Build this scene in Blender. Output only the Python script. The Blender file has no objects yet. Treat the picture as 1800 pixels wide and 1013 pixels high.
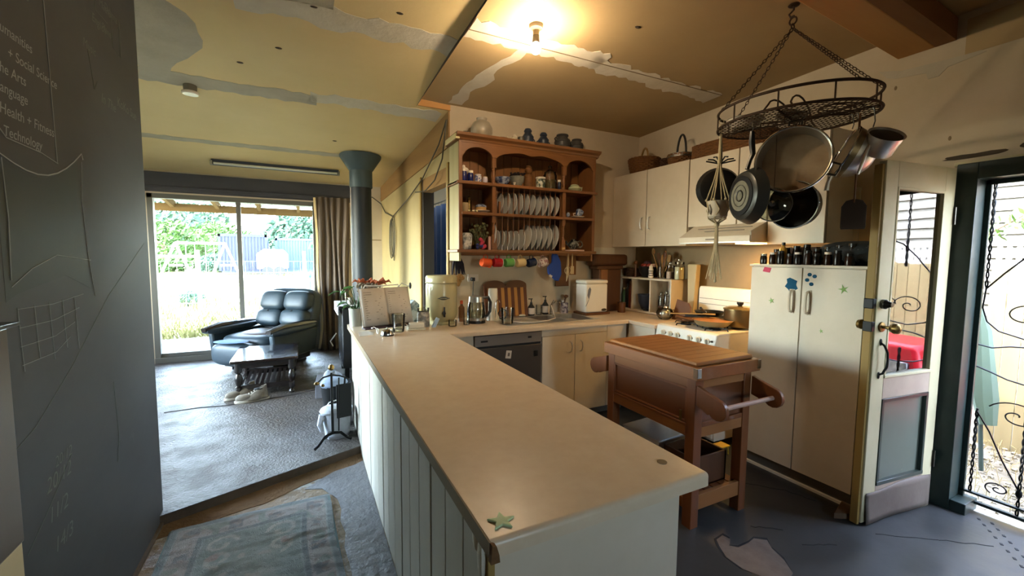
import bpy, bmesh, math, random
from mathutils import Vector, Matrix, Euler
random.seed(7)
S=bpy.context.scene; C=S.collection
R=math.radians; PI=math.pi; sin=math.sin; cos=math.cos
# ---------------------------------------------------------------- camera
cam_d=bpy.data.cameras.new('camera'); cam=bpy.data.objects.new('camera',cam_d); C.objects.link(cam)
cam_d.sensor_width=36; cam_d.lens=36*742/1800; cam_d.clip_start=.02; cam_d.clip_end=300
yaw,pit,rol=R(26.46),R(-4.37),R(.46)
fw=Vector((sin(yaw)*cos(pit),cos(yaw)*cos(pit),sin(pit)))
rt=fw.cross(Vector((0,0,1))).normalized(); up=rt.cross(fw)
r2=rt*cos(rol)+up*sin(rol); u2=up*cos(rol)-rt*sin(rol)
m=Matrix((r2,u2,-fw)).transposed().to_4x4(); m.translation=(0,0,1.5); cam.matrix_world=m
S.camera=cam
# ---------------------------------------------------------------- world, sun, exposure
W=bpy.data.worlds.new('sky'); S.world=W; W.use_nodes=True
nt=W.node_tree; bg=nt.nodes['Background']
sky=nt.nodes.new('ShaderNodeTexSky'); sky.sky_type='NISHITA'; sky.sun_disc=False
sky.sun_elevation=R(58); sky.sun_rotation=R(245); sky.air_density=1.0; sky.dust_density=1.2
hs=nt.nodes.new('ShaderNodeHueSaturation'); hs.inputs['Saturation'].default_value=.72; nt.links.new(sky.outputs[0],hs.inputs['Color']); nt.links.new(hs.outputs[0],bg.inputs[0]); bg.inputs[1].default_value=1.9
sd=bpy.data.lights.new('sun','SUN'); sd.energy=2.6; sd.angle=R(.6); sd.color=(1,.95,.86)
sun=bpy.data.objects.new('sun',sd); C.objects.link(sun)
sun.rotation_euler=Vector((.50,.18,-.85)).to_track_quat('-Z','Y').to_euler()
vs=S.view_settings; vs.view_transform='Standard'; vs.look='None'; vs.gamma=1; vs.use_curve_mapping=False
vs.exposure=2.75
cy=S.cycles; cy.max_bounces=10; cy.diffuse_bounces=6; cy.glossy_bounces=5; cy.transmission_bounces=8; cy.transparent_max_bounces=12
cy.sample_clamp_indirect=6; cy.caustics_reflective=False; cy.caustics_refractive=False
def portal(loc,rot,sx,sy):
    l=bpy.data.lights.new('sky_portal','AREA'); l.shape='RECTANGLE'; l.size=sx; l.size_y=sy; l.cycles.is_portal=True
    o=bpy.data.objects.new('sky_portal',l); C.objects.link(o); o.location=loc; o.rotation_euler=rot
portal((-.7,7.02,1.2),(R(-90),0,0),2.1,2.2)
portal((3.66,.6,1.0),(0,R(90),0),2.0,1.0)
portal((3.45,5.15,1.52),(0,R(90),0),1.45,1.9)
portal((1.37,-2.75,1.55),(R(90),0,0),.75,.5)
portal((-3.45,4.85,1.45),(0,R(-90),0),1.7,3.1)
# ---------------------------------------------------------------- materials
def lin(h):
    h=h.lstrip('#'); v=[int(h[i:i+2],16)/255 for i in (0,2,4)]
    return tuple((c/12.92 if c<=.04045 else ((c+.055)/1.055)**2.4) for c in v)+(1,)
def M(name,col,rough=.5,metal=0,n=None,b=None,col2=None,st=(1,1,1),alpha=1,emit=None,es=0,trans=0,ior=1.45,coat=0,spots=None,sheen=0,kind='noise',rr=None,sub=0):
    mt=bpy.data.materials.new(name); mt.use_nodes=True; t=mt.node_tree; p=t.nodes['Principled BSDF']; L=t.links.new
    I=p.inputs; c=lin(col); I['Base Color'].default_value=c; I['Roughness'].default_value=rough; I['Metallic'].default_value=metal
    I['Alpha'].default_value=alpha; I['Transmission Weight'].default_value=trans; I['IOR'].default_value=ior; I['Coat Weight'].default_value=coat
    I['Sheen Weight'].default_value=sheen
    if sub: I['Subsurface Weight'].default_value=sub
    if emit: I['Emission Color'].default_value=lin(emit); I['Emission Strength'].default_value=es
    if n or b or spots or rr:
        tc=t.nodes.new('ShaderNodeTexCoord'); mp=t.nodes.new('ShaderNodeMapping'); mp.inputs['Scale'].default_value=st; L(tc.outputs['Object'],mp.inputs[0])
    cur=None
    if n:
        if kind=='wave':
            nz=t.nodes.new('ShaderNodeTexWave'); nz.inputs['Scale'].default_value=n[0]; nz.inputs['Distortion'].default_value=n[2] if len(n)>2 else 4; nz.inputs['Detail'].default_value=4; nz.inputs['Detail Scale'].default_value=1.5
        elif kind=='voronoi':
            nz=t.nodes.new('ShaderNodeTexVoronoi'); nz.inputs['Scale'].default_value=n[0]
        else:
            nz=t.nodes.new('ShaderNodeTexNoise'); nz.inputs['Scale'].default_value=n[0]; nz.inputs['Detail'].default_value=6; nz.inputs['Roughness'].default_value=.62
        L(mp.outputs[0],nz.inputs['Vector'])
        r=t.nodes.new('ShaderNodeValToRGB'); k=n[1]/2
        r.color_ramp.elements[0].position=max(0,.5-k); r.color_ramp.elements[1].position=min(1,.5+k)
        r.color_ramp.elements[0].color=c; r.color_ramp.elements[1].color=lin(col2) if col2 else tuple(x*.8 for x in c[:3])+(1,)
        L(nz.outputs[0],r.inputs[0]); cur=r.outputs[0]
    if spots:
        sc,th,sc_col=spots[:3]; nz=t.nodes.new('ShaderNodeTexNoise'); nz.inputs['Scale'].default_value=sc; nz.inputs['Detail'].default_value=8; nz.inputs['Roughness'].default_value=.7; L(tc.outputs['Object'],nz.inputs['Vector'])
        r=t.nodes.new('ShaderNodeValToRGB'); wd=spots[3] if len(spots)>3 else .05; r.color_ramp.elements[0].position=th; r.color_ramp.elements[1].position=min(1,th+wd)
        r.color_ramp.elements[0].color=(0,0,0,1); r.color_ramp.elements[1].color=(1,1,1,1); L(nz.outputs[0],r.inputs[0])
        mx=t.nodes.new('ShaderNodeMixRGB'); L(r.outputs[0],mx.inputs[0])
        if cur: L(cur,mx.inputs[1])
        else: mx.inputs[1].default_value=c
        mx.inputs[2].default_value=lin(sc_col); cur=mx.outputs[0]
    if cur: L(cur,I['Base Color'])
    if rr:
        nz=t.nodes.new('ShaderNodeTexNoise'); nz.inputs['Scale'].default_value=rr[0]; nz.inputs['Detail'].default_value=5; L(tc.outputs['Object'],nz.inputs['Vector'])
        mr=t.nodes.new('ShaderNodeMapRange'); mr.inputs['From Min'].default_value=.35; mr.inputs['From Max'].default_value=.65; mr.inputs['To Min'].default_value=rr[1]; mr.inputs['To Max'].default_value=rr[2]
        L(nz.outputs[0],mr.inputs['Value']); L(mr.outputs[0],I['Roughness'])
    if b:
        nz=t.nodes.new('ShaderNodeTexNoise'); nz.inputs['Scale'].default_value=b[0]; nz.inputs['Detail'].default_value=6; nz.inputs['Roughness'].default_value=.6; L(mp.outputs[0],nz.inputs['Vector'])
        bp=t.nodes.new('ShaderNodeBump'); bp.inputs['Strength'].default_value=b[1]; bp.inputs['Distance'].default_value=b[2] if len(b)>2 else .01
        L(nz.outputs[0],bp.inputs['Height']); L(bp.outputs[0],I['Normal'])
    return mt
def wood(name,a,b_,ax=0,rough=.5,sc=14,coat=0):
    s=[1,1,1]; s[ax]=.08
    return M(name,a,rough,n=(sc,.7),col2=b_,st=tuple(s),b=(sc*3,.15,.004),coat=coat)
wall_cream=M('aged_cream_paint','#d0c2ab',.7,n=(1.6,.5),col2='#bbab90',b=(30,.25,.004),spots=(4,.68,'#9c8d6c',.12))
wall_yellow=M('yellow_board','#b5a274',.65,n=(2.2,.6),col2='#9b885a',st=(1,1,.4),b=(20,.2,.004),spots=(9,.7,'#8f7a48',.1))
wall_tan=M('tan_splash_paint','#8d7a58',.55,n=(3,.6),col2='#776549',b=(25,.2,.004))
wall_white=M('white_paint_old','#d6cfbd',.7,n=(2,.6),col2='#c2b8a0',b=(18,.2,.004))
ceil_l=M('cream_ceiling','#efd9a6',.75,n=(1.1,.7),col2='#dfc68e',b=(14,.2,.006),spots=(14,.72,'#a58f63',.04))
ceil_k=M('tan_ceiling','#bfa67a',.72,n=(.9,.7),col2='#a99068',b=(12,.2,.006),spots=(11,.73,'#8c7146',.04))
putty=M('grey_putty','#c9c0ae',.85,n=(5,.7),col2='#aba28e',b=(20,.5,.008))
putty_w=M('white_putty','#e6dfd0',.85,n=(7,.7),col2='#cfc5b0',b=(24,.5,.008))
raw_ply=wood('raw_ply','#a9834f','#7c5a31',1,.7,8)
chalk_m=M('chalkboard_paint','#2f3136',.55,n=(1.6,.55),col2='#47494d',st=(1,.6,1.4),b=(60,.06,.002),spots=(3,.62,'#565b5b',.3))  # lighter smears: chalk dust, with glare haze put into the colour
chalk_dark=M('chalkboard_dark','#24292b',.5,n=(2,.6),col2='#343a3c')
chalk=M('chalk_mark','#94989a',.95)
chalk_d=M('faint_chalk','#707672',.95)
conc=M('living_concrete','#5f5b58',.5,n=(3.5,.5),col2='#4b453f',b=(48,1,.02),spots=(1.4,.56,'#554537',.25),rr=(6,.28,.6))
conc_edge=M('concrete_edge','#5e5042',.8,n=(9,.6),col2='#42372c',b=(20,.6,.01))
hall=M('hall_concrete','#6d5b45',.7,n=(6,.6),col2='#8c7c66',b=(24,.9,.02),spots=(2.1,.52,'#a5a6a6',.06),rr=(6,.4,.8))
hall_pale=M('pale_painted_concrete','#808186',.55,n=(8,.6),col2='#66686e',b=(18,.9,.02),rr=(5,.35,.6))
dirt_m=M('brown_dirt','#6f5537',.9,n=(12,.6),col2='#57412a',b=(30,.8,.02))
slate=M('slate_vinyl','#3b3c3c',.42,n=(1.3,.6),col2='#2e2e2d',b=(12,.15,.006),spots=(5,.68,'#2a2b2e',.06),rr=(3,.3,.52))
slate_crack=M('cracked_dark','#191a1c',.8)
torn=M('exposed_subfloor','#74665a',.9,n=(14,.6),col2='#5d5046',b=(30,.5,.008))
lam=M('beige_laminate','#d4c2a8',.34,n=(16,.75),col2='#c4ad90',spots=(60,.7,'#a98f68',.05),b=(90,.03,.001))
lam_edge=M('worn_laminate_edge','#c0ab84',.38,n=(24,.7),col2='#a08a66',b=(60,.1,.002))
chip_m=M('raw_chipboard','#6f4f2e',.9,n=(60,.6),col2='#51361d')
white_cab=M('white_cabinet','#cfc2ad',.42,n=(3,.3),col2='#c6b8a1')
white_enamel=M('white_enamel','#e6e2d6',.22,n=(4,.3),col2='#dfdacb')
tg=M('white_tongue_groove','#c9c4b6',.5,n=(4,.5),col2='#bfb9aa',st=(1,1,.3),spots=(22,.72,'#a3a196',.06))
kick=M('grey_kick','#6f6a60',.6)  # recess shade under the cabinets put into the grey
kickstrip=M('light_strip','#cfc6b4',.6)
chrome=M('chrome','#d8d8d8',.12,1)
steel=M('brushed_steel','#d2cfc9',.36,.9,n=(30,.5),col2='#b8b4ad',st=(1,.05,1))
steel_d=M('dark_steel','#5b5955',.32,1,n=(20,.6),col2='#45423e')
tin=M('dull_tin','#8b8780',.45,1,n=(15,.6),col2='#6d6860')
black_m=M('black_plastic','#141414',.35)
black_matte=M('matte_black','#161615',.6,n=(20,.5),col2='#222120')
iron=M('black_iron','#191a1b',.45,.6)
rust=M('rusted_wire','#4a3524',.7,.5,n=(40,.6),col2='#2c2018')
brass=M('aged_brass','#8f7747',.35,1,n=(25,.6),col2='#6a5533')
pine=wood('orange_pine','#8c5d36','#6d4526',2,.42,10,.2)
pine_h=wood('orange_pine_long','#8c5d36','#694323',0,.42,10,.2)
pine_d=wood('shelf_backing','#8f5f31','#6f451f',2,.55,9)
pine_lit_side=wood('pale_lit_side','#b9ae84','#9b8d62',2,.6,8)  # greenish light on the dresser's left side put into its colour
cart_w=wood('cart_pine','#824a22','#5f3416',2,.45,9,.15)
cart_y=wood('cart_pine_long','#8c5525','#6b3d18',1,.45,9,.15)
cart_x=wood('cart_pine_cross','#9c6838','#7f5128',0,.55,9)
cart_top=M('butcher_block','#9c6530',.5,n=(7,.7),col2='#7f4f23',st=(1,.25,1),spots=(9,.62,'#6f4520',.12),b=(30,.1,.003))
cart_dk=wood('cart_panel','#6d3c1a','#552b11',1,.4,7,.2)
beam_w=wood('beam_wood','#d9a566','#bd884c',0,.7,5)
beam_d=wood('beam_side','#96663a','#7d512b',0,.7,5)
dkwood=wood('dark_stained_wood','#1a1210','#100b09',0,.3,9,.5)
peel_w=wood('aged_block_wood','#5a371b','#422512',2,.55,8)
walnut=wood('walnut_board','#6b4220','#4e2c12',0,.5,9)
bam_l=wood('light_strip_wood','#b98340','#a26f31',2,.5,10)
bam_d=wood('dark_strip_wood','#5f2f12','#4a230c',2,.5,10)
leather=M('dark_leather','#202c34',.48,n=(9,.5),col2='#2b3942',b=(45,.25,.003))
leather_b=M('worn_brown_leather','#4b3b33',.5,n=(6,.5),col2='#2d2724',b=(40,.25,.003))
#glass=M('clear_glass','#ffffff',.02,trans=1,ior=1.45)
def thin_glass(name,tint='#f4f8f6',mixv=.12,rough=.02):
    mt=bpy.data.materials.new(name); mt.use_nodes=True; t=mt.node_tree; t.nodes.remove(t.nodes['Principled BSDF']); o=t.nodes['Material Output']
    a=t.nodes.new('ShaderNodeBsdfTransparent'); a.inputs[0].default_value=lin(tint); g=t.nodes.new('ShaderNodeBsdfGlossy'); g.inputs['Roughness'].default_value=rough
    f=t.nodes.new('ShaderNodeFresnel'); f.inputs[0].default_value=1.5; mm=t.nodes.new('ShaderNodeMath'); mm.operation='MULTIPLY_ADD'; mm.inputs[1].default_value=1.0; mm.inputs[2].default_value=mixv
    x=t.nodes.new('ShaderNodeMixShader'); t.links.new(f.outputs[0],mm.inputs[0]); t.links.new(mm.outputs[0],x.inputs[0]); t.links.new(a.outputs[0],x.inputs[1]); t.links.new(g.outputs[0],x.inputs[2]); t.links.new(x.outputs[0],o.inputs[0])
    return mt
pane_m=thin_glass('window_glass',mixv=.0)
pane_r=thin_glass('door_glass',mixv=.25)
ware_m=thin_glass('glassware','#f6f8f4',.01,.08)
ware_g=thin_glass('smoky_glassware','#eaece6',.03,.08)
screen_m=bpy.data.materials.new('fly_screen'); screen_m.use_nodes=True
t=screen_m.node_tree; p=t.nodes['Principled BSDF']; p.inputs['Base Color'].default_value=lin('#4c504e'); p.inputs['Alpha'].default_value=.16; p.inputs['Roughness'].default_value=.8
green_post=M('dark_green_paint','#1f2c2a',.4,n=(8,.5),col2='#2a3936')
cream_door=M('cream_door_paint','#cfc6a4',.55,n=(4,.6),col2='#bdb28c',b=(30,.2,.003),spots=(12,.7,'#9a8d69',.06))
door_pink=M('pinkish_primer','#b8a593',.6,n=(6,.6),col2='#a08d7b',b=(24,.2,.003),spots=(15,.66,'#8e7b6d',.05))
bare_edge=wood('door_edge_timber','#a4874a','#8a6d36',2,.6,8)
panel_green=M('greyish_green_panel','#5a6258',.3,n=(1.5,.6),col2='#6d7469',spots=(22,.69,'#87806c',.04))
sheet_pink=M('faded_kick_sheet','#75695f',.6,n=(5,.6),col2='#5d5148',b=(14,.3,.006))
flue_m=M('flue_enamel','#161e26',.5,n=(6,.5),col2='#10161c')
flue_g=M('flue_collar','#3f4d52',.5,.2)
header_m=M('dark_header_board','#4a4a50',.6,n=(5,.6),col2='#3a3a40',st=(.3,1,1))
alu=M('bronze_aluminium','#6f6e68',.4,.5)
curtain_m=M('taupe_curtain','#75675c',.85,n=(4,.5),col2='#65584e',st=(1,1,.3),sheen=.2)
curtain_edge=M('curtain_lining','#c7b184',.8)
curtain_blue=M('blue_curtain','#3c62bd',.8,n=(5,.5),col2='#2f4fa0',st=(1,1,.3),sheen=.2)
terra=M('orange_enamel','#d0532a',.2); red_e=M('red_enamel','#a31f27',.2); green_e=M('green_enamel','#5e9a4f',.2); cream_e=M('cream_enamel','#cdb582',.22); navy_e=M('navy_enamel','#14203a',.2); white_e=M('white_ceramic','#ddd3c4',.25)
blue_cloth=M('blue_quilted_cloth','#22428f',.85,b=(40,.4,.004)); 
stone_cream=M('stoneware_glaze','#b5aa84',.25,n=(2,.4),col2='#ada479')
stone_grey=M('grey_stoneware','#4d4b49',.5,n=(12,.6),col2='#393735',b=(30,.3,.004))
stone_blue=M('blue_stoneware','#232c3c',.4,n=(8,.6),col2='#3a414d')
paper=M('paper','#d3cabf',.8,n=(6,.3),col2='#c8beb1'); ink=M('print_ink','#6e6259',.9)
willow=M('blue_willow_print','#70757d',.22,n=(38,.06),col2='#1d253a')
willow_b=M('dark_willow_print','#7a7971',.22,n=(34,.06),col2='#202325')
cow=M('brown_willow_print','#7f7b72',.25,n=(30,.06),col2='#2a2b30')
blue_pat=M('blue_patterned_ceramic','#9fa9bb',.25,n=(32,.2),col2='#2f3d63')
purple_pat=M('purple_patterned_ceramic','#c8c0c0',.3,n=(32,.2),col2='#4b3f58')
wicker=M('wicker','#7d5228',.7,n=(40,.6),col2='#573516'); wicker_d=M('dark_wicker','#4a2d15',.7,n=(40,.6),col2='#2f1a0b')
wicker_l=M('pale_cane','#a5824f',.7,n=(30,.6),col2='#876535')
rope_m=M('cotton_rope','#c2b494',.9,n=(50,.5),col2='#aa9b7a')
leaf_m=M('green_leaf','#3a6b2c',.5,n=(10,.6),col2='#27501f'); leaf_dry=M('dried_petal','#b5623a',.8,n=(14,.6),col2='#8a4427'); leaf_grey=M('dried_stem','#8d8272',.9,n=(10,.6),col2='#6b6153')
fol_m=M('sunlit_foliage','#4c6a2a',.7,n=(2,.6),col2='#2b4719'); fol_b=M('hazy_foliage','#46604c',.8,n=(1.5,.6),col2='#2f4a3a')
grassm=M('dry_grass','#625c42',.95,n=(.6,.6),col2='#4f4d30'); 
patio=M('patio_slab','#62656c',.8,n=(2,.5),col2='#53565e')
pebble=M('pebbly_ground','#7d7463',.9,n=(9,.7),col2='#544b3b',b=(30,.9,.03),spots=(3,.6,'#948c78',.1))
wb=M('white_weatherboard','#6f6b60',.6,n=(5,.4),col2='#625d51',st=(1,.1,1))
fence_m=wood('fence_paling','#8c7f5c','#6d6244',2,.8,6)
white_paint=M('white_gloss_steel','#e8e8e4',.4)
yellow_t=wood('verandah_timber','#8a6c3c','#6f552d',0,.8,5)
corr=M('corrugated_steel','#8c98a0',.4,.3)
cont_m=M('container_blue','#1a2036',.6,n=(3,.5),col2='#12172a')
red_p=M('red_plastic','#c01828',.3); silver_p=M('silver_panel','#b9bcc0',.25,.8,n=(14,.4),col2='#5b5e63')
yellow_p=M('yellow_plastic','#d8b43a',.4); purple_p=M('purple_plastic','#33236e',.4)
clear_p=M('white_tub_plastic','#b9bcc0',.35)
tape_g=M('luminous_green_plastic','#86a860',.8)
# ---------------------------------------------------------------- mesh builder
class B:
    def to(s,d,p=(0,0,0)): s.T=Matrix.Translation(p)@Vector(d).to_track_quat('Z','Y').to_matrix().to_4x4(); return s
    def __init__(s): s.v=[]; s.f=[]; s.T=Matrix()
    def at(s,x=0,y=0,z=0,rx=0,ry=0,rz=0): s.T=Matrix.Translation((x,y,z))@Euler((R(rx),R(ry),R(rz))).to_matrix().to_4x4(); return s
    def add(s,vs,fs):
        k=len(s.v); s.v+=[tuple(s.T@Vector(v)) for v in vs]; s.f+=[tuple(i+k for i in f) for f in fs]; return s
    def box(s,x0,y0,z0,x1,y1,z1):
        return s.add([(x0,y0,z0),(x1,y0,z0),(x1,y1,z0),(x0,y1,z0),(x0,y0,z1),(x1,y0,z1),(x1,y1,z1),(x0,y1,z1)],[(3,2,1,0),(4,5,6,7),(0,1,5,4),(1,2,6,5),(2,3,7,6),(3,0,4,7)])
    def ob(s,c,d,rx=0,ry=0,rz=0):
        o=s.T; s.T=o@Matrix.Translation(c)@Euler((R(rx),R(ry),R(rz))).to_matrix().to_4x4(); s.box(-d[0]/2,-d[1]/2,-d[2]/2,d[0]/2,d[1]/2,d[2]/2); s.T=o; return s
    def tube(s,pts,r,n=6,closed=False):
        pts=[Vector(p) for p in pts]; N=len(pts); rs=r if isinstance(r,(list,tuple)) else [r]*N
        vs=[];prev=None
        for i,p in enumerate(pts):
            a=pts[i-1] if (i>0 or closed) else p; b=pts[(i+1)%N] if (i<N-1 or closed) else p
            t=(b-a).normalized() if (b-a).length>1e-9 else Vector((0,0,1))
            if prev is None: x=t.orthogonal().normalized()
            else:
                x=prev-t*prev.dot(t); x=x.normalized() if x.length>1e-6 else t.orthogonal().normalized()
            prev=x; y=t.cross(x)
            for k in range(n): a_=2*PI*k/n; vs.append(p+(x*cos(a_)+y*sin(a_))*rs[i])
        fs=[]
        for i in range(N if closed else N-1):
            j=(i+1)%N
            for k in range(n): l=(k+1)%n; fs.append((i*n+k,i*n+l,j*n+l,j*n+k))
        if not closed: fs.append(tuple(range(n-1,-1,-1))); fs.append(tuple((N-1)*n+k for k in range(n)))
        return s.add(vs,fs)
    def cyl(s,p0,p1,r0,r1=None,n=16): return s.tube([p0,p1],[r0,r0 if r1 is None else r1],n)
    def lathe(s,prof,c=(0,0,0),n=24,a0=0,a1=2*PI):
        full=abs(a1-a0-2*PI)<1e-6; m_=n if full else n+1; vs=[];fs=[]
        for r,z in prof:
            for k in range(m_): a=a0+(a1-a0)*k/n; vs.append((c[0]+r*cos(a),c[1]+r*sin(a),c[2]+z))
        for i in range(len(prof)-1):
            for k in range(n): l=(k+1)%m_; fs.append((i*m_+k,i*m_+l,(i+1)*m_+l,(i+1)*m_+k))
        if full:
            if prof[0][0]>1e-4: fs.append(tuple(range(m_-1,-1,-1)))
            if prof[-1][0]>1e-4: fs.append(tuple((len(prof)-1)*m_+k for k in range(m_)))
        return s.add(vs,fs)
    def ell(s,c,r,n=16,m_=10,p=1,q=1,rot=(0,0,0)):
        o=s.T; s.T=o@Matrix.Translation(c)@Euler([R(a) for a in rot]).to_matrix().to_4x4()
        g=lambda v,e: math.copysign(abs(v)**e,v); vs=[(0,0,-r[2])];fs=[]
        for i in range(1,m_):
            t=-PI/2+PI*i/m_
            for k in range(n): a=2*PI*k/n; vs.append((r[0]*g(cos(t),q)*g(cos(a),p),r[1]*g(cos(t),q)*g(sin(a),p),r[2]*g(sin(t),q)))
        vs.append((0,0,r[2])); e=len(vs)-1
        for k in range(n): l=(k+1)%n; fs.append((0,1+l,1+k)); fs.append((e,e-n+k,e-n+l))
        for i in range(m_-2):
            for k in range(n): l=(k+1)%n; fs.append((1+i*n+k,1+i*n+l,1+(i+1)*n+l,1+(i+1)*n+k))
        s.add(vs,fs); s.T=o; return s
    def prism(s,pts,h0,h1,ax='z'):
        f={'z':lambda a,b,h:(a,b,h),'y':lambda a,b,h:(a,h,b),'x':lambda a,b,h:(h,a,b)}[ax]; n=len(pts)
        vs=[f(a,b,h0) for a,b in pts]+[f(a,b,h1) for a,b in pts]
        return s.add(vs,[tuple(range(n-1,-1,-1)),tuple(range(n,2*n))]+[(i,(i+1)%n,n+(i+1)%n,n+i) for i in range(n)])
    def grid(s,fn,nu,nv,flip=False):
        vs=[fn(i/nu,j/nv) for j in range(nv+1) for i in range(nu+1)]; w=nu+1
        fs=[(j*w+i,j*w+i+1,(j+1)*w+i+1,(j+1)*w+i) for j in range(nv) for i in range(nu)]
        if flip: fs=[f[::-1] for f in fs]
        return s.add(vs,fs)
    def ring(s,c,r,t,n=24,k=6,ax='z',r2=None):
        r2=r2 or r; P=[]
        for i in range(n):
            a=2*PI*i/n; u,v=r*cos(a),r2*sin(a); P.append({'z':(c[0]+u,c[1]+v,c[2]),'y':(c[0]+u,c[1],c[2]+v),'x':(c[0],c[1]+u,c[2]+v)}[ax])
        return s.tube(P,t,k,True)
def out(name,b,mat,parent=None,bev=0,ang=35,solid=0,kind=None,loc=None,rot=None,sub=0):
    me=bpy.data.meshes.new(name); me.from_pydata(b.v,[],b.f); me.update()
    bm=bmesh.new(); bm.from_mesh(me); bmesh.ops.recalc_face_normals(bm,faces=bm.faces); bm.to_mesh(me); bm.free()
    me.materials.append(mat)
    me.polygons.foreach_set('use_smooth',[True]*len(me.polygons)); me.set_sharp_from_angle(angle=R(ang))
    o=bpy.data.objects.new(name,me); C.objects.link(o)
    if parent: o.parent=parent
    if loc: o.location=loc
    if rot: o.rotation_euler=[R(a) for a in rot]
    if solid: md=o.modifiers.new('thick','SOLIDIFY'); md.thickness=solid; md.offset=0
    if bev: md=o.modifiers.new('bevel','BEVEL'); md.width=bev; md.segments=2; md.limit_method='ANGLE'; md.angle_limit=R(40)
    if sub: md=o.modifiers.new('sub','SUBSURF'); md.levels=sub; md.render_levels=sub
    if kind: o['kind']=kind
    return o
def tag(o,label,cat,group=None):
    o['label']=label; o['category']=cat
    if group: o['group']=group
    return o
def T(name,label,cat,loc=(0,0,0),rz=0,group=None):
    o=bpy.data.objects.new(name,None); C.objects.link(o); o.location=loc; o.rotation_euler=(0,0,R(rz)); o.empty_display_size=.05
    return tag(o,label,cat,group)
def st(name,b,mat,parent=None,**k): return out(name,b,mat,parent,kind=None if parent else 'structure',**k)
def sg(name,loc=(0,0,0)):
    o=bpy.data.objects.new(name,None); C.objects.link(o); o.location=loc; o['kind']='structure'; return o
def one(name,b,mat,label,cat,group=None,loc=(0,0,0),rz=0,**k):
    o=out(name,b,mat,None,loc=loc,rot=(0,0,rz),**k); return tag(o,label,cat,group)
def copy_tree(o,parent=None):
    c=o.copy(); C.objects.link(c); c.parent=parent
    for ch in list(o.children): copy_tree(ch,c)
    return c
def text(s,size,mat,parent,loc,rot,name='lettering',ext=.0006,off=0,align='CENTER',shear=0):
    cu=bpy.data.curves.new(name,'FONT'); cu.body=s; cu.size=size; cu.extrude=ext; cu.align_x=align; cu.shear=shear; cu.offset=off; cu.materials.append(mat)
    o=bpy.data.objects.new(name,cu); C.objects.link(o); o.parent=parent; o.location=loc; o.rotation_euler=[R(a) for a in rot]; return o
# ================================================================ STRUCTURE
XR=3.53; YB=3.82; XL=1.25; YF=6.9; ZL=.06
def stepy(x): return 2.79+(x+.85)*(.48/1.21)
# floors
f=B().prism([(-.85,-2.6),(XR+.1,-2.6),(XR+.1,YB+.1),(.37,YB+.1),(.37,stepy(.37)),(-.85,stepy(-.85))],-.12,0)
floor=st('floor',f,hall)
def slab(name,pts,z,mat,par,th=.004): return st(name,B().prism(pts,z-th+.0005,z+.0005),mat,par)
slab('kitchen_vinyl',[(.97,-2.6),(XR+.02,-2.6),(XR+.02,YB),(.97,YB)],.004,slate,floor)
wob=lambda a,s=.03: a+random.uniform(-s,s)
pale=[(.17,1.4)]+[(.17+random.uniform(-.015,.02),1.5+i*.12) for i in range(11)]+[(.08,2.86),(-.02,2.9),(.05,2.97),(.16,3.06),(.30,3.1),(.36,3.14),(.36,1.4)]
slab('pale_painted_patch',pale,.003,hall_pale,floor)
dirt=[(-.735,stepy(-.735)),(.36,stepy(.36))]+[(.36-i*.1,stepy(.36-i*.1)-.17-random.uniform(-.03,.03)) for i in range(11)]+[(-.735,stepy(-.735)-.13)]
slab('dirt_strip',dirt,.002,dirt_m,floor)
tp=[(1.90,1.38),(1.93,1.42),(1.99,1.43),(2.0,1.39),(1.95,1.36),(1.98,1.33),(2.06,1.33),(2.12,1.34),(2.17,1.30),(2.13,1.25),(2.1,1.17),(2.05,1.1),(1.98,1.08),(1.9,1.14),(1.86,1.22),(1.86,1.31)]
slab('torn_edge',[(x+.012*(1 if i%2 else 1.6)*(1 if x>1.97 else -.4),y+.012) for i,(x,y) in enumerate(tp)],.0055,slate_crack,floor)
slab('exposed_subfloor_patch',tp,.0065,torn,floor)
cr=B()
for (a,b_) in [((2.2,1.42),(2.34,1.32)),((2.3,1.2),(2.46,1.12)),((2.75,1.08),(3.0,.9)),((3.0,.9),(3.2,.75)),((2.45,1.9),(2.75,1.55)),((2.75,1.55),(2.8,1.4))]:
    P=[Vector(a).lerp(Vector(b_),i/6) for i in range(7)]; cr.tube([(p.x+random.uniform(-.008,.008),p.y+random.uniform(-.008,.008),.0045) for p in P],.0025,4)
st('vinyl_crack',cr,slate_crack,floor)
dt=B()
for i in range(9):
    for j in range(2):
        dt.ob((3.06+i*.05+j*.012,.6+i*.035-j*.05,.0055),(.018,.011,.003),rz=30)
st('perforation_holes',dt,slate_crack,floor)
lf=B().prism([(-3.3,2.79),(-.85,stepy(-.85)),(.37,stepy(.37)),(.37,YB+.02),(XL,YB+.02),(XL,YF+.1),(-3.3,YF+.1)],-.1,ZL-.004)
lfl=st('floor_living_slab',lf,conc_edge)
# top skin with a real uneven surface
bm=bmesh.new(); poly=[(-3.3,2.79),(-.85,stepy(-.85)),(.37,stepy(.37)),(.37,YB+.02),(XL,YB+.02),(XL,YF+.1),(-3.3,YF+.1)]
st('concrete_surface',B().prism(poly,ZL-.006,ZL),conc,lfl); bm.free()
ck=B(); P=[(-1.15,4.72),(-.9,4.74),(-.67,4.70),(-.4,4.74),(-.1,4.78),(.2,4.9),(.36,5.0)]
ck.tube([(x,y,ZL) for x,y in P],.006,4); st('floor_crack',ck,slate_crack,lfl)
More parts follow.
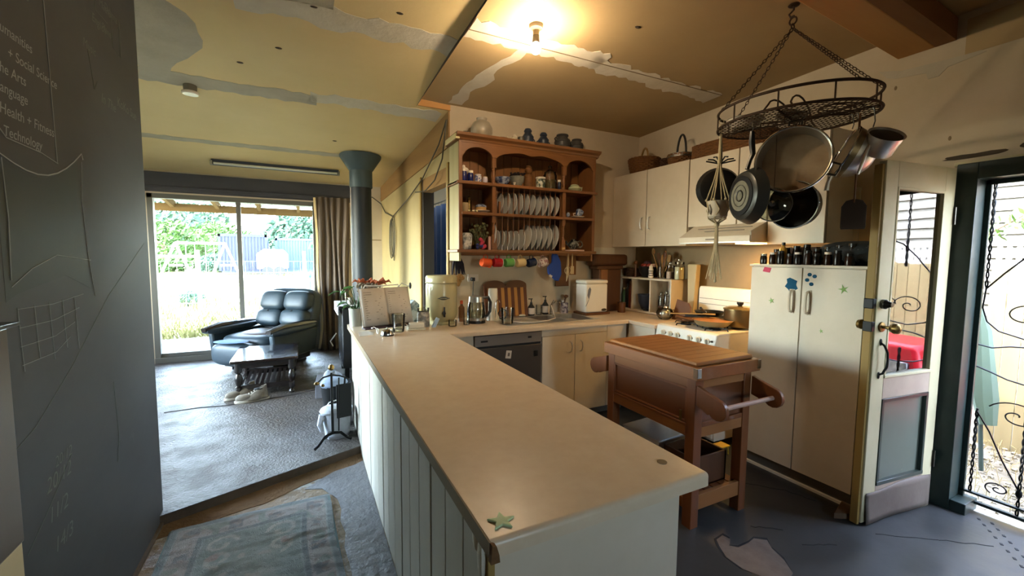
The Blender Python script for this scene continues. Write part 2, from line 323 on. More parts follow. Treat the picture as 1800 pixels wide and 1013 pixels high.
# walls
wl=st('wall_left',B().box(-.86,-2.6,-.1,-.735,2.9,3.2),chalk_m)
st('wall_living_left',B().box(-3.4,2.79,-.1,-3.3,3.3,3.2).box(-3.4,6.4,-.1,-3.3,YF+.1,3.2).box(-3.4,3.3,-.1,-3.3,6.4,.6).box(-3.4,3.3,2.3,-3.3,6.4,3.2),wall_white)
wn2=sg('added_window_1')  # unseen window added to brighten the living room
for bb in (B().box(-3.38,3.3,.6,-3.32,3.36,2.3),B().box(-3.38,6.34,.6,-3.32,6.4,2.3),B().box(-3.38,3.3,.6,-3.32,6.4,.66),B().box(-3.38,3.3,2.24,-3.32,6.4,2.3),B().box(-3.38,4.82,.6,-3.32,4.88,2.3)): st('added_window_frame',bb,wall_white,wn2)
st('glass_pane',B().box(-3.352,3.36,.66,-3.348,6.34,2.24),pane_m,wn2)
st('wall_living_near',B().box(-3.3,2.74,-.1,-.86,2.8,3.2),wall_white)
wbk=B()
wbk.box(XL,YB,-.1,XR+.2,YB+.12,3.0); wback=st('wall_back',wbk,wall_cream)
# living side wall (slightly out of square) with a doorway
def lx(y): return XL-(y-YB)*(.11/3.1)
def wseg(b,y0,y1,z0,z1,th=.11): b.prism([(lx(y0),y0),(lx(y1),y1),(lx(y1)+th,y1),(lx(y0)+th,y0)],z0,z1)
DY0,DY1,DZ=YB+.06,4.72,2.33
w=B(); wseg(w,DY1,YF,0,2.95); wseg(w,YB+.003,DY0,0,2.95); wseg(w,DY0,DY1,DZ,2.95)
wliv=st('wall_living_right',w,wall_yellow)
w=B(); wseg(w,YB,7,2.48,2.78,-.008)
st('ply_top_board',B().add([(lx(YB)-.012,YB,2.50),(lx(YF)-.012,YF,2.33),(lx(YF)-.012,YF,2.54),(lx(YB)-.012,YB,2.82),(lx(YB),YB,2.50),(lx(YF),YF,2.33),(lx(YF),YF,2.54),(lx(YB),YB,2.82)],[(0,1,2,3),(4,7,6,5),(0,4,5,1),(1,5,6,2),(2,6,7,3),(3,7,4,0)]),raw_ply,wliv)
# doorway trim + the space beyond
w=B(); wseg(w,DY1-.055,DY1,.3,DZ,.12); st('door_jamb_dark',w,M('dark_jamb','#2e2520',.5),wliv)
w=B(); w.prism([(lx(DY1)-.015,DY1),(lx(DY1)-.015,DY1+.05),(lx(DY1),DY1+.05),(lx(DY1),DY1)],.3,DZ+.03); st('door_casing',w,bare_edge,wliv)
w=B(); w.prism([(lx(DY0)-.015,DY0-.05),(lx(DY0)-.015,DY0),(lx(DY0),DY0),(lx(DY0),DY0-.05)],.9,DZ+.03); st('door_casing',w,bare_edge,wliv)
w=B(); wseg(w,DY0,DY1,DZ-.14,DZ,.10); st('door_head_board',w,raw_ply,wliv)
hr=sg('wall_bedroom'); st('side_panel',B().box(1.34,YB+.12,0,3.4,YB+.16,2.6),wall_white,hr); st('side_panel',B().box(3.3,YB+.17,0,3.4,4.2,2.55).box(3.3,6.1,0,3.4,6.3,2.55).box(3.3,4.2,0,3.4,6.1,.8).box(3.3,4.2,2.25,3.4,6.1,2.55),wall_white,hr); st('glass_pane',B().box(3.34,4.2,.8,3.345,6.1,2.25),pane_m,hr); st('side_panel',B().box(1.34,6.3,0,3.4,6.4,2.6),wall_white,hr); st('side_panel',B().box(1.38,YB+.05,2.55,3.4,6.4,2.6),wall_white,hr); st('side_panel',B().box(1.38,YB+.05,-.02,3.4,6.4,0.02),conc_edge,hr)  # window opening added in the unseen side wall to light the bedroom
# far wall with the sliding door opening (x -1.73..0.2, z .06..2.27)
SX0,SX1,SZ=-1.74,.22,2.26
w=B().box(-3.4,YF,-.1,SX0,YF+.12,2.9).box(SX1,YF,-.1,XL+.12,YF+.12,2.9).box(SX0,YF,SZ,SX1,YF+.12,2.9)
wfar=st('wall_far',w,wall_cream)
st('header_board',B().box(SX0-.6,YF-.02,2.28,.75,YF,2.53),header_m,wfar)
st('pelmet_rail',B().box(SX0-.3,YF-.06,2.29,.72,YF-.02,2.335),header_m,wfar,bev=.004)
for x0 in (.62,.9): st('wall_sheet_joint',B().box(x0,YF-.004,.1,x0+.01,YF,2.5),wall_white,wfar)
st('wall_sheet_joint',B().box(.6,YF-.005,1.72,1.13,YF,1.735),wall_tan,wfar)
wsl=sg('door_2')  # sliding door
for nm,bb in (('frame_stile',B().box(SX0,YF+.0,ZL,SX0+.06,YF+.09,SZ)),('frame_stile',B().box(SX1-.06,YF,ZL,SX1,YF+.09,SZ)),('frame_head',B().box(SX0,YF,SZ-.06,SX1,YF+.09,SZ)),('frame_track',B().box(SX0,YF-.02,ZL,SX1,YF+.1,ZL+.07)),('meeting_stile',B().box(-.79,YF+.02,ZL+.06,-.735,YF+.06,SZ-.05)),('bottom_rail',B().box(SX0+.05,YF+.03,ZL+.07,-.76,YF+.05,ZL+.12)),('bottom_rail',B().box(-.76,YF+.05,ZL+.07,SX1-.05,YF+.07,ZL+.12))):
    st(nm,bb,alu,wsl,bev=.003)
st('glass_pane',B().box(SX0+.06,YF+.036,ZL+.12,-.79,YF+.042,SZ-.06),pane_m,wsl)
st('glass_pane',B().box(-.735,YF+.056,ZL+.12,SX1-.06,YF+.062,SZ-.06),pane_m,wsl)
# right wall with doorway y .12..1.08, z 0..2.04
w=B().box(XR,1.09,-.1,XR+.12,YB+.12,3.05).box(XR,.12,2.05,XR+.12,1.09,3.05).box(XR,-2.6,-.1,XR+.12,.12,3.05)
wright=st('wall_right',w,wall_cream)
st('splash_panel',B().box(XR-.004,1.25,.9,XR,YB,1.62),wall_tan,wright)
st('upper_brown_strip',B().box(XR-.004,-2.6,2.70,XR,1.13,2.9),ceil_k,wright)
st('vertical_batten',B().box(XR-.012,1.60,1.45,XR,1.68,2.0),wall_white,wright)
pt=B()
for (y,z,a,b_) in [(1.05,2.105,.16,.014),(.78,2.12,.12,.016)]:
    pt.prism([(y+a*cos(k*PI/8)*random.uniform(.75,1.1),z+b_*sin(k*PI/8)*random.uniform(.8,1.3)) for k in range(16)],XR-.003,XR,'x')
st('peeling_paint',pt,M('dark_peeling','#4b4136',.9),wright)
pt=B().prism([(1.55,2.76),(1.42,2.72),(1.2,2.705),(1.06,2.70),(1.04,2.685),(1.2,2.66),(1.24,2.62),(1.29,2.62),(1.3,2.66),(1.45,2.68),(1.5,2.70)],XR-.004,XR,'x')
st('putty_patch',pt,putty,wright)
for (y,z) in [(1.166,2.23),(1.45,2.62),(.75,2.42)]: st('wall_chip',B().ell((XR,y,z),(.003,.008,.014),8,6),wall_tan,wright)
# unseen wall behind camera; its window is added to bring in daylight
w=B().box(-.86,-2.72,-.1,1.0,-2.6,3.2).box(1.75,-2.72,-.1,XR+.12,-2.6,3.2).box(1.0,-2.72,-.1,1.75,-2.6,1.3).box(1.0,-2.72,1.8,1.75,-2.6,3.2)
st('wall_near',w,wall_cream)
wn=sg('added_window_2'); st('added_window_frame',B().box(1.0,-2.7,1.3,1.04,-2.64,1.8).box(1.71,-2.7,1.3,1.75,-2.64,1.8).box(1.0,-2.7,1.3,1.75,-2.64,1.34).box(1.0,-2.7,1.76,1.75,-2.64,1.8),wall_white,wn); st('glass_pane',B().box(1.04,-2.675,1.34,1.71,-2.67,1.76),pane_m,wn)
# ceilings
kz=lambda y:2.873+.026*(YB-y)
lz=lambda y:min(2.817-.087*(y-YB),kz(y)) if y<YB else 2.817-.087*(y-YB)
yc=2.87
def slope(b,x0,x1,y0,y1,z0,z1,th=.05): b.add([(x0,y0,z0),(x1,y0,z0),(x1,y1,z1),(x0,y1,z1),(x0,y0,z0+th),(x1,y0,z0+th),(x1,y1,z1+th),(x0,y1,z1+th)],[(0,1,2,3),(7,6,5,4),(0,4,5,1),(1,5,6,2),(2,6,7,3),(3,7,4,0)])
b=B(); slope(b,.955,XR+.12,-2.7,YB+.1,kz(-2.7),kz(YB+.1)); ck_=st('ceiling',b,ceil_k)
b=B(); slope(b,-3.4,.953,-2.7,yc,kz(-2.7)-.001,kz(yc)-.001); slope(b,-3.4,.953,yc,YB,kz(yc),lz(YB)); slope(b,-3.4,XL-.002,YB,YF+.1,lz(YB),lz(YF+.1)); cl=st('ceiling_living',b,ceil_l)
st('fascia_board',B().add([(.955,YB-.02,lz(YB)),(XL,YB-.02,lz(YB)),(XL,YB-.02,kz(YB)-.01),(.955,YB-.02,kz(YB)),(.955,YB,lz(YB)),(XL,YB,lz(YB)),(XL,YB,kz(YB)-.01),(.955,YB,kz(YB))],[(0,1,2,3),(4,7,6,5),(0,4,5,1),(1,5,6,2),(2,6,7,3),(3,7,4,0)]),beam_w,cl)
st('ceiling_edge_gap',B().add([(.945,1.3,kz(1.3)-.004),(.957,1.3,kz(1.3)-.004),(.957,YB,kz(YB)-.004),(.945,YB,lz(YB)-.004),(.945,1.3,kz(1.3)),(.957,1.3,kz(1.3)),(.957,YB,kz(YB)),(.945,YB,lz(YB))],[(0,1,2,3),(4,7,6,5),(0,4,5,1),(1,5,6,2),(2,6,7,3),(3,7,4,0)]),conc_edge,cl)
def patch(x0,x1,y,wd,zf,mat,par,dx=.06,jag=.3,tilt=0,name='putty_strip'):
    n=int((x1-x0)/dx); A=[];D=[]
    for i in range(n+1):
        x=x0+(x1-x0)*i/n; yy=y+tilt*i/n
        A.append((x,yy+wd/2*(1+random.uniform(-jag,jag)))); D.append((x,yy-wd/2*(1+random.uniform(-jag,jag))))
    P=A+D[::-1]; vs=[(a,c,zf(c)-.003) for a,c in P]+[(a,c,zf(c)+.002) for a,c in P]; n=len(P)
    return st(name,B().add(vs,[tuple(range(n)),tuple(range(2*n-1,n-1,-1))]+[(i,n+i,n+(i+1)%n,(i+1)%n) for i in range(n)]),mat,par)
patch(-.3,.95,2.83,.21,lambda y:lz(y),putty_w,cl); patch(-.9,.2,2.74,.20,lambda y:lz(y),putty,cl,tilt=-.1)
patch(.1,1.2,3.98,.19,lambda y:lz(y),putty_w,cl,jag=.4); patch(-1.3,.15,4.04,.20,lambda y:lz(y),putty,cl,jag=.2)
patch(-1.8,.75,5.50,.13,lambda y:lz(y),putty,cl,jag=.25)
vs=[]  # the broad patch running away from the camera at the left
A=[];D=[]
for i in range(24):
    y=1.9+2.15*i/23; A.append((-.70+.10*sin(i*.5)-.18*(i/23)**2+random.uniform(-.02,.02)+.16,y)); D.append((-1.02+random.uniform(-.02,.02)+.05*sin(i*.7),y))
P=A+D[::-1]; n=len(P); st('putty_strip',B().add([(a,c,lz(c)-.0035) for a,c in P]+[(a,c,lz(c)+.002) for a,c in P],[tuple(range(n)),tuple(range(2*n-1,n-1,-1))]+[(i,n+i,n+(i+1)%n,(i+1)%n) for i in range(n)]),putty,cl)
patch(.97,2.0,2.56,.21,kz,putty_w,ck_,jag=.25,dx=.04); patch(1.9,3.3,2.60,.17,kz,putty_w,ck_,jag=.35,dx=.05,tilt=.06)
patch(.97,3.3,2.575,.006,lambda y:kz(y)-.003,wall_tan,ck_,dx=.15,name='sheet_joint')
A=[];D=[]
for i in range(16):
    k=i/15; y=2.62+1.15*k; A.append((1.42-.10*k+.03*sin(i)+random.uniform(-.012,.012),y)); D.append((1.24-.02*k-.14*sin(min(1,k*1.3)*PI/2)+.14+.0+random.uniform(-.015,.015)-.14*(1-k)*0,y))
P=A+D[::-1]; n=len(P); st('putty_strip',B().add([(a,c,kz(c)-.0035) for a,c in P]+[(a,c,kz(c)+.002) for a,c in P],[tuple(range(n)),tuple(range(2*n-1,n-1,-1))]+[(i,n+i,n+(i+1)%n,(i+1)%n) for i in range(n)]),putty_w,ck_)
for (x,y,zf) in [(-.1,3.3,lz),(.35,5.0,lz),(.55,2.6,lz),(.1,2.75,lz),(-.35,3.6,lz),(1.9,2.1,kz)]:
    st('ceiling_chip',B().ell((x,y,zf(y)-.002),(.022,.012,.005),8,6),conc_edge,cl)
# beam
bmz=2.80
bx=B().add([(.96,1.116,bmz),(XR,1.265,bmz),(XR,1.45,bmz),(.96,1.287,bmz),(.96,1.116,2.95),(XR,1.265,2.95),(XR,1.45,2.95),(.96,1.287,2.95)],[(3,2,1,0),(4,5,6,7),(0,1,5,4),(1,2,6,5),(2,3,7,6),(3,0,4,7)])
bo=st('beam',bx,beam_w,bev=.006)
st('side_board',B().add([(.96,1.034,bmz+.004),(XR,1.172,bmz+.004),(XR,1.265,bmz+.002),(.96,1.116,bmz+.002),(.96,1.034,2.93),(XR,1.172,2.93),(XR,1.265,2.93),(.96,1.116,2.93)],[(3,2,1,0),(4,5,6,7),(0,1,5,4),(1,2,6,5),(2,3,7,6),(3,0,4,7)]),beam_d,bo)
# trims
st('baseboard_back',B().box(XL,YB-.025,1.50,XL+.01,YB,1.51),kickstrip)
st('trim_1',B().box(2.75,YB-.014,1.50,3.2,YB,1.60),wall_white,bev=.003)
st('trim_2',B().box(-.74,-2.6,0,-.722,2.9,.02),conc_edge)
# chalk marks on the wall, each a stroke of chalk
CX=-.7345
def cpt(b,pts,r=.0022): b.tube([(CX,y,z) for y,z in pts],r*.7,4)
for (s_,y,z,sz) in [('Humanities',1.70,2.115,.042),('+ Social Science',1.76,2.055,.042),('The Arts',1.69,2.00,.042),('Language',1.69,1.945,.042),('Health + Fitness',1.70,1.885,.044),('Technology',1.71,1.825,.042)]:
    text(s_,sz,chalk,wl,(CX,y,z),(90,0,90),'chalk_writing',ext=.0001,off=0,align='LEFT',shear=.15)
for (s_,y,z,sz,sh) in [('English',2.36,2.44,.05,.2),('Maths',2.44,2.54,.05,.2),('Maths',1.75,2.27,.06,.2),('Music',2.26,2.30,.05,.2),('Drama',2.5,2.55,.05,.1),('In The',2.40,2.13,.06,.3),('KoKo Sue',2.58,2.17,.06,.1),('Plane',2.46,2.45,.045,.1),('20/12',1.78,.74,.07,.2),('11/2',1.78,.64,.07,.2),('14/3',1.80,.53,.07,.2),('20/12',1.84,.80,.05,.2)]:
    text(s_,sz,chalk_d,wl,(CX,y,z),(90,0,90),'chalk_writing',ext=.0001,off=-.0004,align='LEFT',shear=sh)
b=B(); cpt(b,[(1.98,2.34),(1.985,2.2),(1.99,2.0),(1.995,1.80)],.003); cpt(b,[(1.64,1.88),(1.72,1.82),(1.9,1.815),(2.0,1.80)],.0025)
cpt(b,[(1.64,1.80)]+[(1.68+.5*k/8,1.77-.045*sin(k/8*PI)+.10*(k/8)**2) for k in range(9)]+[(2.19,1.85)],.004)
cpt(b,[(2.18,1.84),(2.16,1.7),(2.18,1.5),(2.22,1.33)],.002); cpt(b,[(1.69,1.76),(1.7,1.6),(1.69,1.42)],.003)
cpt(b,[(1.69,1.40),(1.8,1.45),(1.95,1.49),(2.2,1.47)],.002)
for k in range(4): cpt(b,[(1.71,1.335-k*.055),(1.9,1.33-k*.053),(2.12-k*.04,1.345-k*.047)],.0018)
for k in range(5): cpt(b,[(1.71+k*.085,1.34),(1.715+k*.085,1.22),(1.72+k*.085,1.15+.02*(k%2))],.0018)
st('chalk_drawing',b,chalk,wl)
b=B()
for q in ([(2.56,2.6),(2.57,2.42),(2.66,2.41),(2.66,2.58)],[(2.38,2.72),(2.4,2.5),(2.52,2.5)],[(2.3,2.3),(2.34,2.16),(2.37,2.2)],[(1.6,.93),(1.75,.97),(2.0,1.1),(2.35,1.32),(2.84,1.55)],[(1.66,.62),(1.8,.7),(1.95,.8)],[(2.34,.95),(2.36,.7),(2.33,.6)]): cpt(b,q,.0016)
st('chalk_drawing',b,chalk_d,wl)
P=[(1.66,1.765)]+[(1.68+.47*k/8,1.762-.045*sin(k/8*PI)+.09*(k/8)**2) for k in range(9)]+[(2.15,1.6),(2.19,1.36),(2.0,1.42),(1.72,1.38),(1.66,1.36)]
st('dark_painted_shape',B().prism(P,-.7362,-.7346,'x'),chalk_dark,wl)
# ================================================================ KITCHEN JOINERY
pn=T('kitchen_peninsula','long white peninsula cabinet clad in vertical tongue-and-groove boards','cabinet',(0,0,0))
out('end_panel',B().box(.375,.835,0,.965,.855,.862),white_cab,pn,bev=.002)
out('carcass',B().box(.385,.855,0,.96,3.80,.862),white_cab,pn)
out('corner_strip',B().box(.358,.83,0,.376,.85,.862),bare_edge,pn,bev=.002)
out('broken_plaster',B().ell((.356,.86,.80),(.01,.02,.06),8,6).ell((.354,.89,.83),(.008,.02,.03),8,6),putty_w,pn)
y=.85; k=0
while y<3.79:
    y1=min(y+.158,3.80); out('board',B().box(.362+.001*(k%3),y+.004,ZL if y>3.3 else 0,.378,y1-.004,.862),tg,pn,bev=.003); y=y1; k+=1
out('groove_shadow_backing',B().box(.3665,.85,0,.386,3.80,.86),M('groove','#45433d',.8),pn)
# benchtop: cells with a sink cut-out, rounded fronts
zt,zb=.90,.862
xs=[.34,1.01,1.25,1.60,2.53,2.79,XR-.004]; ys=[.77,2.76,3.09,3.235,3.66,YB-.004,3.86]
def inside(i,j):
    x=(xs[i]+xs[i+1])/2; y=(ys[j]+ys[j+1])/2
    if 1.6<x<2.53 and 3.235<y<3.66: return False
    if y>YB-.004: return x<1.25
    if x<1.01: return True
    if y<2.76: return False
    if y<3.09: return x>2.79
    return True
bm=bmesh.new(); vd={}
def gv(x,y,z):
    k=(round(x,4),round(y,4),round(z,4))
    if k not in vd: vd[k]=bm.verts.new((x,y,z))
    return vd[k]
for i in range(len(xs)-1):
    for j in range(len(ys)-1):
        if not inside(i,j): continue
        x0,x1,y0,y1=xs[i],xs[i+1],ys[j],ys[j+1]
        bm.faces.new([gv(x0,y0,zt),gv(x1,y0,zt),gv(x1,y1,zt),gv(x0,y1,zt)]); bm.faces.new([gv(x0,y1,zb),gv(x1,y1,zb),gv(x1,y0,zb),gv(x0,y0,zb)])
        for (di,dj,a,c) in ((-1,0,(x0,y1),(x0,y0)),(1,0,(x1,y0),(x1,y1)),(0,-1,(x0,y0),(x1,y0)),(0,1,(x1,y1),(x0,y1))):
            ii,jj=i+di,j+dj
            if not(0<=ii<len(xs)-1 and 0<=jj<len(ys)-1 and inside(ii,jj)):
                bm.faces.new([gv(*a,zb),gv(*c,zb),gv(*c,zt),gv(*a,zt)])
bmesh.ops.recalc_face_normals(bm,faces=bm.faces)
ed=[]
for e in bm.edges:
    if len(e.link_faces)==2 and e.calc_face_angle(0)>1.2:
        a,c=e.verts[0].co,e.verts[1].co; my=(a+c)/2
        if abs(my.z-zt)<.001 and not(1.59<my.x<2.67 and 3.23<my.y<3.67) and my.x>.345 and my.y<3.2 and my.x<3.5: ed.append(e)
        elif abs(my.z-(zt+zb)/2)<.01 and my.x>.9 and my.y<.8: ed.append(e)
bmesh.ops.bevel(bm,geom=ed,offset=.014,segments=4,profile=.5,affect='EDGES')
me=bpy.data.meshes.new('benchtop'); bm.to_mesh(me); bm.free(); me.materials.append(lam); me.polygons.foreach_set('use_smooth',[True]*len(me.polygons)); me.set_sharp_from_angle(angle=R(50))
bt=bpy.data.objects.new('benchtop',me); C.objects.link(bt); tag(bt,'beige mottled laminate benchtop running down the peninsula and round the kitchen corner','benchtop')
out('raw_edge',B().box(.336,.772,zb,.3405,3.86,zt-.001),M('dark_raw_edge','#8d7c64',.8),bt)
out('chipped_corner',B().prism([(.335,zb-.004),(.356,zb-.004),(.354,.875),(.348,.895),(.338,.899)],.760,.775,'y'),chip_m,bt)
# sink
sk=T('kitchen_sink','stainless steel double bowl sink with drainer set into the beige benchtop','sink',(0,0,0))
def bowl(x0,x1,y0,y1,d):
    b=B(); zf=.9015; i=.03
    b.add([(x0,y0,zf),(x1,y0,zf),(x1,y1,zf),(x0,y1,zf),(x0+i,y0+i,zf-d),(x1-i,y0+i,zf-d),(x1-i,y1-i,zf-d),(x0+i,y1-i,zf-d)],[(4,5,6,7),(0,4,7,3),(1,2,6,5),(0,1,5,4),(2,3,7,6)]); return b
bw=[(1.96,2.20),(2.24,2.50)]
rim=B()
def rr_(x0,x1,y0,y1): rim.box(x0,y0,.9,x1,y1,.9035)
rr_(1.56,1.96,3.21,3.68); rr_(1.96,2.55,3.21,3.25); rr_(1.96,2.55,3.62,3.68); rr_(2.20,2.24,3.25,3.62); rr_(2.50,2.55,3.25,3.62)
out('sink_rim',rim,steel,sk,bev=.001)
for x0,x1 in bw: out('bowl',bowl(x0,x1,3.25,3.62,.16),steel,sk,solid=.002)
b=B()
for i in range(7): b.box(1.61,3.27+i*.05,.9035,1.94,3.275+i*.05,.906)
out('drainer_ribs',b,steel,sk)
tp_=T('sink_tap','chrome mixer tap standing behind the sink bowls','tap',(2.265,3.65,.9035))
out('tap_base',B().lathe([(.025,0),(.025,.01),(.017,.02),(.016,.09),(.02,.1),(0,.11)]),chrome,tp_)
out('tap_spout',B().tube([(0,0,.07),(0,-.03,.12),(0,-.09,.15),(0,-.15,.14),(0,-.17,.11)],.009,8),chrome,tp_)
out('tap_lever',B().tube([(0,0,.11),(.03,.0,.15)],.006,6),chrome,tp_)
hs=one('white_hose',B().tube([(1.66,3.34,.915),(1.72,3.28,.912),(1.84,3.24,.912),(2.0,3.27,.914),(2.13,3.36,.916),(2.22,3.52,.93),(2.25,3.6,.97),(2.255,3.635,1.0)],.005,8),white_e,'thin white hose lying over the sink from the water filter','hose')
# under-bench units on the back run
bu=T('sink_cabinet','white two door cabinet below the kitchen sink','cabinet',(0,0,0))
out('carcass',B().box(1.845,3.135,.09,2.775,YB-.01,.86),white_cab,bu)
out('rail',B().box(1.845,3.12,.80,2.555,3.137,.86),white_cab,bu,bev=.001)
for x0,x1,hx in ((1.85,2.19,2.135),(2.196,2.552,2.25)):
    d=out('door',B().box(x0,3.115,.085,x1,3.133,.798),white_cab,bu,bev=.002)
    out('handle',B().tube([(hx,3.113,.74),(hx,3.085,.73),(hx+.004,3.08,.69),(hx-.004,3.085,.65),(hx,3.113,.64)],.005,6),steel,d)
out('filler_panel',B().box(2.557,3.118,.085,2.787,3.134,.86),white_cab,bu,bev=.001)
out('kickboard',B().box(1.2,3.18,0,2.80,3.195,.085),kick,bu)
dw=T('dishwasher','dark grey steel dishwasher below the bench beside the sink cabinet','dishwasher',(0,0,0))
out('body',B().box(1.215,3.135,.09,1.838,3.72,.855),black_matte,dw)
out('door',B().box(1.218,3.11,.10,1.836,3.136,.745),M('dark_stainless','#6a625b',.38,.7,n=(1.2,.6),col2='#544d47'),dw,bev=.003)
out('control_panel',B().box(1.218,3.105,.765,1.836,3.136,.852),M('grey_control_panel','#857c74',.4,.6),dw,bev=.003)
out('handle_recess',B().box(1.22,3.118,.742,1.834,3.136,.768),black_matte,dw)
out('display',B().box(1.27,3.1035,.80,1.33,3.1055,.815),black_m,dw); out('power_button',B().box(1.70,3.1035,.805,1.735,3.1055,.822),black_m,dw)
out('sticker',B().at(1.52,3.109,.68,0,8,0).box(-.025,-.002,-.033,.025,.0005,.033),paper,dw); out('sticker_mark',B().at(1.52,3.1068,.68,0,8,0).box(-.008,-.001,-.014,.010,.0005,.014),ink,dw)
out('energy_label',B().box(1.76,3.108,.64,1.80,3.1105,.69),steel_d,dw)
out('kick_panel',B().box(1.218,3.17,0,1.836,3.178,.09),black_matte,dw)
fl=T('bench_filler','narrow white panel between the peninsula and the dishwasher','panel',(0,0,0)); out('panel_board',B().box(.965,3.12,.0,1.212,3.135,.862),white_cab,fl)
rc=T('corner_cabinet','short white corner cabinet front beside the stove','cabinet',(0,0,0))
out('carcass',B().box(2.83,2.765,.09,XR-.005,3.81,.86),white_cab,rc); out('door',B().box(2.808,2.77,.085,2.828,3.105,.857),white_cab,rc,bev=.002); out('kickboard',B().box(2.86,2.765,0,2.875,3.18,.085),kick,rc)
# stove
sv=T('stove','freestanding white gas stove with a raised splashback','stove',(0,0,0))
SY0,SY1=2.155,2.745
out('body',B().box(2.845,SY0,.06,3.43,SY1,.895),white_enamel,sv,bev=.004)
out('oven_door',B().box(2.815,SY0+.01,.22,2.843,SY1-.01,.77),white_enamel,sv,bev=.005)
out('warming_drawer',B().box(2.822,SY0+.01,.08,2.843,SY1-.01,.21),white_enamel,sv,bev=.005)
out('door_handle',B().tube([(2.815,SY0+.06,.74),(2.785,SY0+.07,.745),(2.785,SY1-.07,.745),(2.815,SY1-.06,.74)],.009,8),white_enamel,sv)
cp=out('control_panel',B().add([(2.845,SY0-.005,.775),(2.845,SY1+.005,.775),(2.79,SY1+.005,.79),(2.79,SY0-.005,.79),(2.845,SY0-.005,.915),(2.845,SY1+.005,.915),(2.815,SY1+.005,.905),(2.815,SY0-.005,.905)],[(0,1,2,3),(7,6,5,4),(3,2,6,7),(0,4,5,1),(0,3,7,4),(1,5,6,2)]),white_enamel,sv,bev=.006)
for i,yy in enumerate((2.66,2.585,2.51,2.385,2.30,2.22)):
    kb=B().at(2.801,yy,.85,0,-12,0); kb.cyl((0,0,0),(-.012,0,0),.024,.022,16).box(-.03,-.005,-.022,-.01,.005,.022)
    out('control_knob',kb,M('knob_enamel','#d7d0bd',.3) if i==0 else bpy.data.materials['knob_enamel'],sv,bev=.001)
    b=B().at(2.8005,yy,.85,0,-12,0)
    b.tube([(0,.026*cos(a),.026*sin(a)) for a in [PI*.95+j*PI*.18 for j in range(8)]],.0022,4); out('dial_mark',b,rust,sv)
out('ignition_button',B().at(2.802,2.178,.855,0,-12,0).cyl((0,0,0),(-.008,0,0),.008,.007,10),black_m,sv)
out('hob_top',B().box(2.85,SY0,.895,3.43,SY1,.912),white_enamel,sv,bev=.003)
tr=B()
for cx in (3.0,3.27):
    for cyy in (2.31,2.60):
        tr.ring((cx,cyy,.925),.04,.006,12,5)
        for a in range(4): tr.tube([(cx+.03*cos(a*PI/2),cyy+.03*sin(a*PI/2),.930),(cx+.11*cos(a*PI/2),cyy+.11*sin(a*PI/2),.930),(cx+.12*cos(a*PI/2),cyy+.12*sin(a*PI/2),.912)],.005,4)
        tr.lathe([(.045,.912),(.045,.92),(.03,.924),(0,.924)],(cx,cyy,0),14)
out('trivets',tr,iron,sv)
out('splashback',B().prism([(3.43,.90),(3.50,.90),(3.50,1.225),(3.445,1.225),(3.43,1.20)],SY0,SY1+.09,'y'),white_enamel,sv,bev=.005)
out('splashback_crease',B().box(3.4285,SY0+.01,1.11,3.4305,SY1+.08,1.114).box(3.4285,SY0+.01,1.06,3.4305,SY1+.08,1.064),kick,sv)
for a,c in ((2.87,SY0+.02),(2.87,SY1-.08),(3.35,SY0+.02),(3.35,SY1-.08)): out('foot',B().box(a,c,0,a+.06,c+.06,.06),black_matte,sv)
# pantry
pa=T('pantry_cupboard','tall white two door pantry cupboard with shaped sticky decorations','cupboard',(0,0,0))
PX,PY0,PY1=2.9,1.26,1.955
out('carcass',B().box(PX+.02,PY0,.085,XR-.01,PY1,1.44),white_cab,pa)
out('top_panel',B().box(PX-.008,PY0-.006,1.44,XR-.01,PY1+.012,1.456),white_cab,pa,bev=.002)
for y0,y1,hy in ((1.612,PY1,1.665),(PY0+.004,1.606,1.565)):
    d=out('door',B().box(PX,y0,.088,PX+.018,y1,1.436),white_cab,pa,bev=.002)
    hb=B().tube([(PX,hy,1.285),(PX-.022,hy,1.28),(PX-.03,hy,1.25),(PX-.03,hy,1.18),(PX-.022,hy,1.15),(PX,hy,1.145)],.0085,8).ob((PX-.001,hy,1.215),(.003,.036,.16)); out('handle',hb,white_cab,d,bev=.001)
out('kickboard',B().box(PX+.045,PY0,0,PX+.06,PY1,.085),kick,pa); out('kick_strip',B().box(PX-.006,PY0+.02,0,PX+.012,PY1+.005,.02),kickstrip,pa)
def starp(cx,cz,r,r2=.42,n=5,rot=0): return [(cx+(r if i%2==0 else r*r2)*sin(PI*i/n+rot),cz+(r if i%2==0 else r*r2)*cos(PI*i/n+rot)) for i in range(2*n)]
for (yy,z,r,g) in ((1.80,1.205,.022,.32),(1.372,1.315,.03,.3),(1.478,1.045,.014,.32)): out('star_sticker',B().prism(starp(yy,z,r,g,5,.3),PX-.002,PX,'x'),tape_g,pa)
teal=M('teal_sticker','#10506f',.9,spots=(60,.6,'#154a6c',.1))
out('blob_sticker',B().prism([(1.638,1.35),(1.66,1.36),(1.685,1.37),(1.705,1.36),(1.70,1.335),(1.715,1.31),(1.69,1.29),(1.678,1.262),(1.66,1.258),(1.653,1.285),(1.632,1.30),(1.645,1.325)],PX-.002,PX,'x'),teal,pa)
for yy,z in ((1.565,1.395),(1.535,1.385),(1.578,1.36),(1.552,1.335)): out('dot_sticker',B().prism([(yy+.013*cos(a*PI/5),z+.012*sin(a*PI/5)) for a in range(10)],PX-.002,PX,'x'),teal,pa)
out('pink_note',B().prism([(1.872,1.405),(1.822,1.398),(1.812,1.43),(1.86,1.437)],PX-.0025,PX-.0005,'x'),M('pink_paper','#c4425f',.7),pa)
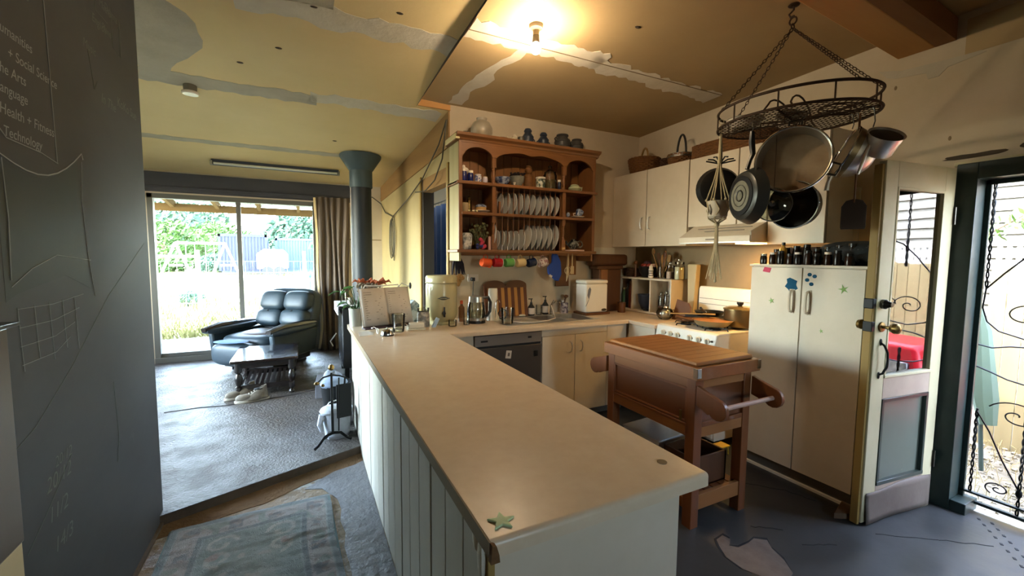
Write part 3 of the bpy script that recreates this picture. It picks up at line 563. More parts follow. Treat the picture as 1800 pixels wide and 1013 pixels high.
ct=one('cardboard_scrap',B().prism([(2.70,1.25),(2.885,1.30),(2.89,1.20),(2.80,1.19)],.0045,.04,'z'),M('brown_card','#6b5540',.9,n=(8,.5)),'torn brown cardboard scrap on the floor between pantry foot and open door','cardboard',bev=.004)
# upper cabinets
def ucab(label,y0,y1,z0,z1,doors,handles=(),group=None):
    c=T('wall_cabinet',label,'cabinet',(0,0,0),0,group); out('carcass',B().box(3.19,y0,z0,XR-.005,y1,z1),white_cab,c)
    for a,d_ in doors: 
        dd=out('door',B().box(3.168,a+.002,z0-.003,3.188,d_-.002,z1-.002),white_cab,c,bev=.0015)
        for hy in handles:
            if a<hy<d_: out('handle',B().tube([(3.168,hy,1.905),(3.145,hy+.003,1.895),(3.138,hy+.008,1.845),(3.145,hy+.003,1.79),(3.168,hy,1.78)],.0055,6),steel,dd)
    return c
ucab('white double door wall cabinet above the small shelf unit, two bar handles',2.778,3.815,1.61,2.385,((3.303,3.812),(2.78,3.298)),(3.35,3.245))
ucab('white wall cabinet directly over the range hood',2.035,2.772,1.775,2.378,((2.29,2.77),(2.037,2.284)))
ucab('white wall cabinet behind the hanging pots, above the spice bottles',1.632,2.03,1.605,2.378,((1.634,2.028),))
hd=T('range_hood','white under-cabinet range hood over the stove with a lit lamp','range hood',(0,0,0))
out('hood_body',B().prism([(XR-.01,1.625),(2.985,1.622),(2.985,1.668),(3.165,1.772),(XR-.01,1.772)],2.04,2.70,'y'),white_cab,hd,bev=.003)
out('hood_side',B().prism([(XR-.01,1.622),(3.0,1.622),(2.99,1.70),(3.165,1.772),(XR-.01,1.772)],2.036,2.0415,'y'),M('hood_grey','#a7a092',.5),hd)
out('hood_slot',B().ob((3.062,2.32,1.7155),(.004,.36,.006),ry=-30),kick,hd); out('hood_rim',B().box(2.985,2.04,1.615,XR-.01,2.70,1.624),steel,hd)
out('front_lines',B().ob((3.10,2.35,1.74),(.003,.5,.004),ry=-30),kick,hd)
out('lamp_lens',B().box(3.10,2.06,1.607,3.30,2.24,1.6155),M('hood_lamp','#ffd9a0',.4,emit='#ffb450',es=5),hd,bev=.003)
b=B()
for i in range(7): b.box(2.9835,2.345+i*.012,1.640,2.9855,2.353+i*.012,1.652).box(2.983,2.348+i*.012,1.643,2.9856,2.350+i*.012,1.649)
out('badge_lettering',b,ink,hd)
hl=bpy.data.lights.new('hood_light','AREA'); hl.energy=1.1; hl.color=(1,.62,.22); hl.size=.15; hl.size_y=.15; ho=bpy.data.objects.new('hood_light',hl); C.objects.link(ho); ho.location=(3.22,2.15,1.60); ho.parent=hd
# ================================================================ DRESSER
dr=T('wall_dresser','wall-hung orange pine dresser with plate racks and scalloped cornice','dresser',(0,0,0))
DX0,DX1,DF,DB=1.262,2.675,3.54,YB-.006
zs=(2.15,1.885,1.552)
for x0 in (DX0-.02,DX1):
    out('side_panel',B().box(x0,DF+.012,1.45,x0+.02,DB,2.50),pine_lit_side if x0<2 else pine,dr,bev=.002)
    out('front_stile',B().box(x0-.002,DF,1.552,x0+.03,DF+.02,2.50),pine,dr,bev=.002)
x=DX0
while x<DX1-.01: x1=min(x+.088,DX1); out('back_board',B().box(x+.0015,DB-.012,1.30 if x>2.3 else 1.50,x1-.0015,DB,2.5),pine_d,dr,bev=.002); x=x1
for z in zs: out('shelf',B().box(DX0-.045 if z!=1.885 else DX0,DF-.02,z-.026,DX1+.045 if z!=1.885 else DX1,DB-.012,z),pine_h,dr,bev=.004)
out('top_board',B().box(DX0,DF,2.475,DX1,DB,2.5),pine_h,dr)
out('cornice',B().prism([(DF+.01,2.49),(DF-.012,2.50),(DF-.02,2.515),(DF-.05,2.53),(DF-.055,2.552),(DB,2.552),(DB,2.49)],DX0-.055,DX1+.055,'x'),pine_h,dr)
out('side_moulding',B().box(DX0-.06,DF-.02,2.5,DX0-.02,DB,2.545),M('cream_moulding','#c9bd8e',.5),dr,bev=.006); out('side_moulding',B().box(DX0-.045,DF+.0,2.13,DX0-.02,DB,2.15),bpy.data.materials['cream_moulding'],dr,bev=.003); out('side_moulding',B().box(DX0-.04,DF+.0,1.53,DX0-.02,DB,1.552),bpy.data.materials['cream_moulding'],dr,bev=.003)
def arch(x0,x1,mid=0):
    P=[]
    for i in range(25):
        k=i/24; s_=sin(PI*k)**.55; z=2.375+.075*s_
        if mid: z-=.022*math.exp(-((k-.5)/.1)**2)
        P.append((x0+(x1-x0)*k,z))
    return P
P1=1.575;P2=2.33
low=[(DX0,2.36)]+arch(DX0+.02,P1-.02)+arch(P1+.02,P2-.02,1)+arch(P2+.02,DX1-.02)+[(DX1,2.36)]
vs=[];fs=[]
for i,(x,z) in enumerate(low): vs+=[(x,DF-.005,z),(x,DF-.005,2.505),(x,DF+.016,z),(x,DF+.016,2.505)]
for i in range(len(low)-1):
    a=i*4; c=a+4; fs+=[(a,c,c+1,a+1),(a+2,a+3,c+3,c+2),(a,a+2,c+2,c)]
out('scalloped_frieze',B().add(vs,fs),pine_h,dr)
out('frieze_bead',B().box(DX0,DF-.006,2.478,DX1,DF,2.488),pine_h,dr,bev=.002)
tprof=[(.016,0),(.016,.02),(.010,.03),(.014,.05),(.017,.07),(.013,.10),(.010,.12),(.015,.13),(.015,.15)]
for px in (P1,P2):
    out('turned_post',B().lathe([(r,z*.95) for r,z in tprof],(px,DF+.018,2.15),14).box(px-.02,DF,2.29,px+.02,DF+.03,2.50),pine,dr)
    out('turned_post',B().box(px-.018,DF,1.885,px+.018,DF+.03,2.125),pine,dr,bev=.002)
    out('turned_post',B().lathe([(r,z) for r,z in tprof],(px,DF+.018,1.66),14).box(px-.02,DF,1.552,px+.02,DF+.03,1.662).box(px-.018,DF,1.80,px+.018,DF+.03,1.86),pine,dr)
    out('divider',B().box(px-.008,DF+.03,1.552,px+.008,DB-.012,2.124),pine_d,dr)
out('left_mid_shelf',B().box(DX0,DF+.02,1.868,P1,DB-.012,1.886),pine_h,dr)
for (n,z0,z1,xa,xb) in ((13,1.885,2.124,P1+.045,P2-.02),(13,1.552,1.859,P1+.045,P2-.02)):
    for i in range(n):
        xx=xa+(xb-xa)*i/(n-1); out('plate_rail_dowel',B().cyl((xx,DF+.045,z0),(xx,DF+.045,z1),.0042,None,6),pine,dr)
out('rack_end_post',B().box(P1+.028,DF+.05,1.885,P1+.05,DF+.07,2.03).box(P1+.07,DF+.05,1.885,P1+.09,DF+.07,2.0),pine,dr,bev=.002)
out('hook_rail',B().box(DX0,DF+.02,1.505,DX1,DF+.04,1.527),pine_d,dr)
# plates in the racks
plate_prof=lambda r:[(0,-.004),(r*.45,-.004),(r*.55,0),(r*.62,.006),(r*.97,.016),(r,.019),(r*.97,.021),(r*.6,.011),(r*.5,.004),(0,.004)]
def plate(x,r,mt,z0,label,grp,i,src={}):
    key=(round(r,3),mt.name)
    if key not in src:
        b=B().at(0,0,0,0,-90+7,0).lathe(plate_prof(r),n=36); o=out('dinner_plate',b,mt); src[key]=o
        b2=B().at(0,0,0,0,-90+7,0).lathe([(r*.94,.0155),(r*1.01,.018),(r*1.01,.022),(r*.94,.0215)],n=36); out('plate_rim',b2,M('plate_rim_glaze','#d5d5d0',.2) if 'plate_rim_glaze' not in bpy.data.materials else bpy.data.materials['plate_rim_glaze'],o)
    else: o=copy_tree(src[key])
    o.location=(x,DF+.11,z0+r*.995); tag(o,label,'plate',grp)
ords='first second third fourth fifth sixth seventh eighth ninth tenth eleventh twelfth'.split()
xx0=P1+.115; st_=(P2-.035-xx0)/9
for i in range(10): plate(xx0+st_*i,.104 if i else .1,willow,1.886,'blue patterned plate on edge in the upper rack, %s from the left post'%ords[i],'blue patterned plates in the upper rack',i)
lows=[(P1+.03,.128,white_e)]+[(P1+.085+.05*i,.092,cow) for i in range(5)]+[(P1+.345,.10,cream_e)]+[(P1+.40+.057*i,.122,willow_b) for i in range(5)]+[(P2-.055,.13,willow_b)]
labs=['large white plate on edge, leftmost in the lower rack']+['small brown patterned plate in the lower rack, %s of five'%ords[i] for i in range(5)]+['cream plate in the middle of the lower rack']+['large dark patterned plate in the lower rack, %s after the cream one'%ords[i] for i in range(5)]+['large dark patterned plate with pale rim at the right end of the lower rack']
for i,((x,r,mt),lb) in enumerate(zip(lows,labs)): plate(x,r,mt,1.553,lb,'plates in the lower rack',i)
# generic vessels
def jar(name,label,cat,loc,r,h,mat,fill=None,lid=None,fh=.6,group=None,lidh=.02,knob=False,neck=.85):
    t=T(name,label,cat,loc,0,group)
    out('jar_body',B().lathe([(0,0),(r*.95,0),(r,.01),(r,h*.8),(r*neck,h*.92),(r*neck,h)],n=20),mat,t)
    if fill: out('contents',B().lathe([(0,.004),(r*.9,.004),(r*.9,h*fh),(0,h*fh)],n=16),fill,t)
    if lid:
        l=B().lathe([(0,h),(r*neck*1.06,h),(r*neck*1.06,h+lidh),(0,h+lidh*1.1)],n=18)
        if knob: l.ell((0,0,h+lidh+.018),(.016,.016,.02),10,8)
        out('lid',l,lid,t)
    return t
# on top of the dresser (z 2.552)
zt2=2.552
def milk(x,label,col,h=.155,r=.055):
    t=T('milk_can',label,'jar',(x,3.68,zt2),0,'pots on top of the dresser')
    out('can_body',B().lathe([(0,0),(r,0),(r,h*.5),(r*1.05,h*.55),(r*.62,h*.75),(r*.58,h*.8),(r*.7,h*.84),(r*.7,h*.9),(r*.5,h),(0,h)],n=20),col,t)
    for s in (-1,1): out('can_handle',B().tube([(s*r,0,h*.5),(s*r*1.35,0,h*.42),(s*r*1.3,0,h*.25),(s*r,0,h*.2)],.006,6),col,t)
milk(1.99,'dark blue salt-glazed churn on the dresser top, taller of the two blue ones',stone_blue,.17); milk(2.165,'dark blue salt-glazed churn on the dresser top, beside the grey pots',stone_blue,.155,.052)
def urn(x,label,h,r):
    t=T('stoneware_urn',label,'jar',(x,3.68,zt2),0,'pots on top of the dresser')
    out('urn_body',B().lathe([(0,0),(r*.9,0),(r,h*.3),(r,h*.62),(r*.7,h*.82),(r*.68,h*.88),(r*.8,h*.93),(r*.76,h),(r*.5,h),(r*.5,h*.9)],n=20),stone_grey,t)
    for s in (-1,1): out('urn_handle',B().tube([(s*r*.98,0,h*.6),(s*r*1.15,0,h*.72),(s*r*1.0,0,h*.8),(s*r*.8,0,h*.74)],.008,6),stone_grey,t)
    out('relief_band',B().ring((0,0,h*.3),r*1.0,.004,24,5).ring((0,0,h*.55),r*1.0,.004,24,5),stone_grey,t)
urn(2.385,'grey stoneware urn on the dresser, larger one with relief pattern',.165,.078); urn(2.56,'smaller grey stoneware urn at the right end of the dresser top',.14,.066)
t=T('round_jug','pale round glazed jug near the left end of the dresser top','jug',(1.50,3.66,zt2)); out('jug_body',B().lathe([(0,0),(.06,0),(.098,.05),(.10,.1),(.075,.15),(.045,.17),(.05,.19),(.04,.19),(.035,.17)],n=24),M('pale_glaze','#a99f8d',.3,n=(6,.5),col2='#857a67'),t)
one('small_teapot',B().lathe([(0,0),(.03,0),(.04,.02),(.028,.04),(0,.045)],n=14).tube([(.035,0,.015),(.06,0,.04)],[.008,.005],6),stone_grey,'tiny dark teapot at the left end of the dresser top','teapot',loc=(1.33,3.62,zt2))
t=T('garlic_bunch','bunch of pale garlic bulbs on the dresser top','garlic',(1.79,3.62,zt2))
for i,(a,c,d) in enumerate(((-.05,0,.02),(0,-.02,.022),(.045,.01,.026),(-.01,.03,.024),(.02,-.01,.055))): out('bulb',B().ell((a,c,d),(.024,.024,.022),10,8).cyl((a,c,d+.018),(a+.004,c,d+.038),.005,.002,6),M('garlic_skin','#cfc5ae',.6) if i==0 else bpy.data.materials['garlic_skin'],t)
one('wooden_saucer',B().lathe([(0,0),(.05,0),(.075,.022),(.07,.024),(.04,.006),(0,.006)],n=18),walnut,'shallow brown dish beside the garlic on the dresser','dish',loc=(1.68,3.62,zt2))
one('ribbed_tin',B().lathe([(0,0),(.032,0),(.032,.065),(.03,.07),(0,.07)],n=16),tin,'short tin cylinder between the garlic and the blue churns','tin',loc=(1.895,3.64,zt2))
# shelf 1 contents (z 2.15)
z1=2.15
one('long_platter',B().ell((0,0,.006),(.13,.05,.006),24,6),white_e,'long white platter under the blue jars on the top left shelf','platter',loc=(1.42,3.62,z1))
cob=M('cobalt_glaze','#1d2560',.15)
jar('cobalt_jar','cobalt blue jar with white lid on the top left shelf','jar',(1.315,3.63,z1+.013),.032,.085,cob,lid=white_e,knob=True)
jar('cobalt_cup','cobalt blue pot with white lid in front of the tall white figure','jar',(1.368,3.60,z1+.013),.028,.07,cob,lid=white_e)
t=T('white_figurine','white round-headed ornament on the top left shelf','ornament',(1.355,3.70,z1)); out('ornament_body',B().lathe([(0,0),(.03,0),(.026,.06),(.018,.09),(0,.095)],n=14),white_e,t); out('ornament_head',B().ell((0,0,.12),(.034,.034,.03),14,10),white_e,t)
jar('lidded_pot','small white pot with blue print and lid, top left shelf','pot',(1.445,3.61,z1+.013),.033,.058,M('white_print','#d5d2d0',.25,n=(60,.1),col2='#6b719c'),lid=white_e,lidh=.008)
jar('lilac_pot','small pale lilac cup beside the turned post, top left shelf','cup',(1.515,3.61,z1+.013),.024,.045,M('lilac_glaze','#c3b9c9',.3),lid=white_e,lidh=.005)
def bowl_o(name,label,cat,loc,r,h,mt,group=None,rim=None):
    t=T(name,label,cat,loc,0,group); out('bowl_body',B().lathe([(0,0),(r*.5,0),(r*.55,.006),(r*.9,h*.5),(r,h),(r*.95,h),(r*.84,h*.5),(r*.4,.012),(0,.012)],n=26),mt,t)
    if rim: out('rim_band',B().ring((0,0,h),r,.003,26,5),rim,t)
    return t
bowl_o('patterned_bowl','blue and white patterned bowl in the middle of the top dresser shelf','bowl',(1.69,3.61,z1),.075,.072,blue_pat)
t=bowl_o('grey_glass_bowl','grey glazed pot filled with dark berries beside the patterned bowl','bowl',(1.845,3.62,z1),.072,.095,M('grey_glaze','#8b8a7f',.3,n=(16,.5),col2='#5f5f57'))
b=B()
for i in range(26): a=random.uniform(0,6.28); q=random.uniform(0,.085); b.ell((q*cos(a),q*sin(a),.1+random.uniform(0,.03)),(.013,.013,.01),6,5)
out('berries',b,M('dark_berry','#221a1c',.5),t)
one('white_egg_cup',B().lathe([(0,0),(.012,0),(.008,.012),(.015,.03),(.012,.03),(.006,.016)],n=12),white_e,'tiny white egg cup in front of the berry pot','egg cup',loc=(1.79,3.565,z1))
t=T('woven_figure','brown woven dolly figure standing on the top dresser shelf','ornament',(1.975,3.63,z1)); out('figure_body',B().lathe([(0,0),(.05,0),(.042,.06),(.046,.1),(.03,.13),(0,.14)],n=14),wicker,t); out('figure_head',B().ell((0,0,.165),(.038,.038,.04),12,10).ell((0,0,.20),(.03,.03,.015),10,6),wicker,t)
t=jar('printed_mug','white pot with dark green print, top dresser shelf','pot',(2.083,3.585,z1),.046,.098,M('green_print','#c9c7b4',.3,n=(26,.12),col2='#2f4236'),neck=.9); out('rim_band',B().lathe([(.043,.085),(.049,.088),(.049,.104),(.043,.106)],n=20),white_e,t)
t=jar('glass_decanter','large stoppered glass jar of dried herbs on the top dresser shelf','jar',(2.21,3.62,z1),.068,.17,ware_m,fill=M('dried_herbs','#6a5a35',.9,n=(50,.6),col2='#3c331d'),fh=.55); out('stopper',B().lathe([(0,.17),(.045,.172),(.03,.19),(.012,.2),(.02,.225),(0,.24)],n=16),ware_m,t)
jar('blue_bottle','small dark blue bottle with white cap beside the glass jar','bottle',(2.287,3.57,z1),.018,.075,navy_e,lid=white_e)
one('sauce_boat',B().lathe([(0,0),(.045,0),(.065,.03),(.06,.045),(.05,.03),(0,.012)],n=20).tube([(.06,0,.035),(.09,0,.05),(.085,0,.02),(.055,0,.012)],.006,6).ell((0,0,.055),(.05,.035,.02),14,8),M('pale_green_glaze','#b8bd96',.3),'pale green butter dish on the top right dresser shelf','dish',loc=(2.49,3.6,z1))
# shelf 2 left/right
z2=1.886
jar('mustard_pot','tan stoneware mug on the middle left dresser shelf','mug',(1.325,3.62,z2),.035,.085,M('tan_stoneware','#9a8462',.5),fh=.5)
jar('brass_bell','small brown brass bell behind the cake plate','bell',(1.385,3.68,z2),.025,.095,brass,lid=brass,knob=True)
t=T('cake_plate','plate with small cake under a blue patterned lid, middle left shelf','cake dish',(1.47,3.60,z2)); out('dish',B().lathe([(0,0),(.04,0),(.085,.018),(.082,.021),(0,.008)],n=24),white_e,t); out('cake',B().lathe([(0,.015),(.048,.015),(.048,.05),(0,.05)],n=18),M('cake_tan','#c99a5a',.7,n=(12,.5)),t); out('lid',B().lathe([(.052,.05),(.05,.065),(.03,.078),(0,.08)],n=18),blue_pat,t)
for i,(dx,c) in enumerate(((0,'#d2c79a'),(.03,'#d8cfb4'),(.055,'#c9bd92'))): one('glass_pebble',B().ell((0,0,.008),(.014,.01,.008),10,6),M('shell_cream',c,.4),'pale little shell lying %s at the front of the middle left shelf'%('leftmost','second','third')[i],'shell','shells on the dresser shelf',loc=(1.335+dx*1.3,3.545,z2))
t=T('teacup','white patterned teacup tipped on its saucer, middle right dresser shelf','cup',(2.53,3.59,z2)); out('saucer',B().lathe([(0,0),(.04,0),(.068,.014),(.066,.017),(0,.007)],n=22),white_e,t); out('cup_body',B().at(.01,0,.045,0,38,20).lathe([(0,-.03),(.022,-.03),(.036,0),(.042,.032),(.039,.032),(.02,-.022),(0,-.024)],n=20),blue_pat,t); out('cup_handle',B().tube([(-.03,0,.05),(-.055,0,.045),(-.05,0,.025),(-.03,0,.022)],.004,6),white_e,t)
one('patterned_egg',B().ell((0,0,.028),(.02,.02,.028),12,10),blue_pat,'blue patterned egg beside the teacup, middle right shelf','ornament',loc=(2.41,3.59,z2))
# bottom shelf
z3=1.553
one('toast_rack_jug',B().prism([(-.045,0),(.035,0),(.05,.13),(.03,.15),(-.03,.15),(-.05,.12)],-.03,.03,'y'),M('grey_floral_print','#c6c6c2',.35,n=(20,.15),col2='#63686e'),'tall white floral pitcher on the bottom left dresser shelf','pitcher',loc=(1.33,3.6,z3),rz=15,bev=.008)
t=T('dried_arrangement','dried herbs and red flowers bundled on the bottom left dresser shelf','dried flowers',(1.45,3.62,z3))
b=B()
for i in range(60): a=random.uniform(0,6.28); p0=(random.uniform(-.03,.03),random.uniform(-.03,.03),.01); p1=(p0[0]+.09*cos(a)*random.random(),p0[1]+.05*sin(a),random.uniform(.1,.24)); b.tube([p0,((p0[0]+p1[0])/2+.01,(p0[1]+p1[1])/2,(p0[2]+p1[2])/2),p1],[.002,.002,.001],4); b.ell(p1,(.012,.006,.012),6,4)
out('stems',b,M('sage_stems','#6e6b45',.9,n=(20,.5),col2='#4b4a2f'),t); b=B()
for i in range(7): b.ell((.03+random.uniform(-.02,.03),-.03,.02+.012*i),(.018,.015,.02),8,6)
out('red_flowers',b,M('red_bloom','#b5344b',.7),t); b=B()
for i in range(6): b.ell((-.01+random.uniform(-.02,.04),-.035,.015+.006*i),(.015,.012,.012),8,6)
out('blue_flowers',b,M('blue_bloom','#2b3270',.7),t)
one('pink_candle',B().lathe([(0,0),(.013,0),(.013,.12),(0,.122)],n=12),M('pink_wax','#d3a79a',.5),'tall pale pink candle beside the turned post, bottom left shelf','candle',loc=(1.545,3.575,z3))
t=T('patterned_teapot','black and white patterned teapot on the bottom right dresser shelf','teapot',(2.49,3.6,z3+.014)); out('pot_body',B().ell((0,0,.05),(.062,.05,.05),20,12),willow_b,t); out('pot_handle',B().ring((.075,0,.055),.032,.008,16,6,'y'),willow_b,t); out('pot_spout',B().tube([(-.05,0,.04),(-.085,0,.06),(-.095,0,.09)],[.016,.01,.008],8),willow_b,t); out('lid',B().lathe([(0,.095),(.035,.093),(.02,.105),(.008,.112),(0,.12)],n=14),willow_b,t)
one('lace_mat',B().lathe([(0,0),(.11,0),(.11,.012),(0,.012)],n=24),M('pink_cloth','#c9a99a',.8),'pink folded cloth under the patterned teapot','cloth',loc=(2.49,3.6,z3))
one('folded_napkin',B().prism([(-.05,0),(.04,0),(.0,.07)],-.02,.02,'y'),M('lilac_cloth','#8f8fb0',.8,n=(20,.3),col2='#d0cdd0'),'lilac and white napkin folded behind the patterned teapot','napkin',loc=(2.40,3.69,z3),bev=.004)
# mugs hanging under the dresser
mugd=[('orange',terra),('dark red',red_e),('green',green_e),('cream',cream_e),('navy blue',navy_e),('white printed',M('white_pink_print','#d9cbc2',.25,n=(30,.1),col2='#9a6f6f'))]
for i,((nm,mt),mx) in enumerate(zip(mugd,(1.50,1.615,1.735,1.855,1.975,2.10))):
    t=T('hanging_mug','%s mug hanging on a hook below the dresser'%nm,'mug',(mx,3.56,1.435),0,'mugs hanging below the dresser')
    b=B().at(0,0,0,0,96-4*i,12).lathe([(0,-.045),(.034,-.045),(.04,-.035),(.04,.042),(.043,.046),(.039,.046),(.036,.038),(.034,-.036),(0,-.037)],n=20); out('mug_body',b,mt,t)
    out('mug_rim',B().at(0,0,0,0,96-4*i,12).ring((0,0,.045),.041,.003,20,5),white_e if i in(1,2,4) else mt,t)
    out('mug_handle',B().at(0,0,0,0,0,12).tube([(-.02,0,.036),(-.022,0,.062),(0,0,.072),(.022,0,.062),(.02,0,.036)],.005,6),mt,t)
    out('hook',B().tube([(0,0,.09),(.003,0,.078),(.006,0,.068),(-.002,0,.064)],.002,4),brass,t)
t=T('oven_mitt','bright blue quilted oven mitt hanging under the dresser','oven mitt',(2.235,3.56,1.52)); out('mitt',B().prism([(-.03,.0),(.035,0),(.075,-.08),(.085,-.20),(.05,-.27),(.01,-.26),(-.07,-.19),(-.08,-.13),(-.03,-.08)],-.012,.012,'y'),blue_cloth,t,bev=.008); out('mitt_label',B().ob((-.045,-.0135,-.215),(.035,.002,.02),ry=30),paper,t); out('hanging_loop',B().ring((0,0,.004),.014,.003,12,4,'y'),blue_cloth,t)
t=T('hanging_whisk','pale wire and string utensils hanging under the dresser','utensils',(2.40,3.56,1.525))
b=B()
for i in range(5): a=i*PI/5; b.tube([(0,0,-.12)]+[(.035*cos(a)*sin(PI*k/6),.035*sin(a)*sin(PI*k/6),-.12-.10*k/6) for k in range(1,6)]+[(0,0,-.22)],.0022,4)
b.cyl((0,0,0),(0,0,-.12),.008,.01,8); out('whisk',b,M('pale_utensil','#b9a27a',.6),t); out('spatula',B().cyl((.05,0,0),(.05,0,-.13),.006,.007,8).ob((.052,0,-.165),(.04,.006,.08)),bpy.data.materials['pale_utensil'],t,bev=.002); out('cloth_strip',B().prism([(.0,-.01),(.012,-.01),(.018,-.22),(-.008,-.28),(-.01,-.15)],.01,.016,'y'),rope_m,t)
hb=one('hanging_chopping_board',B().prism([(-.07,-.36),(.09,-.36),(.09,-.06),(.05,-.04),(.03,0),(-.01,0),(-.03,-.04),(-.07,-.06)],-.009,.009,'y'),walnut,'brown chopping board hanging behind the pale utensils','chopping board',loc=(2.47,3.785,1.54),bev=.004)
# block and big wooden paddle
t=T('striped_board','two-lobed striped light and dark wood chopping board leaning on the wall','chopping board',(1.79,3.70,.9035))
t.rotation_euler=(R(-9),0,0)
nst=13; wd=.46
for i in range(nst):
    x0=-wd/2+wd*i/nst; x1=x0+wd/nst
    def top(x): u=x/wd*2; return .30+.055*math.sqrt(max(0,1-((abs(u)-.52)/.5)**2))-.0
    out('strip',B().prism([(x0+.0006,0),(x1-.0006,0),(x1-.0006,top(x1)),((x0+x1)/2,top((x0+x1)/2)),(x0+.0006,top(x0))],-.01,.01,'y'),bam_l if i%2 else bam_d,t)
out('end_cap',B().prism([(-wd/2*(1-0)+wd*k/40,(lambda u:.30+.055*math.sqrt(max(0,1-((abs(u)-.52)/.5)**2)))(-1+2*k/40)+.003) for k in range(41)]+[(wd/2,.285),(-wd/2,.285)],-.0115,-.0095,'y'),walnut,t)
t=T('wooden_block','large aged wooden pillar block with wide cap standing in the corner behind the white bin','wooden block',(3.02,3.70,.9)); out('cap',B().box(-.24,-.055,.50,.24,.10,.625),peel_w,t,bev=.03); out('neck_ring',B().box(-.18,-.05,.46,.18,.09,.50),peel_w,t,bev=.01); out('shaft',B().box(-.15,-.045,0,.15,.085,.46),peel_w,t,bev=.008); out('pale_wedge',B().box(-.13,-.052,.30,-.04,-.044,.46),pine,t,bev=.003)
# bin
t=T('white_pedal_bin','square white lidded bin with grey feather drawing on the bench corner','bin',(2.715,3.58,.922)); out('bin_body',B().box(-.14,-.09,0,.14,.09,.295),white_enamel,t,bev=.015); out('bin_lid',B().box(-.143,-.093,.297,.143,.093,.335),white_enamel,t,bev=.014)
b=B().prism([(-.10,.14),(-.085,.19),(-.075,.24),(-.09,.265),(-.11,.24),(-.12,.18)],-.0925,-.0905,'y').tube([(-.10,-.092,.14),(-.125,-.092,.09),(-.138,-.092,.07)],.0025,4); out('feather_drawing',b,M('grey_ink','#6d6f76',.7),t); out('corner_badge',B().ell((.095,-.091,.025),(.035,.003,.014),14,6),steel_d,t)
one('bread_board',B().box(-.155,-.11,0,.155,.11,.022),walnut,'flat brown board under the white bin','board',loc=(2.72,3.58,.9),bev=.004)
jar('brown_pot','short brown wooden pot on the bench right of the white bin','pot',(3.08,3.53,.9),.042,.10,walnut,lid=peel_w,lidh=.01,neck=1)
t=jar('utensil_crock','purple patterned crock beside the sink, holding a scrubbing brush','crock',(2.475,3.735,.9),.045,.11,purple_pat,neck=1); out('brush',B().cyl((0,0,.09),(.02,0,.16),.008,.01,8).ell((.025,0,.175),(.028,.02,.018),12,8),walnut,t); out('steel_scourer',B().ell((-.015,0,.125),(.02,.02,.02),8,6),steel,t)
def pump(x,y,lab,h=.135):
    t=T('soap_bottle',lab,'soap bottle',(x,y,.9005),0,'soap bottles behind the sink'); out('bottle_body',B().lathe([(0,0),(.034,0),(.036,.01),(.036,h*.62),(.014,h*.85),(.012,h),(0,h)],n=18),black_m,t); out('label',B().lathe([(.0368,h*.12),(.0368,h*.58)],n=18,a0=PI*1.05,a1=PI*1.9),paper,t); out('pump',B().cyl((0,0,h),(0,0,h+.03),.006,None,8).box(-.03,-.006,h+.028,.012,.006,h+.038),black_m,t); return t
pump(2.06,3.70,'brown glass pump bottle of soap beside the striped board'); pump(2.245,3.735,'brown glass pump bottle of soap behind the sink tap',.15)
jar('drinking_glass','small clear glass between the two soap bottles','glass',(2.165,3.73,.9),.03,.10,ware_m,neck=1)
one('soap_cake',B().ell((0,0,.012),(.035,.025,.012),14,8,.8),M('cream_soap','#d5ccb0',.4),'cream cake of soap on the sink rim beside the striped board','soap',loc=(1.93,3.645,.9035))
one('round_grill_iron',B().ring((0,0,.05),.045,.006,18,5,'y').cyl((0,0,0),(0,0,.01),.02,None,8),black_m,'small black round wire handle beside the striped board foot','handle',loc=(1.68,3.57,.9))
# water filter, jug, kettle, crock
t=T('water_filter','white cylindrical bench water filter with curved steel spout','water filter',(1.575,3.56,.9035)); out('filter_body',B().lathe([(0,0),(.06,0),(.06,.03),(.048,.05),(.043,.08),(.043,.285),(.038,.295),(0,.297)],n=24),white_enamel,t); out('spout',B().tube([(.0,-.062,.02),(.0,-.064,.16),(.012,-.066,.19),(.03,-.068,.195),(.04,-.068,.17)],.004,6),chrome,t)
t=T('measuring_jug','clear ribbed plastic jug at the edge of the sink drainer','jug',(1.60,3.30,.9035)); out('jug_body',B().lathe([(0,0),(.05,0),(.058,.12),(.06,.14),(.057,.14),(.055,.12),(.047,.006),(0,.006)],n=22),ware_m,t); out('jug_ribs',B().ring((0,0,.04),.053,.0015,22,4).ring((0,0,.08),.056,.0015,22,4),ware_m,t)
t=T('glass_kettle','clear glass electric kettle with black handle and steel base','kettle',(1.385,3.50,.9)); out('kettle_base',B().lathe([(0,0),(.085,0),(.085,.02),(.078,.025),(0,.025)],n=24),black_m,t); out('kettle_glass',B().lathe([(.078,.04),(.082,.06),(.08,.13),(.068,.19)],n=24),ware_m,t,solid=.002); out('steel_band',B().lathe([(.0,.025),(.08,.025),(.08,.045),(0,.045)],n=24),steel,t); out('kettle_collar',B().lathe([(.068,.188),(.064,.235),(.03,.245),(0,.247)],n=24),steel,t); out('water',B().lathe([(0,.046),(.077,.046),(.077,.11),(0,.11)],n=20),ware_g,t); out('kettle_handle',B().tube([(.06,-.01,.225),(.11,-.02,.225),(.13,-.022,.18),(.125,-.022,.10),(.10,-.018,.06),(.08,-.01,.055)],[.012,.014,.014,.013,.012,.01],8),black_m,t)
t=T('stoneware_crock','large cream-green stoneware water crock with lid and black tap','water crock',(1.09,3.58,.9)); CR=.137
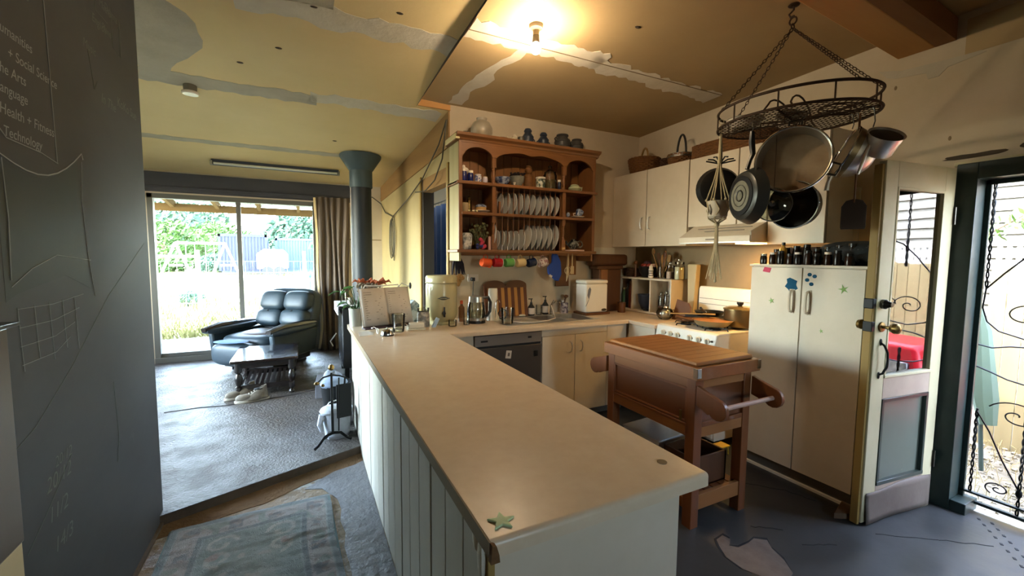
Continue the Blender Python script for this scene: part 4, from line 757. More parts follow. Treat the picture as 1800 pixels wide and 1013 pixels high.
out('crock_foot',B().lathe([(0,0),(.115,0),(.118,.012),(.11,.03)],n=32),stone_cream,t); out('crock_body',B().lathe([(.11,.028),(.13,.06),(CR,.09),(CR,.335),(.132,.355),(.132,.36)],n=36),stone_cream,t); out('crock_lid',B().lathe([(.134,.36),(CR+.001,.363),(CR+.001,.405),(.128,.425),(0,.428)],n=36),stone_cream,t); out('lid_rim',B().ring((0,0,.362),CR,.004,36,6),M('crock_rim','#8d8560',.4),t)
ea=math.atan2(-3.58,-1.09)+.14  # towards the room
ca,sa=cos(ea),sin(ea); out('logo_badge',B().at(ca*(CR-.001),sa*(CR-.001),.235,0,0,math.degrees(ea)+90).ell((0,0,0),(.038,.006,.015),20,6),M('logo_ink','#3e403a',.6),t)
out('logo_lines',B().at(ca*(CR-.001),sa*(CR-.001),.235,0,0,math.degrees(ea)+90).box(-.05,-.005,-.003,.05,.004,.003),bpy.data.materials['logo_ink'],t)
b=B().at(ca*(CR+.0045),sa*(CR+.0045),.2335,0,0,math.degrees(ea)+90)
for i in range(8): b.box(-.028+i*.0072,-.001,-.004,-.024+i*.0072,.001,.004)
out('logo_lettering',b,stone_cream,t)
out('tap_body',B().at(ca*CR,sa*CR,.11,0,0,math.degrees(ea)+90).cyl((0,.0,0),(0,-.035,0),.014,None,10).cyl((0,-.035,.02),(0,-.04,-.03),.010,.008,8).box(-.006,-.045,.015,.006,-.03,.055),black_m,t,bev=.001)
jar('short_glass','small clear glass jar under the crock tap','glass',(1.13,3.395,.9),.035,.055,ware_m,neck=1); jar('spoon_glass','narrow clear glass beside the kettle','glass',(1.265,3.42,.9),.026,.10,ware_m,neck=1)
jar('amber_bottle','tall amber oil bottle between crock and kettle','bottle',(1.29,3.62,.9),.028,.16,M('amber_glass','#7a4a1f',.2,alpha=.8),lid=terra,neck=.45,lidh=.03)
t=T('hanging_dried_bunch','dark and straw dried bunch hanging on the dresser side above the crock','dried bunch',(1.285,3.72,1.42))
b=B()
for i in range(14): a=random.uniform(-.05,.05); b.tube([(a*.3,0,.09),(a,-.01,0),(a*1.4,-.02,-.10)],[.006,.012,.004],5)
out('dark_bundle',b,M('dark_bundle_m','#2a2430',.8),t); b=B()
for i in range(30): b.ell((random.uniform(-.03,.05),random.uniform(-.03,0),random.uniform(-.19,-.10)),(.018,.01,.018),6,5)
out('straw_flowers',b,wicker_l,t)
t=T('power_outlet','white double power point with plug above the kettle','power outlet',(1.475,YB-.012,1.285)); out('plate',B().box(-.055,-.006,-.035,.055,.006,.035),white_e,t,bev=.003); out('plug',B().box(-.03,-.045,-.03,.005,-.006,.005),black_m,t,bev=.004); out('power_cord',B().tube([(-.012,-.04,-.03),(-.02,-.05,-.12),(-.03,-.06,-.25),(-.06,-.12,-.37)],.004,6),black_m,t)
jar('label_canister','white labelled glass canister left of the crock','canister',(.90,3.47,.9),.052,.13,M('label_white','#b9b2a8',.4,n=(25,.15),col2='#777777'),lid=ware_g,lidh=.03,neck=.9)
one('milk_carton',B().prism([(-.045,0),(.045,0),(.045,.17),(0,.21),(-.045,.17)],-.035,.035,'y'),M('carton_print','#b6c4cc',.5,n=(14,.15),col2='#3c5a66'),'pale blue printed packet behind the labelled canister','packet',loc=(.86,3.67,.9),rz=10)
one('blue_sachet',B().prism([(-.012,0),(.015,0),(.05,.07),(.03,.08)],-.02,.02,'y'),M('pale_blue_card','#a9c3dd',.5),'small pale blue card leaning beside the crock foot','card',loc=(.97,3.42,.9))
t=T('butter_dish','white rectangular lidded box on the benchtop beside the tumbler','butter dish',(.815,3.37,.9),-8); out('dish_base',B().box(-.07,-.05,0,.07,.05,.012),white_enamel,t,bev=.004); out('dish_lid',B().box(-.06,-.042,.012,.06,.042,.058),white_enamel,t,bev=.01)
t=T('glass_tumbler','clear ribbed glass tumbler in front of the open book','tumbler',(.665,3.325,.9)); out('tumbler_body',B().lathe([(0,0),(.042,0),(.045,.02),(.052,.14),(.049,.14),(.042,.025),(0,.02)],n=22),ware_g,t); out('tumbler_foot',B().lathe([(0,.002),(.04,.002),(.04,.02),(0,.02)],n=20),ware_m,t)
t=T('desk_bell','small chrome counter bell in front of the book stand','bell',(.555,3.20,.9)); out('bell_dome',B().lathe([(.046,.008),(.045,.02),(.036,.038),(.015,.048),(0,.05)],n=22),chrome,t); out('bell_base',B().lathe([(0,0),(.05,0),(.05,.006),(0,.008)],n=22),black_m,t); out('bell_button',B().cyl((0,0,.048),(0,0,.062),.005,.007,8),chrome,t)
# book stand with open book
t=T('cookbook_stand','open recipe book propped on a white wire stand at the far end of the peninsula','book stand',(.61,3.41,.9),14)
t2=B()
tilt=R(-18)
def bk(x,y,z): return (x,y*cos(tilt)-z*sin(tilt),.045+z*cos(tilt)+y*sin(tilt))
out('back_cover',B().add([bk(-.20,.02,0),bk(.22,.02,0),bk(.22,.02,.31),bk(-.20,.02,.31),bk(-.20,.026,0),bk(.22,.026,0),bk(.22,.026,.31),bk(-.20,.026,.31)],[(0,1,2,3),(7,6,5,4),(0,4,5,1),(1,5,6,2),(2,6,7,3),(3,7,4,0)]),M('book_cover','#8a7462',.6),t)
for s,lab in ((-1,'left'),(1,'right')):
    b=B().grid(lambda u,v:bk(.01+s*.205*u,.016-.02*sin(PI*min(1,u*1.0))*(.9-.5*u),.005+.30*v),10,2,flip=s>0); pg=out('page_block',b,paper,t,solid=.006)
    b=B()
    for r in range(13):
        ln=random.uniform(.08,.15)
        if r in(0,1): ln=.06
        z=.27-.018*r; x0=.03 if s>0 else -.17; P=[]
        yf=lambda x:.016-.02*sin(PI*min(1,abs(x-.01)/.205))*(.9-.5*abs(x-.01)/.205)-.0045
        b.add([bk(x0,yf(x0),z),bk(x0+ln,yf(x0+ln),z),bk(x0+ln,yf(x0+ln),z+.003),bk(x0,yf(x0),z+.003)],[(0,1,2,3)])
    out('printed_lines',b,ink,t)
b=B(); b.tube([bk(-.16,-.06,-.02),bk(-.16,.03,-.01),bk(-.16,.035,.30),bk(-.14,.035,.335),bk(0,.035,.33),bk(.14,.035,.335),bk(.16,.035,.30),bk(.16,.03,-.01),bk(.16,-.06,-.02)],.005,6)
for s in (-1,1): b.tube([(s*.13,-.075,.005),(s*.13,-.06,.035),(s*.13,.0,.04),(s*.13,.12,.006)],.005,6); b.ring((s*.13,-.08,.02),.018,.004,14,5,'x')
out('wire_frame',b,white_paint,t); out('book_ledge',B().box(-.21,-.04,.028,.22,.03,.04),M('plum_ledge','#3c2530',.5),t,bev=.003)
b=B().tube([(.02,.16,.02),(.10,.14,.3),(.16,.10,.365),(.22,.06,.33)],.004,6); out('lamp_wire',b,white_paint,t); out('black_tip',B().ell((.215,.06,.345),(.012,.012,.028),8,6),black_m,t)
one('receipt_papers',B().prism([(-.05,-.10),(.05,-.08),(.07,.03),(.03,.12),(-.04,.08)],0,.0015),white_e,'loose white paper slips at the far edge of the peninsula','paper',loc=(.415,3.33,.9))
t=T('potted_plant','green leafy plant in a pale tin pot at the far corner of the peninsula','potted plant',(.40,3.75,.9)); out('plant_pot',B().lathe([(0,0),(.055,0),(.06,.14),(.063,.15),(.058,.15),(.055,.13),(0,.13)],n=22),M('galvanised_pot','#a9a8a0',.35,.4),t)
for i in range(16):
    a=random.uniform(0,6.28); L_=random.uniform(.08,.17); h=random.uniform(.16,.34); b=B()
    P=[(0,0,.13),(L_*.4*cos(a),L_*.4*sin(a),h*.8),(L_*.8*cos(a),L_*.8*sin(a),h)]
    b.tube(P,.003,4); w_=.028; dx,dy=cos(a),sin(a)
    q=lambda k,s:(P[2][0]+dx*.09*k-dy*s*w_*sin(PI*min(1,k+.12)),P[2][1]+dy*.09*k+dx*s*w_*sin(PI*min(1,k+.12)),P[2][2]+.02*k-.05*k*k+.008*abs(s))
    b.grid(lambda u,v:q(u,v*2-1),5,2); out('leaf',b,leaf_m,t,solid=.0015)
t=T('dried_flower_bunch','orange and grey dried flowers lying over the book stand corner','dried flowers',(.47,3.60,1.225))
b=B()
for i in range(60):
    a=random.uniform(0,6.28); q=random.uniform(.02,.10); p=(q*cos(a)*1.1+.02,q*sin(a)*.6,random.uniform(-.03,.05)); b.ell(p,(.022,.008,.010),6,5,rot=(random.uniform(0,180),random.uniform(0,90),random.uniform(0,180)))
out('grey_seedheads',b,leaf_grey,t); b=B()
for i in range(22):
    a=random.uniform(0,6.28); c0=(random.uniform(-.05,.13),random.uniform(-.04,.04),random.uniform(.03,.06)); b.tube([c0,(c0[0]+.05*cos(a),c0[1]+.03*sin(a),c0[2]+.02),(c0[0]+.07*cos(a),c0[1]+.04*sin(a),c0[2])],[.004,.012,.002],5)
out('orange_petals',b,leaf_dry,t)
b=B()
for i in range(6): b.tube([(-.06+.01*i,0,-.02),(-.05,-.02,-.15),(-.055+.006*i,.03,-.31)],.002,4)
out('stems',b,leaf_grey,t)
# coin and star on the peninsula
one('coin',B().lathe([(0,0),(.014,0),(.0142,.001),(.014,.002),(0,.002)],n=24),M('coin_nickel','#8d8678',.35,1),'single silver coin lying near the right corner of the peninsula','coin',loc=(.93,.872,.9))
one('glow_star',B().prism(starp(0,0,.034,.42,5,.25),0,.006),M('pale_glow_plastic','#b9cfa0',.5),'pale green plastic star on the near corner of the peninsula','plastic star',loc=(.388,.823,.9),bev=.002)
for (x,y) in ((.665,.885),(.56,.84)): pass
# ================================================================ SHELF UNIT ON THE BENCH (front x 3.25)
su=T('shelf_unit','small white three-compartment shelf unit on the bench under the wall cabinets','shelf unit',(0,0,0))
UX=3.25; UB=3.50; UY=(3.80,3.565,3.295,3.02)
out('base_board',B().box(UX,3.02,.905,UB,3.80,.925),white_cab,su,bev=.001); out('top_board',B().box(UX-.004,3.012,1.258,UB,3.808,1.275),white_cab,su,bev=.001)
for y in UY: out('upright',B().box(UX,y-.008,.925,UB,y+.008,1.258),white_cab,su,bev=.001)
out('back_panel',B().box(UB-.01,3.02,.925,UB,3.80,1.258),white_cab,su)
zb_=.9255
jar('green_bottle','slim green bottle, leftmost in the shelf unit','bottle',(3.31,3.755,zb_),.024,.20,M('green_bottle_glass','#44603a',.3),lid=cream_e,neck=.5)
jar('black_bottle','tall black bottle in the left compartment of the shelf unit','bottle',(3.32,3.70,zb_),.03,.25,black_m,lid=black_m,neck=.5)
jar('pepper_grinder','tall red-brown pepper grinder in the left compartment','pepper grinder',(3.31,3.645,zb_),.024,.25,M('mahogany_turned','#6b2f1f',.3),lid=walnut,knob=True,neck=.7)
jar('label_jar','small cream jar stacked at the right side of the left compartment','jar',(3.30,3.597,zb_),.022,.085,paper,lid=white_e); 
jar('white_shaker','white shaker standing behind the small cream jar','shaker',(3.35,3.60,zb_),.022,.15,white_e,lid=steel)
bowl_o('blue_black_crock','dark blue-black glazed bowl in the middle compartment','bowl',(3.36,3.455,zb_),.092,.165,stone_blue,rim=stone_blue)
jar('dark_wine_bottle','tall dark bottle beside the blue-black bowl','bottle',(3.36,3.335,zb_),.028,.27,M('dark_bottle_glass','#15180f',.1),lid=wicker_l,neck=.4)
one('black_saucer',B().lathe([(0,0),(.035,0),(.035,.02),(0,.03)],n=14),black_m,'small black round saucer lying at the front of the middle compartment','saucer',loc=(3.285,3.375,zb_))
for i,(y,r,h,lb) in enumerate(((3.235,.035,.15,'clear jar with stopper, left one in the right compartment'),(3.165,.035,.17,'tall clear jar in the middle of the right compartment'),(3.085,.042,.15,'clear jar with round stopper, right one in the right compartment'))): jar('glass_jar',lb,'jar',(3.36,y,zb_),r,h,ware_m,fill=M('green_contents','#6f7a3a',.8) if i==2 else M('red_contents%s'%'ab'[i],'#7c4b3b',.8),lid=ware_m,knob=True,fh=.4)
zt3=1.2755
def basket(name,label,loc,r,h,mt,r2=None,handle=None,group=None,rows=9):
    t=T(name,label,'basket',loc,0,group); r2=r2 or r*.8; b=B(); N=36
    for i in range(rows):
        k=i/(rows-1); rr=r2+(r-r2)*k**.7; z=.01+(h-.02)*k
        b.tube([((rr+.006*(1 if (j+i)%2 else -1))*cos(2*PI*j/N),(rr+.006*(1 if (j+i)%2 else -1))*sin(2*PI*j/N),z) for j in range(N)],h/rows*.58,5,True)
    out('woven_wall',b,mt,t); b=B().lathe([(0,0),(r2,0),(r2,.01),(0,.01)],n=24)
    for j in range(N//2): a=2*PI*j/(N//2); b.tube([(r2*cos(a),r2*sin(a),0),(r*cos(a),r*sin(a),h)],.004,4)
    out('basket_base',b,mt,t); b=B()
    for s in (0,1): b.tube([((r+.006*sin(j*1.0+s*PI))*cos(2*PI*j/60),(r+.006*sin(j*1.0+s*PI))*sin(2*PI*j/60),h+.004*cos(j+s*PI)) for j in range(60)],.009,5,True)
    out('braided_rim',b,mt,t)
    if handle: out('basket_handle',B().tube([(-r*handle[2],0,h*.7)]+[(r*handle[2]*cos(PI-PI*k/12),0,h+handle[0]*sin(PI*k/12)) for k in range(13)]+[(r*handle[2],0,h*.7)],.010,6),handle[1],t,rot=(0,0,handle[3]))
    return t
basket('bread_basket','low oval wicker basket at the left end of the shelf unit top',(3.385,3.695,zt3),.085,.085,wicker_d,rows=6)
one('wooden_masher',B().cyl((0,0,0),(0,0,.14),.014,.010,10).ell((0,0,.16),(.022,.022,.022),12,8),walnut,'upright wooden masher beside the low basket','masher',loc=(3.33,3.60,zt3))
t=bowl_o('fruit_bowl','black bowl piled with dark fruit on the shelf unit','bowl',(3.40,3.49,zt3),.10,.12,black_m)
for i in range(9):
    a=i*2.4; q=.02+.055*(i%3)/2; out('fruit',B().ell((q*cos(a),q*sin(a),.125+.03*(i%3==0)),(.028,.028,.026),10,8),[M('plum','#3a1f2a',.4) if 'plum' not in bpy.data.materials else bpy.data.materials['plum'],M('apple','#8c3328',.35) if 'apple' not in bpy.data.materials else bpy.data.materials['apple'],M('pale_fruit','#c29a86',.5) if 'pale_fruit' not in bpy.data.materials else bpy.data.materials['pale_fruit']][i%3],t)
t=T('pepper_mill','white pepper mill with black zigzag bands on the shelf unit','pepper mill',(3.33,3.37,zt3)); out('mill_body',B().lathe([(0,0),(.026,0),(.028,.02),(.022,.05),(.026,.09),(.018,.105),(0,.11)],n=18),white_e,t); out('mill_bands',B().ring((0,0,.03),.0275,.004,18,5).ring((0,0,.052),.0235,.004,18,5).ring((0,0,.074),.0255,.004,18,5),black_m,t); out('mill_cap',B().lathe([(0,.105),(.02,.105),(.021,.125),(.01,.135),(0,.15)],n=14),white_e,t)
t=T('utensil_jar','glass jar of wooden spoons and spatulas on the shelf unit','utensil jar',(3.38,3.265,zt3)); out('jar_glass',B().lathe([(0,0),(.045,0),(.048,.12),(.045,.12),(.042,.006),(0,.006)],n=20),ware_m,t)
for i,(dx,dy,h,k) in enumerate(((-.02,.11,.30,0),(0,.05,.25,1),(.02,-.02,.24,2),(0,-.09,.23,1),(-.02,-.05,.27,0),(.02,.02,.2,2))):
    b=B().cyl((dx*.4,dy*.15,.01),(dx,dy,h-.05),.005,.006,6)
    if k==0: b.ell((dx,dy,h-.02),(.008,.022,.035),10,8)
    elif k==1: b.ob((dx,dy,h-.02),(.006,.04,.07),rx=-dy*120)
    else: b.ell((dx,dy,h),(.012,.016,.05),8,6)
    out('wooden_utensil',b,[wicker_l,walnut,bam_l][i%3],t,bev=.001)
jar('sugar_jar','glass jar half full of pale pink sugar on the shelf unit','jar',(3.38,3.15,zt3),.042,.12,ware_m,fill=M('pink_sugar','#cfae98',.8),lid=ware_m,knob=True,fh=.62)
jar('flour_jar','larger glass jar full of cream flour on the shelf unit','jar',(3.38,3.035,zt3+.0),.05,.155,ware_m,fill=M('cream_flour','#dccda8',.8),lid=ware_m,knob=True,fh=.8)
one('tapered_vase',B().prism([(-.03,0),(.03,0),(.055,.53),(-.055,.53)],-.03,.03,'x'),M('cream_clay','#b3a27e',.7),'tall tapered cream vase standing between shelf unit and stove','vase',loc=(3.42,2.895,.9),bev=.008)
t=T('glass_teapot','small round glass teapot on the bench beside the stove','teapot',(3.12,2.96,.9)); out('pot_glass',B().lathe([(0,.005),(.05,.005),(.078,.04),(.08,.07),(.06,.105),(.03,.115)],n=24),ware_g,t); out('pot_infuser',B().ell((0,0,.055),(.04,.04,.045),16,10),steel,t); out('pot_lid',B().lathe([(0,.115),(.034,.115),(.03,.125),(.008,.13),(.01,.145),(0,.147)],n=16),chrome,t); out('pot_handle',B().tube([(.07,-.02,.09),(.12,-.03,.085),(.12,-.03,.04),(.075,-.02,.035)],.006,6),ware_m,t)
one('leaning_board',B().at(0,0,0,0,14,0).prism([(-.11,0),(.10,0),(.085,.20),(-.055,.175),(-.085,.14)],-.008,.008,'x'),walnut,'brown cutting board with hanging slot leaning beside the stove','cutting board',loc=(3.20,2.84,.9005),rz=0,bev=.003)
one('tray_stack',B().box(-.18,-.15,0,.10,.12,.012).box(-.19,-.16,.014,.11,.13,.02).box(-.17,-.14,.024,.09,.11,.05),black_m,'black oven trays stacked on the back left burner','trays',loc=(3.30,2.62,.936),bev=.004)
def pan(name,label,loc,r,h,mt,inner,hang,rz=0,hl=.2,hz=0,group=None):
    t=T(name,label,'frying pan',loc,rz,group)
    out('pan_body',B().lathe([(0,0),(r*.72,0),(r*.8,.006),(r,h),(r*1.01,h+.003),(r*.97,h),(r*.77,.01),(0,.008)],n=32),mt,t)
    if inner: out('pan_inside',B().lathe([(0,.0095),(r*.74,.0095)],n=32),inner,t)
    out('pan_handle',B().tube([(r*.98,0,h*.8),(r+.04,0,h+.01),(r+hl*.6,0,h+.03+hz),(r+hl,0,h+.035+hz)],[.008,.008,.012,.010],8),hang,t)
    return t
t=pan('frying_pan','tan ceramic frying pan on the front right burner','x',.15,.055,M('tan_ceramic','#7d6a4c',.4),M('tan_inside','#8a5d36',.5,n=(5,.5)),black_m) if False else None
t=T('frying_pan','tan ceramic frying pan on the front right burner of the stove','frying pan',(3.04,2.37,.932),150)
out('pan_body',B().lathe([(0,0),(.10,0),(.12,.008),(.155,.05),(.158,.052),(.15,.05),(.115,.012),(0,.01)],n=36),M('tan_ceramic','#8a7651',.4),t); out('pan_inside',B().lathe([(0,.013),(.115,.014),(.15,.0495)],n=36),M('tan_inside','#9a6a3c',.5,n=(5,.5),col2='#80522b'),t)
out('pan_handle',B().tube([(.15,0,.045),(.19,0,.05),(.30,0,.075)],[.010,.009,.012],8),walnut,t)
t=T('stock_pot','brown lidded saucepan with black knob on the back right burner','saucepan',(3.25,2.275,.932)); out('pot_body',B().lathe([(0,0),(.115,0),(.12,.01),(.12,.135),(.126,.14)],n=32),M('bronze_pot','#6d5a3a',.35,.7),t); out('pot_lid',B().lathe([(.127,.138),(.127,.146),(.09,.162),(0,.168)],n=32),M('lid_metal','#8a7a55',.25,.8),t); out('lid_knob',B().lathe([(0,.166),(.014,.168),(.026,.185),(.026,.2),(0,.203)],n=16),black_m,t)
t=T('black_skillet','black skillet with long handle on the back left burner trays','frying pan',(3.24,2.56,.987),205); out('skillet_body',B().lathe([(0,0),(.10,0),(.125,.035),(.12,.035),(.095,.006),(0,.006)],n=28),iron,t); out('skillet_handle',B().tube([(.12,0,.032),(.2,0,.06),(.29,0,.09)],[.009,.009,.011],8),black_m,t)
one('wooden_spatula',B().cyl((-.16,.0,0),(.10,.0,.012),.006,.007,6).ob((.15,0,.015),(.10,.05,.008)),wicker_l,'pale wooden spoon resting across the pans on the stove','spoon',loc=(3.02,2.58,1.0),rz=-55,bev=.001)
one('pot_holder_handle',B().tube([(0,0,0),(.05,.0,.01),(.13,.0,.02)],[.018,.02,.014],8),walnut,'thick brown wooden pan handle over the front left burner','handle',loc=(2.97,2.62,.95),rz=-60)
# spice bottles on the pantry, z 1.456
zp=1.456; dk=M('dark_spice_glass','#19130f',.25); dk2=M('dark_spice_glass_brown','#2b1a12',.25)
wd_='first second third fourth fifth sixth seventh eighth ninth tenth'.split()
for i in range(10):
    y=1.90-i*.058; h=.058+.02*((i*7)%3)/2; jar('spice_bottle','small dark spice bottle, pantry front row, %s from the stove end'%wd_[i],'spice bottle',(2.945+.01*(i%2),y,zp),.022,h,[dk,dk2][i%2],lid=[black_m,white_e,black_m][i%3] if i else tin,lidh=.014,group='spice bottles on the pantry')
for i in range(8):
    y=1.86-i*.066; h=.09+.03*((i*5)%4)/3; jar('spice_bottle','taller dark spice bottle, pantry back row, %s from the stove end'%wd_[i],'spice bottle',(3.03,y,zp),.024,h,[dk2,dk][i%2],lid=black_m,lidh=.015,group='spice bottles on the pantry')
jar('oil_bottle','amber oil bottle with black cap, tallest on the pantry','oil bottle',(2.985,1.79,zp),.022,.13,M('golden_oil','#c08a35',.2,alpha=.85),lid=black_m,neck=.5,lidh=.02)
t=T('spotted_bag','black fabric bag with white dots lying on the pantry top','bag',(3.17,1.45,zp)); out('bag_body',B().ell((0,0,.075),(.17,.19,.08),24,14,.8,.8),M('spotted_cloth','#1b2226',.8,spots=(55,.64,'#b9bcb8',.03)),t); out('bag_fold',B().ell((-.08,-.10,.05),(.08,.09,.055),16,10),bpy.data.materials['spotted_cloth'],t)
one('brown_carton',B().box(-.06,-.09,0,.06,.09,.12),M('brown_carton_m','#3b2418',.7),'dark brown box behind the spice bottles on the pantry','box',loc=(3.16,1.73,zp),bev=.002)
# baskets on wall cabinets
basket('round_basket','round wicker basket with a looped handle, nearest the room corner on the cabinets',(3.34,3.53,2.386),.16,.155,wicker,handle=(.12,wicker_l,.9,60))
out('lining',B().ell((0,0,.14),(.10,.10,.05),14,8),M('pale_lining','#b5a88c',.9),bpy.data.objects['round_basket'])
t=basket('handled_basket','shallow wicker basket with metal bands and a tall dark hoop handle',(3.34,3.03,2.385),.12,.10,wicker,handle=(.20,black_matte,.72,70),rows=7); out('metal_band',B().lathe([(.128,.075),(.13,.075),(.13,.11),(.128,.11)],n=28,a0=.4,a1=5.4),tin,t)
basket('dark_basket','small dark pot-bellied basket between the two handled baskets',(3.40,3.255,2.386),.065,.11,wicker_d,rows=7)
t=T('long_basket','long rectangular brown basket on the wall cabinets behind the hanging plant','basket',(3.34,2.46,2.379)); b=B()
for i in range(9):
    z=.01+i*.014; N=60; P=[]
    for j in range(N):
        a=2*PI*j/N; g=lambda v:math.copysign(abs(v)**.35,v); k=.005*(1 if (i+j)%2 else -1); P.append(((.13+k)*g(cos(a)),(.36+k)*g(sin(a)),z))
    b.tube(P,.0085,5,True)
out('woven_wall',b,wicker,t); out('basket_base',B().box(-.125,-.35,0,.125,.35,.01),wicker,t); out('stuffing',B().ell((0,-.10,.11),(.11,.24,.06),18,8,.7),M('dark_fleece','#3a332b',.95,n=(30,.6),col2='#574c3d'),t)
# ================================================================ BUTCHER CART
t=T('kitchen_cart','orange pine butcher block trolley with rounded end brackets and towel rods','kitchen trolley',(0,0,0)); ctp=t
X0,X1,Y0,Y1=1.865,2.335,1.53,2.27
for x in (X0+.005,X1-.065):
    for y in (Y0+.01,Y1-.07): out('leg',B().box(x,y,.0,x+.06,y+.06,.855),cart_w,t,bev=.003)
out('top_frame',B().box(X0-.015,Y0-.015,.845,X1+.035,Y1+.015,.915).box(X0+.02,Y0+.02,.905,X1,Y1-.02,.918),cart_y,t,bev=.003)
out('butcher_block',B().box(X0+.01,Y0+.012,.916,X1+.005,Y1-.012,.938),cart_top,t,bev=.007)
b=B()
for i in range(9): y=Y0+.09+i*.07; b.box(X0+.012,y,.9375,X1+.003,y+.0012,.9386)
out('block_joint',b,cart_dk,t)
for (x,y,sx,sy) in ((X0-.018,Y0-.018,1,1),(X1+.038,Y0-.018,-1,1)):
    out('corner_bracket',B().box(min(x,x+sx*.03),min(y,y+.003),.86,max(x,x+sx*.03),y+.003,.912).box(min(x,x+sx*.003),y,.86,max(x,x+sx*.003),y+.03,.912),chrome,t,bev=.001)
# panelled box under the top
for x in (X0+.02,X1-.04): 
    out('side_panel',B().box(x,Y0+.06,.60,x+.015,Y1-.06,.80),cart_dk,t)
    out('top_rail',B().box(x-.012,Y0+.06,.79,x+.02,Y1-.06,.85),cart_y,t,bev=.002); out('bottom_rail',B().box(x-.012,Y0+.06,.515,x+.02,Y1-.06,.575),cart_y,t,bev=.002)
    out('panel_moulding',B().box(x-.014,Y0+.065,.575,x+.006,Y1-.065,.588).box(x-.010,Y0+.065,.592,x+.004,Y1-.065,.602).box(x-.012,Y0+.065,.775,x+.004,Y1-.065,.79).box(x-.012,Y0+.065,.59,x+.004,Y0+.08,.79).box(x-.012,Y1-.08,.59,x+.004,Y1-.065,.79),cart_w,t,bev=.002)
for y in (Y0+.025,Y1-.04):
    out('end_panel',B().box(X0+.06,y,.60,X1-.06,y+.012,.80),cart_dk,t); out('end_rail',B().box(X0+.06,y-.01,.515,X1-.06,y+.02,.572),cart_x,t,bev=.002); out('end_rail',B().box(X0+.06,y-.01,.79,X1-.06,y+.02,.85),cart_x,t,bev=.002); out('end_moulding',B().box(X0+.065,y-.012,.572,X1-.065,y+.01,.60),cart_w,t,bev=.004)
    out('low_rail',B().box(X0+.06,y-.01,.10,X1-.06,y+.015,.185),cart_x,t,bev=.002)
out('box_floor',B().box(X0+.03,Y0+.03,.52,X1-.03,Y1-.03,.535),cart_dk,t)
for x in (X0+.01,X1-.03): out('low_rail',B().box(x,Y0+.06,.10,x+.02,Y1-.06,.16),cart_y,t,bev=.002)
n=6
for i in range(n): out('shelf_slat',B().box(X0+.03+i*.068,Y0+.03,.160,X0+.09+i*.068,Y1-.03,.175),cart_w,t,bev=.002)
def brk(x,ys):
    P=[]; s=ys
    for k in range(7): a=PI/2+PI*k/6*.0; 
    P=[(0,.80),(0,.70)]+[(.035,.685),(.07,.665),(.085,.662)]
    cyc=(.125,.725); P=[(0,.82),(0,.71),(.04,.70),(.075,.682)]+[(cyc[0]+.055*cos(a),cyc[1]+.055*sin(a)) for a in [R(-140+26*k) for k in range(9)]]+[(.06,.80)]
    return P
for x in (X0-.005,X1-.02):
    for (yy,s) in ((Y0-.002,-1),(Y1+.002,1)):
        out('end_bracket',B().prism([(yy+s*a,z) for a,z in brk(x,s)],x,x+.026,'x'),cart_w,t,bev=.004)
for (yy,s) in ((Y0,-1),(Y1,1)): out('towel_rod',B().cyl((X0,yy+s*.128,.725),(X1,yy+s*.128,.725),.0125,None,12),M('pale_rod','#a88a7c',.5) if s<0 else bpy.data.materials['pale_rod'],t)
out('hinge',B().box(X0-.017,Y0+.08,.60,X0-.011,Y0+.095,.66),brass,t)
one('storage_tub',B().box(-.15,-.17,0,.15,.17,.10).box(-.158,-.178,.10,.158,.178,.115),clear_p,'white plastic tub with purple clip on the trolley shelf','storage tub',loc=(2.11,2.03,.1755),bev=.006); o=bpy.data.objects['storage_tub']; out('clip',B().box(-.05,-.19,.07,.05,-.176,.125).box(-.165,-.06,.08,-.155,.06,.12),purple_p,o,bev=.003)
one('tub_lid_stack',B().box(-.14,-.15,0,.14,.15,.05).box(-.147,-.157,.05,.147,.157,.062),clear_p,'second flat white tub stacked on the storage tub','storage tub',loc=(2.10,2.04,.291),rz=4,bev=.005)
one('wooden_crate',B().box(-.14,-.11,0,.14,.11,.012).box(-.14,-.11,.0,-.125,.11,.18).box(.125,-.11,.0,.14,.11,.18).box(-.14,-.11,.0,.14,-.098,.18).box(-.14,.098,.0,.14,.11,.18),peel_w,'dark wooden crate at the near end of the trolley shelf','crate',loc=(2.10,1.72,.1755),bev=.002)
t=T('toy_stool','tiny yellow plastic stool on the floor beside the stove','stool',(2.83,2.08,.0005)); out('seat',B().box(-.05,-.04,.065,.05,.04,.075),yellow_p,t,bev=.002)
for a in (-1,1):
    for c in (-1,1): out('leg',B().cyl((a*.042,c*.032,0),(a*.038,c*.028,.066),.005,None,6),yellow_p,t)
# ================================================================ HANGING POT RACK
rk=T('pot_rack','oval rusted wire pot rack with mesh floor hanging on chains','pot rack',(2.515,1.50,0))
UA=Vector((.30,-.954,0)).normalized(); NA=Vector((-UA.y*-1,0,0)); NA=Vector((-.954,-.30,0)).normalized()  # UA runs along the rack, NA towards the room
def rp(u,w,z): return tuple(UA*u+NA*w+Vector((0,0,z)))
A_,Bw=.39,.31; ZT,ZBt=2.365,2.272
el=lambda z,a=1,n=60:[rp(A_*a*cos(2*PI*k/n),Bw*a*sin(2*PI*k/n),z) for k in range(n)]
out('top_hoop',B().tube(el(ZT),.0075,6,True),rust,rk); out('bottom_hoop',B().tube(el(ZBt),.0075,6,True),rust,rk)
b=B()
for k in range(10): a=2*PI*k/10+.3; b.tube([rp(A_*cos(a),Bw*sin(a),ZT),rp(A_*cos(a),Bw*sin(a),ZBt)],.0045,5)
out('hoop_post',b,rust,rk)
b=B()
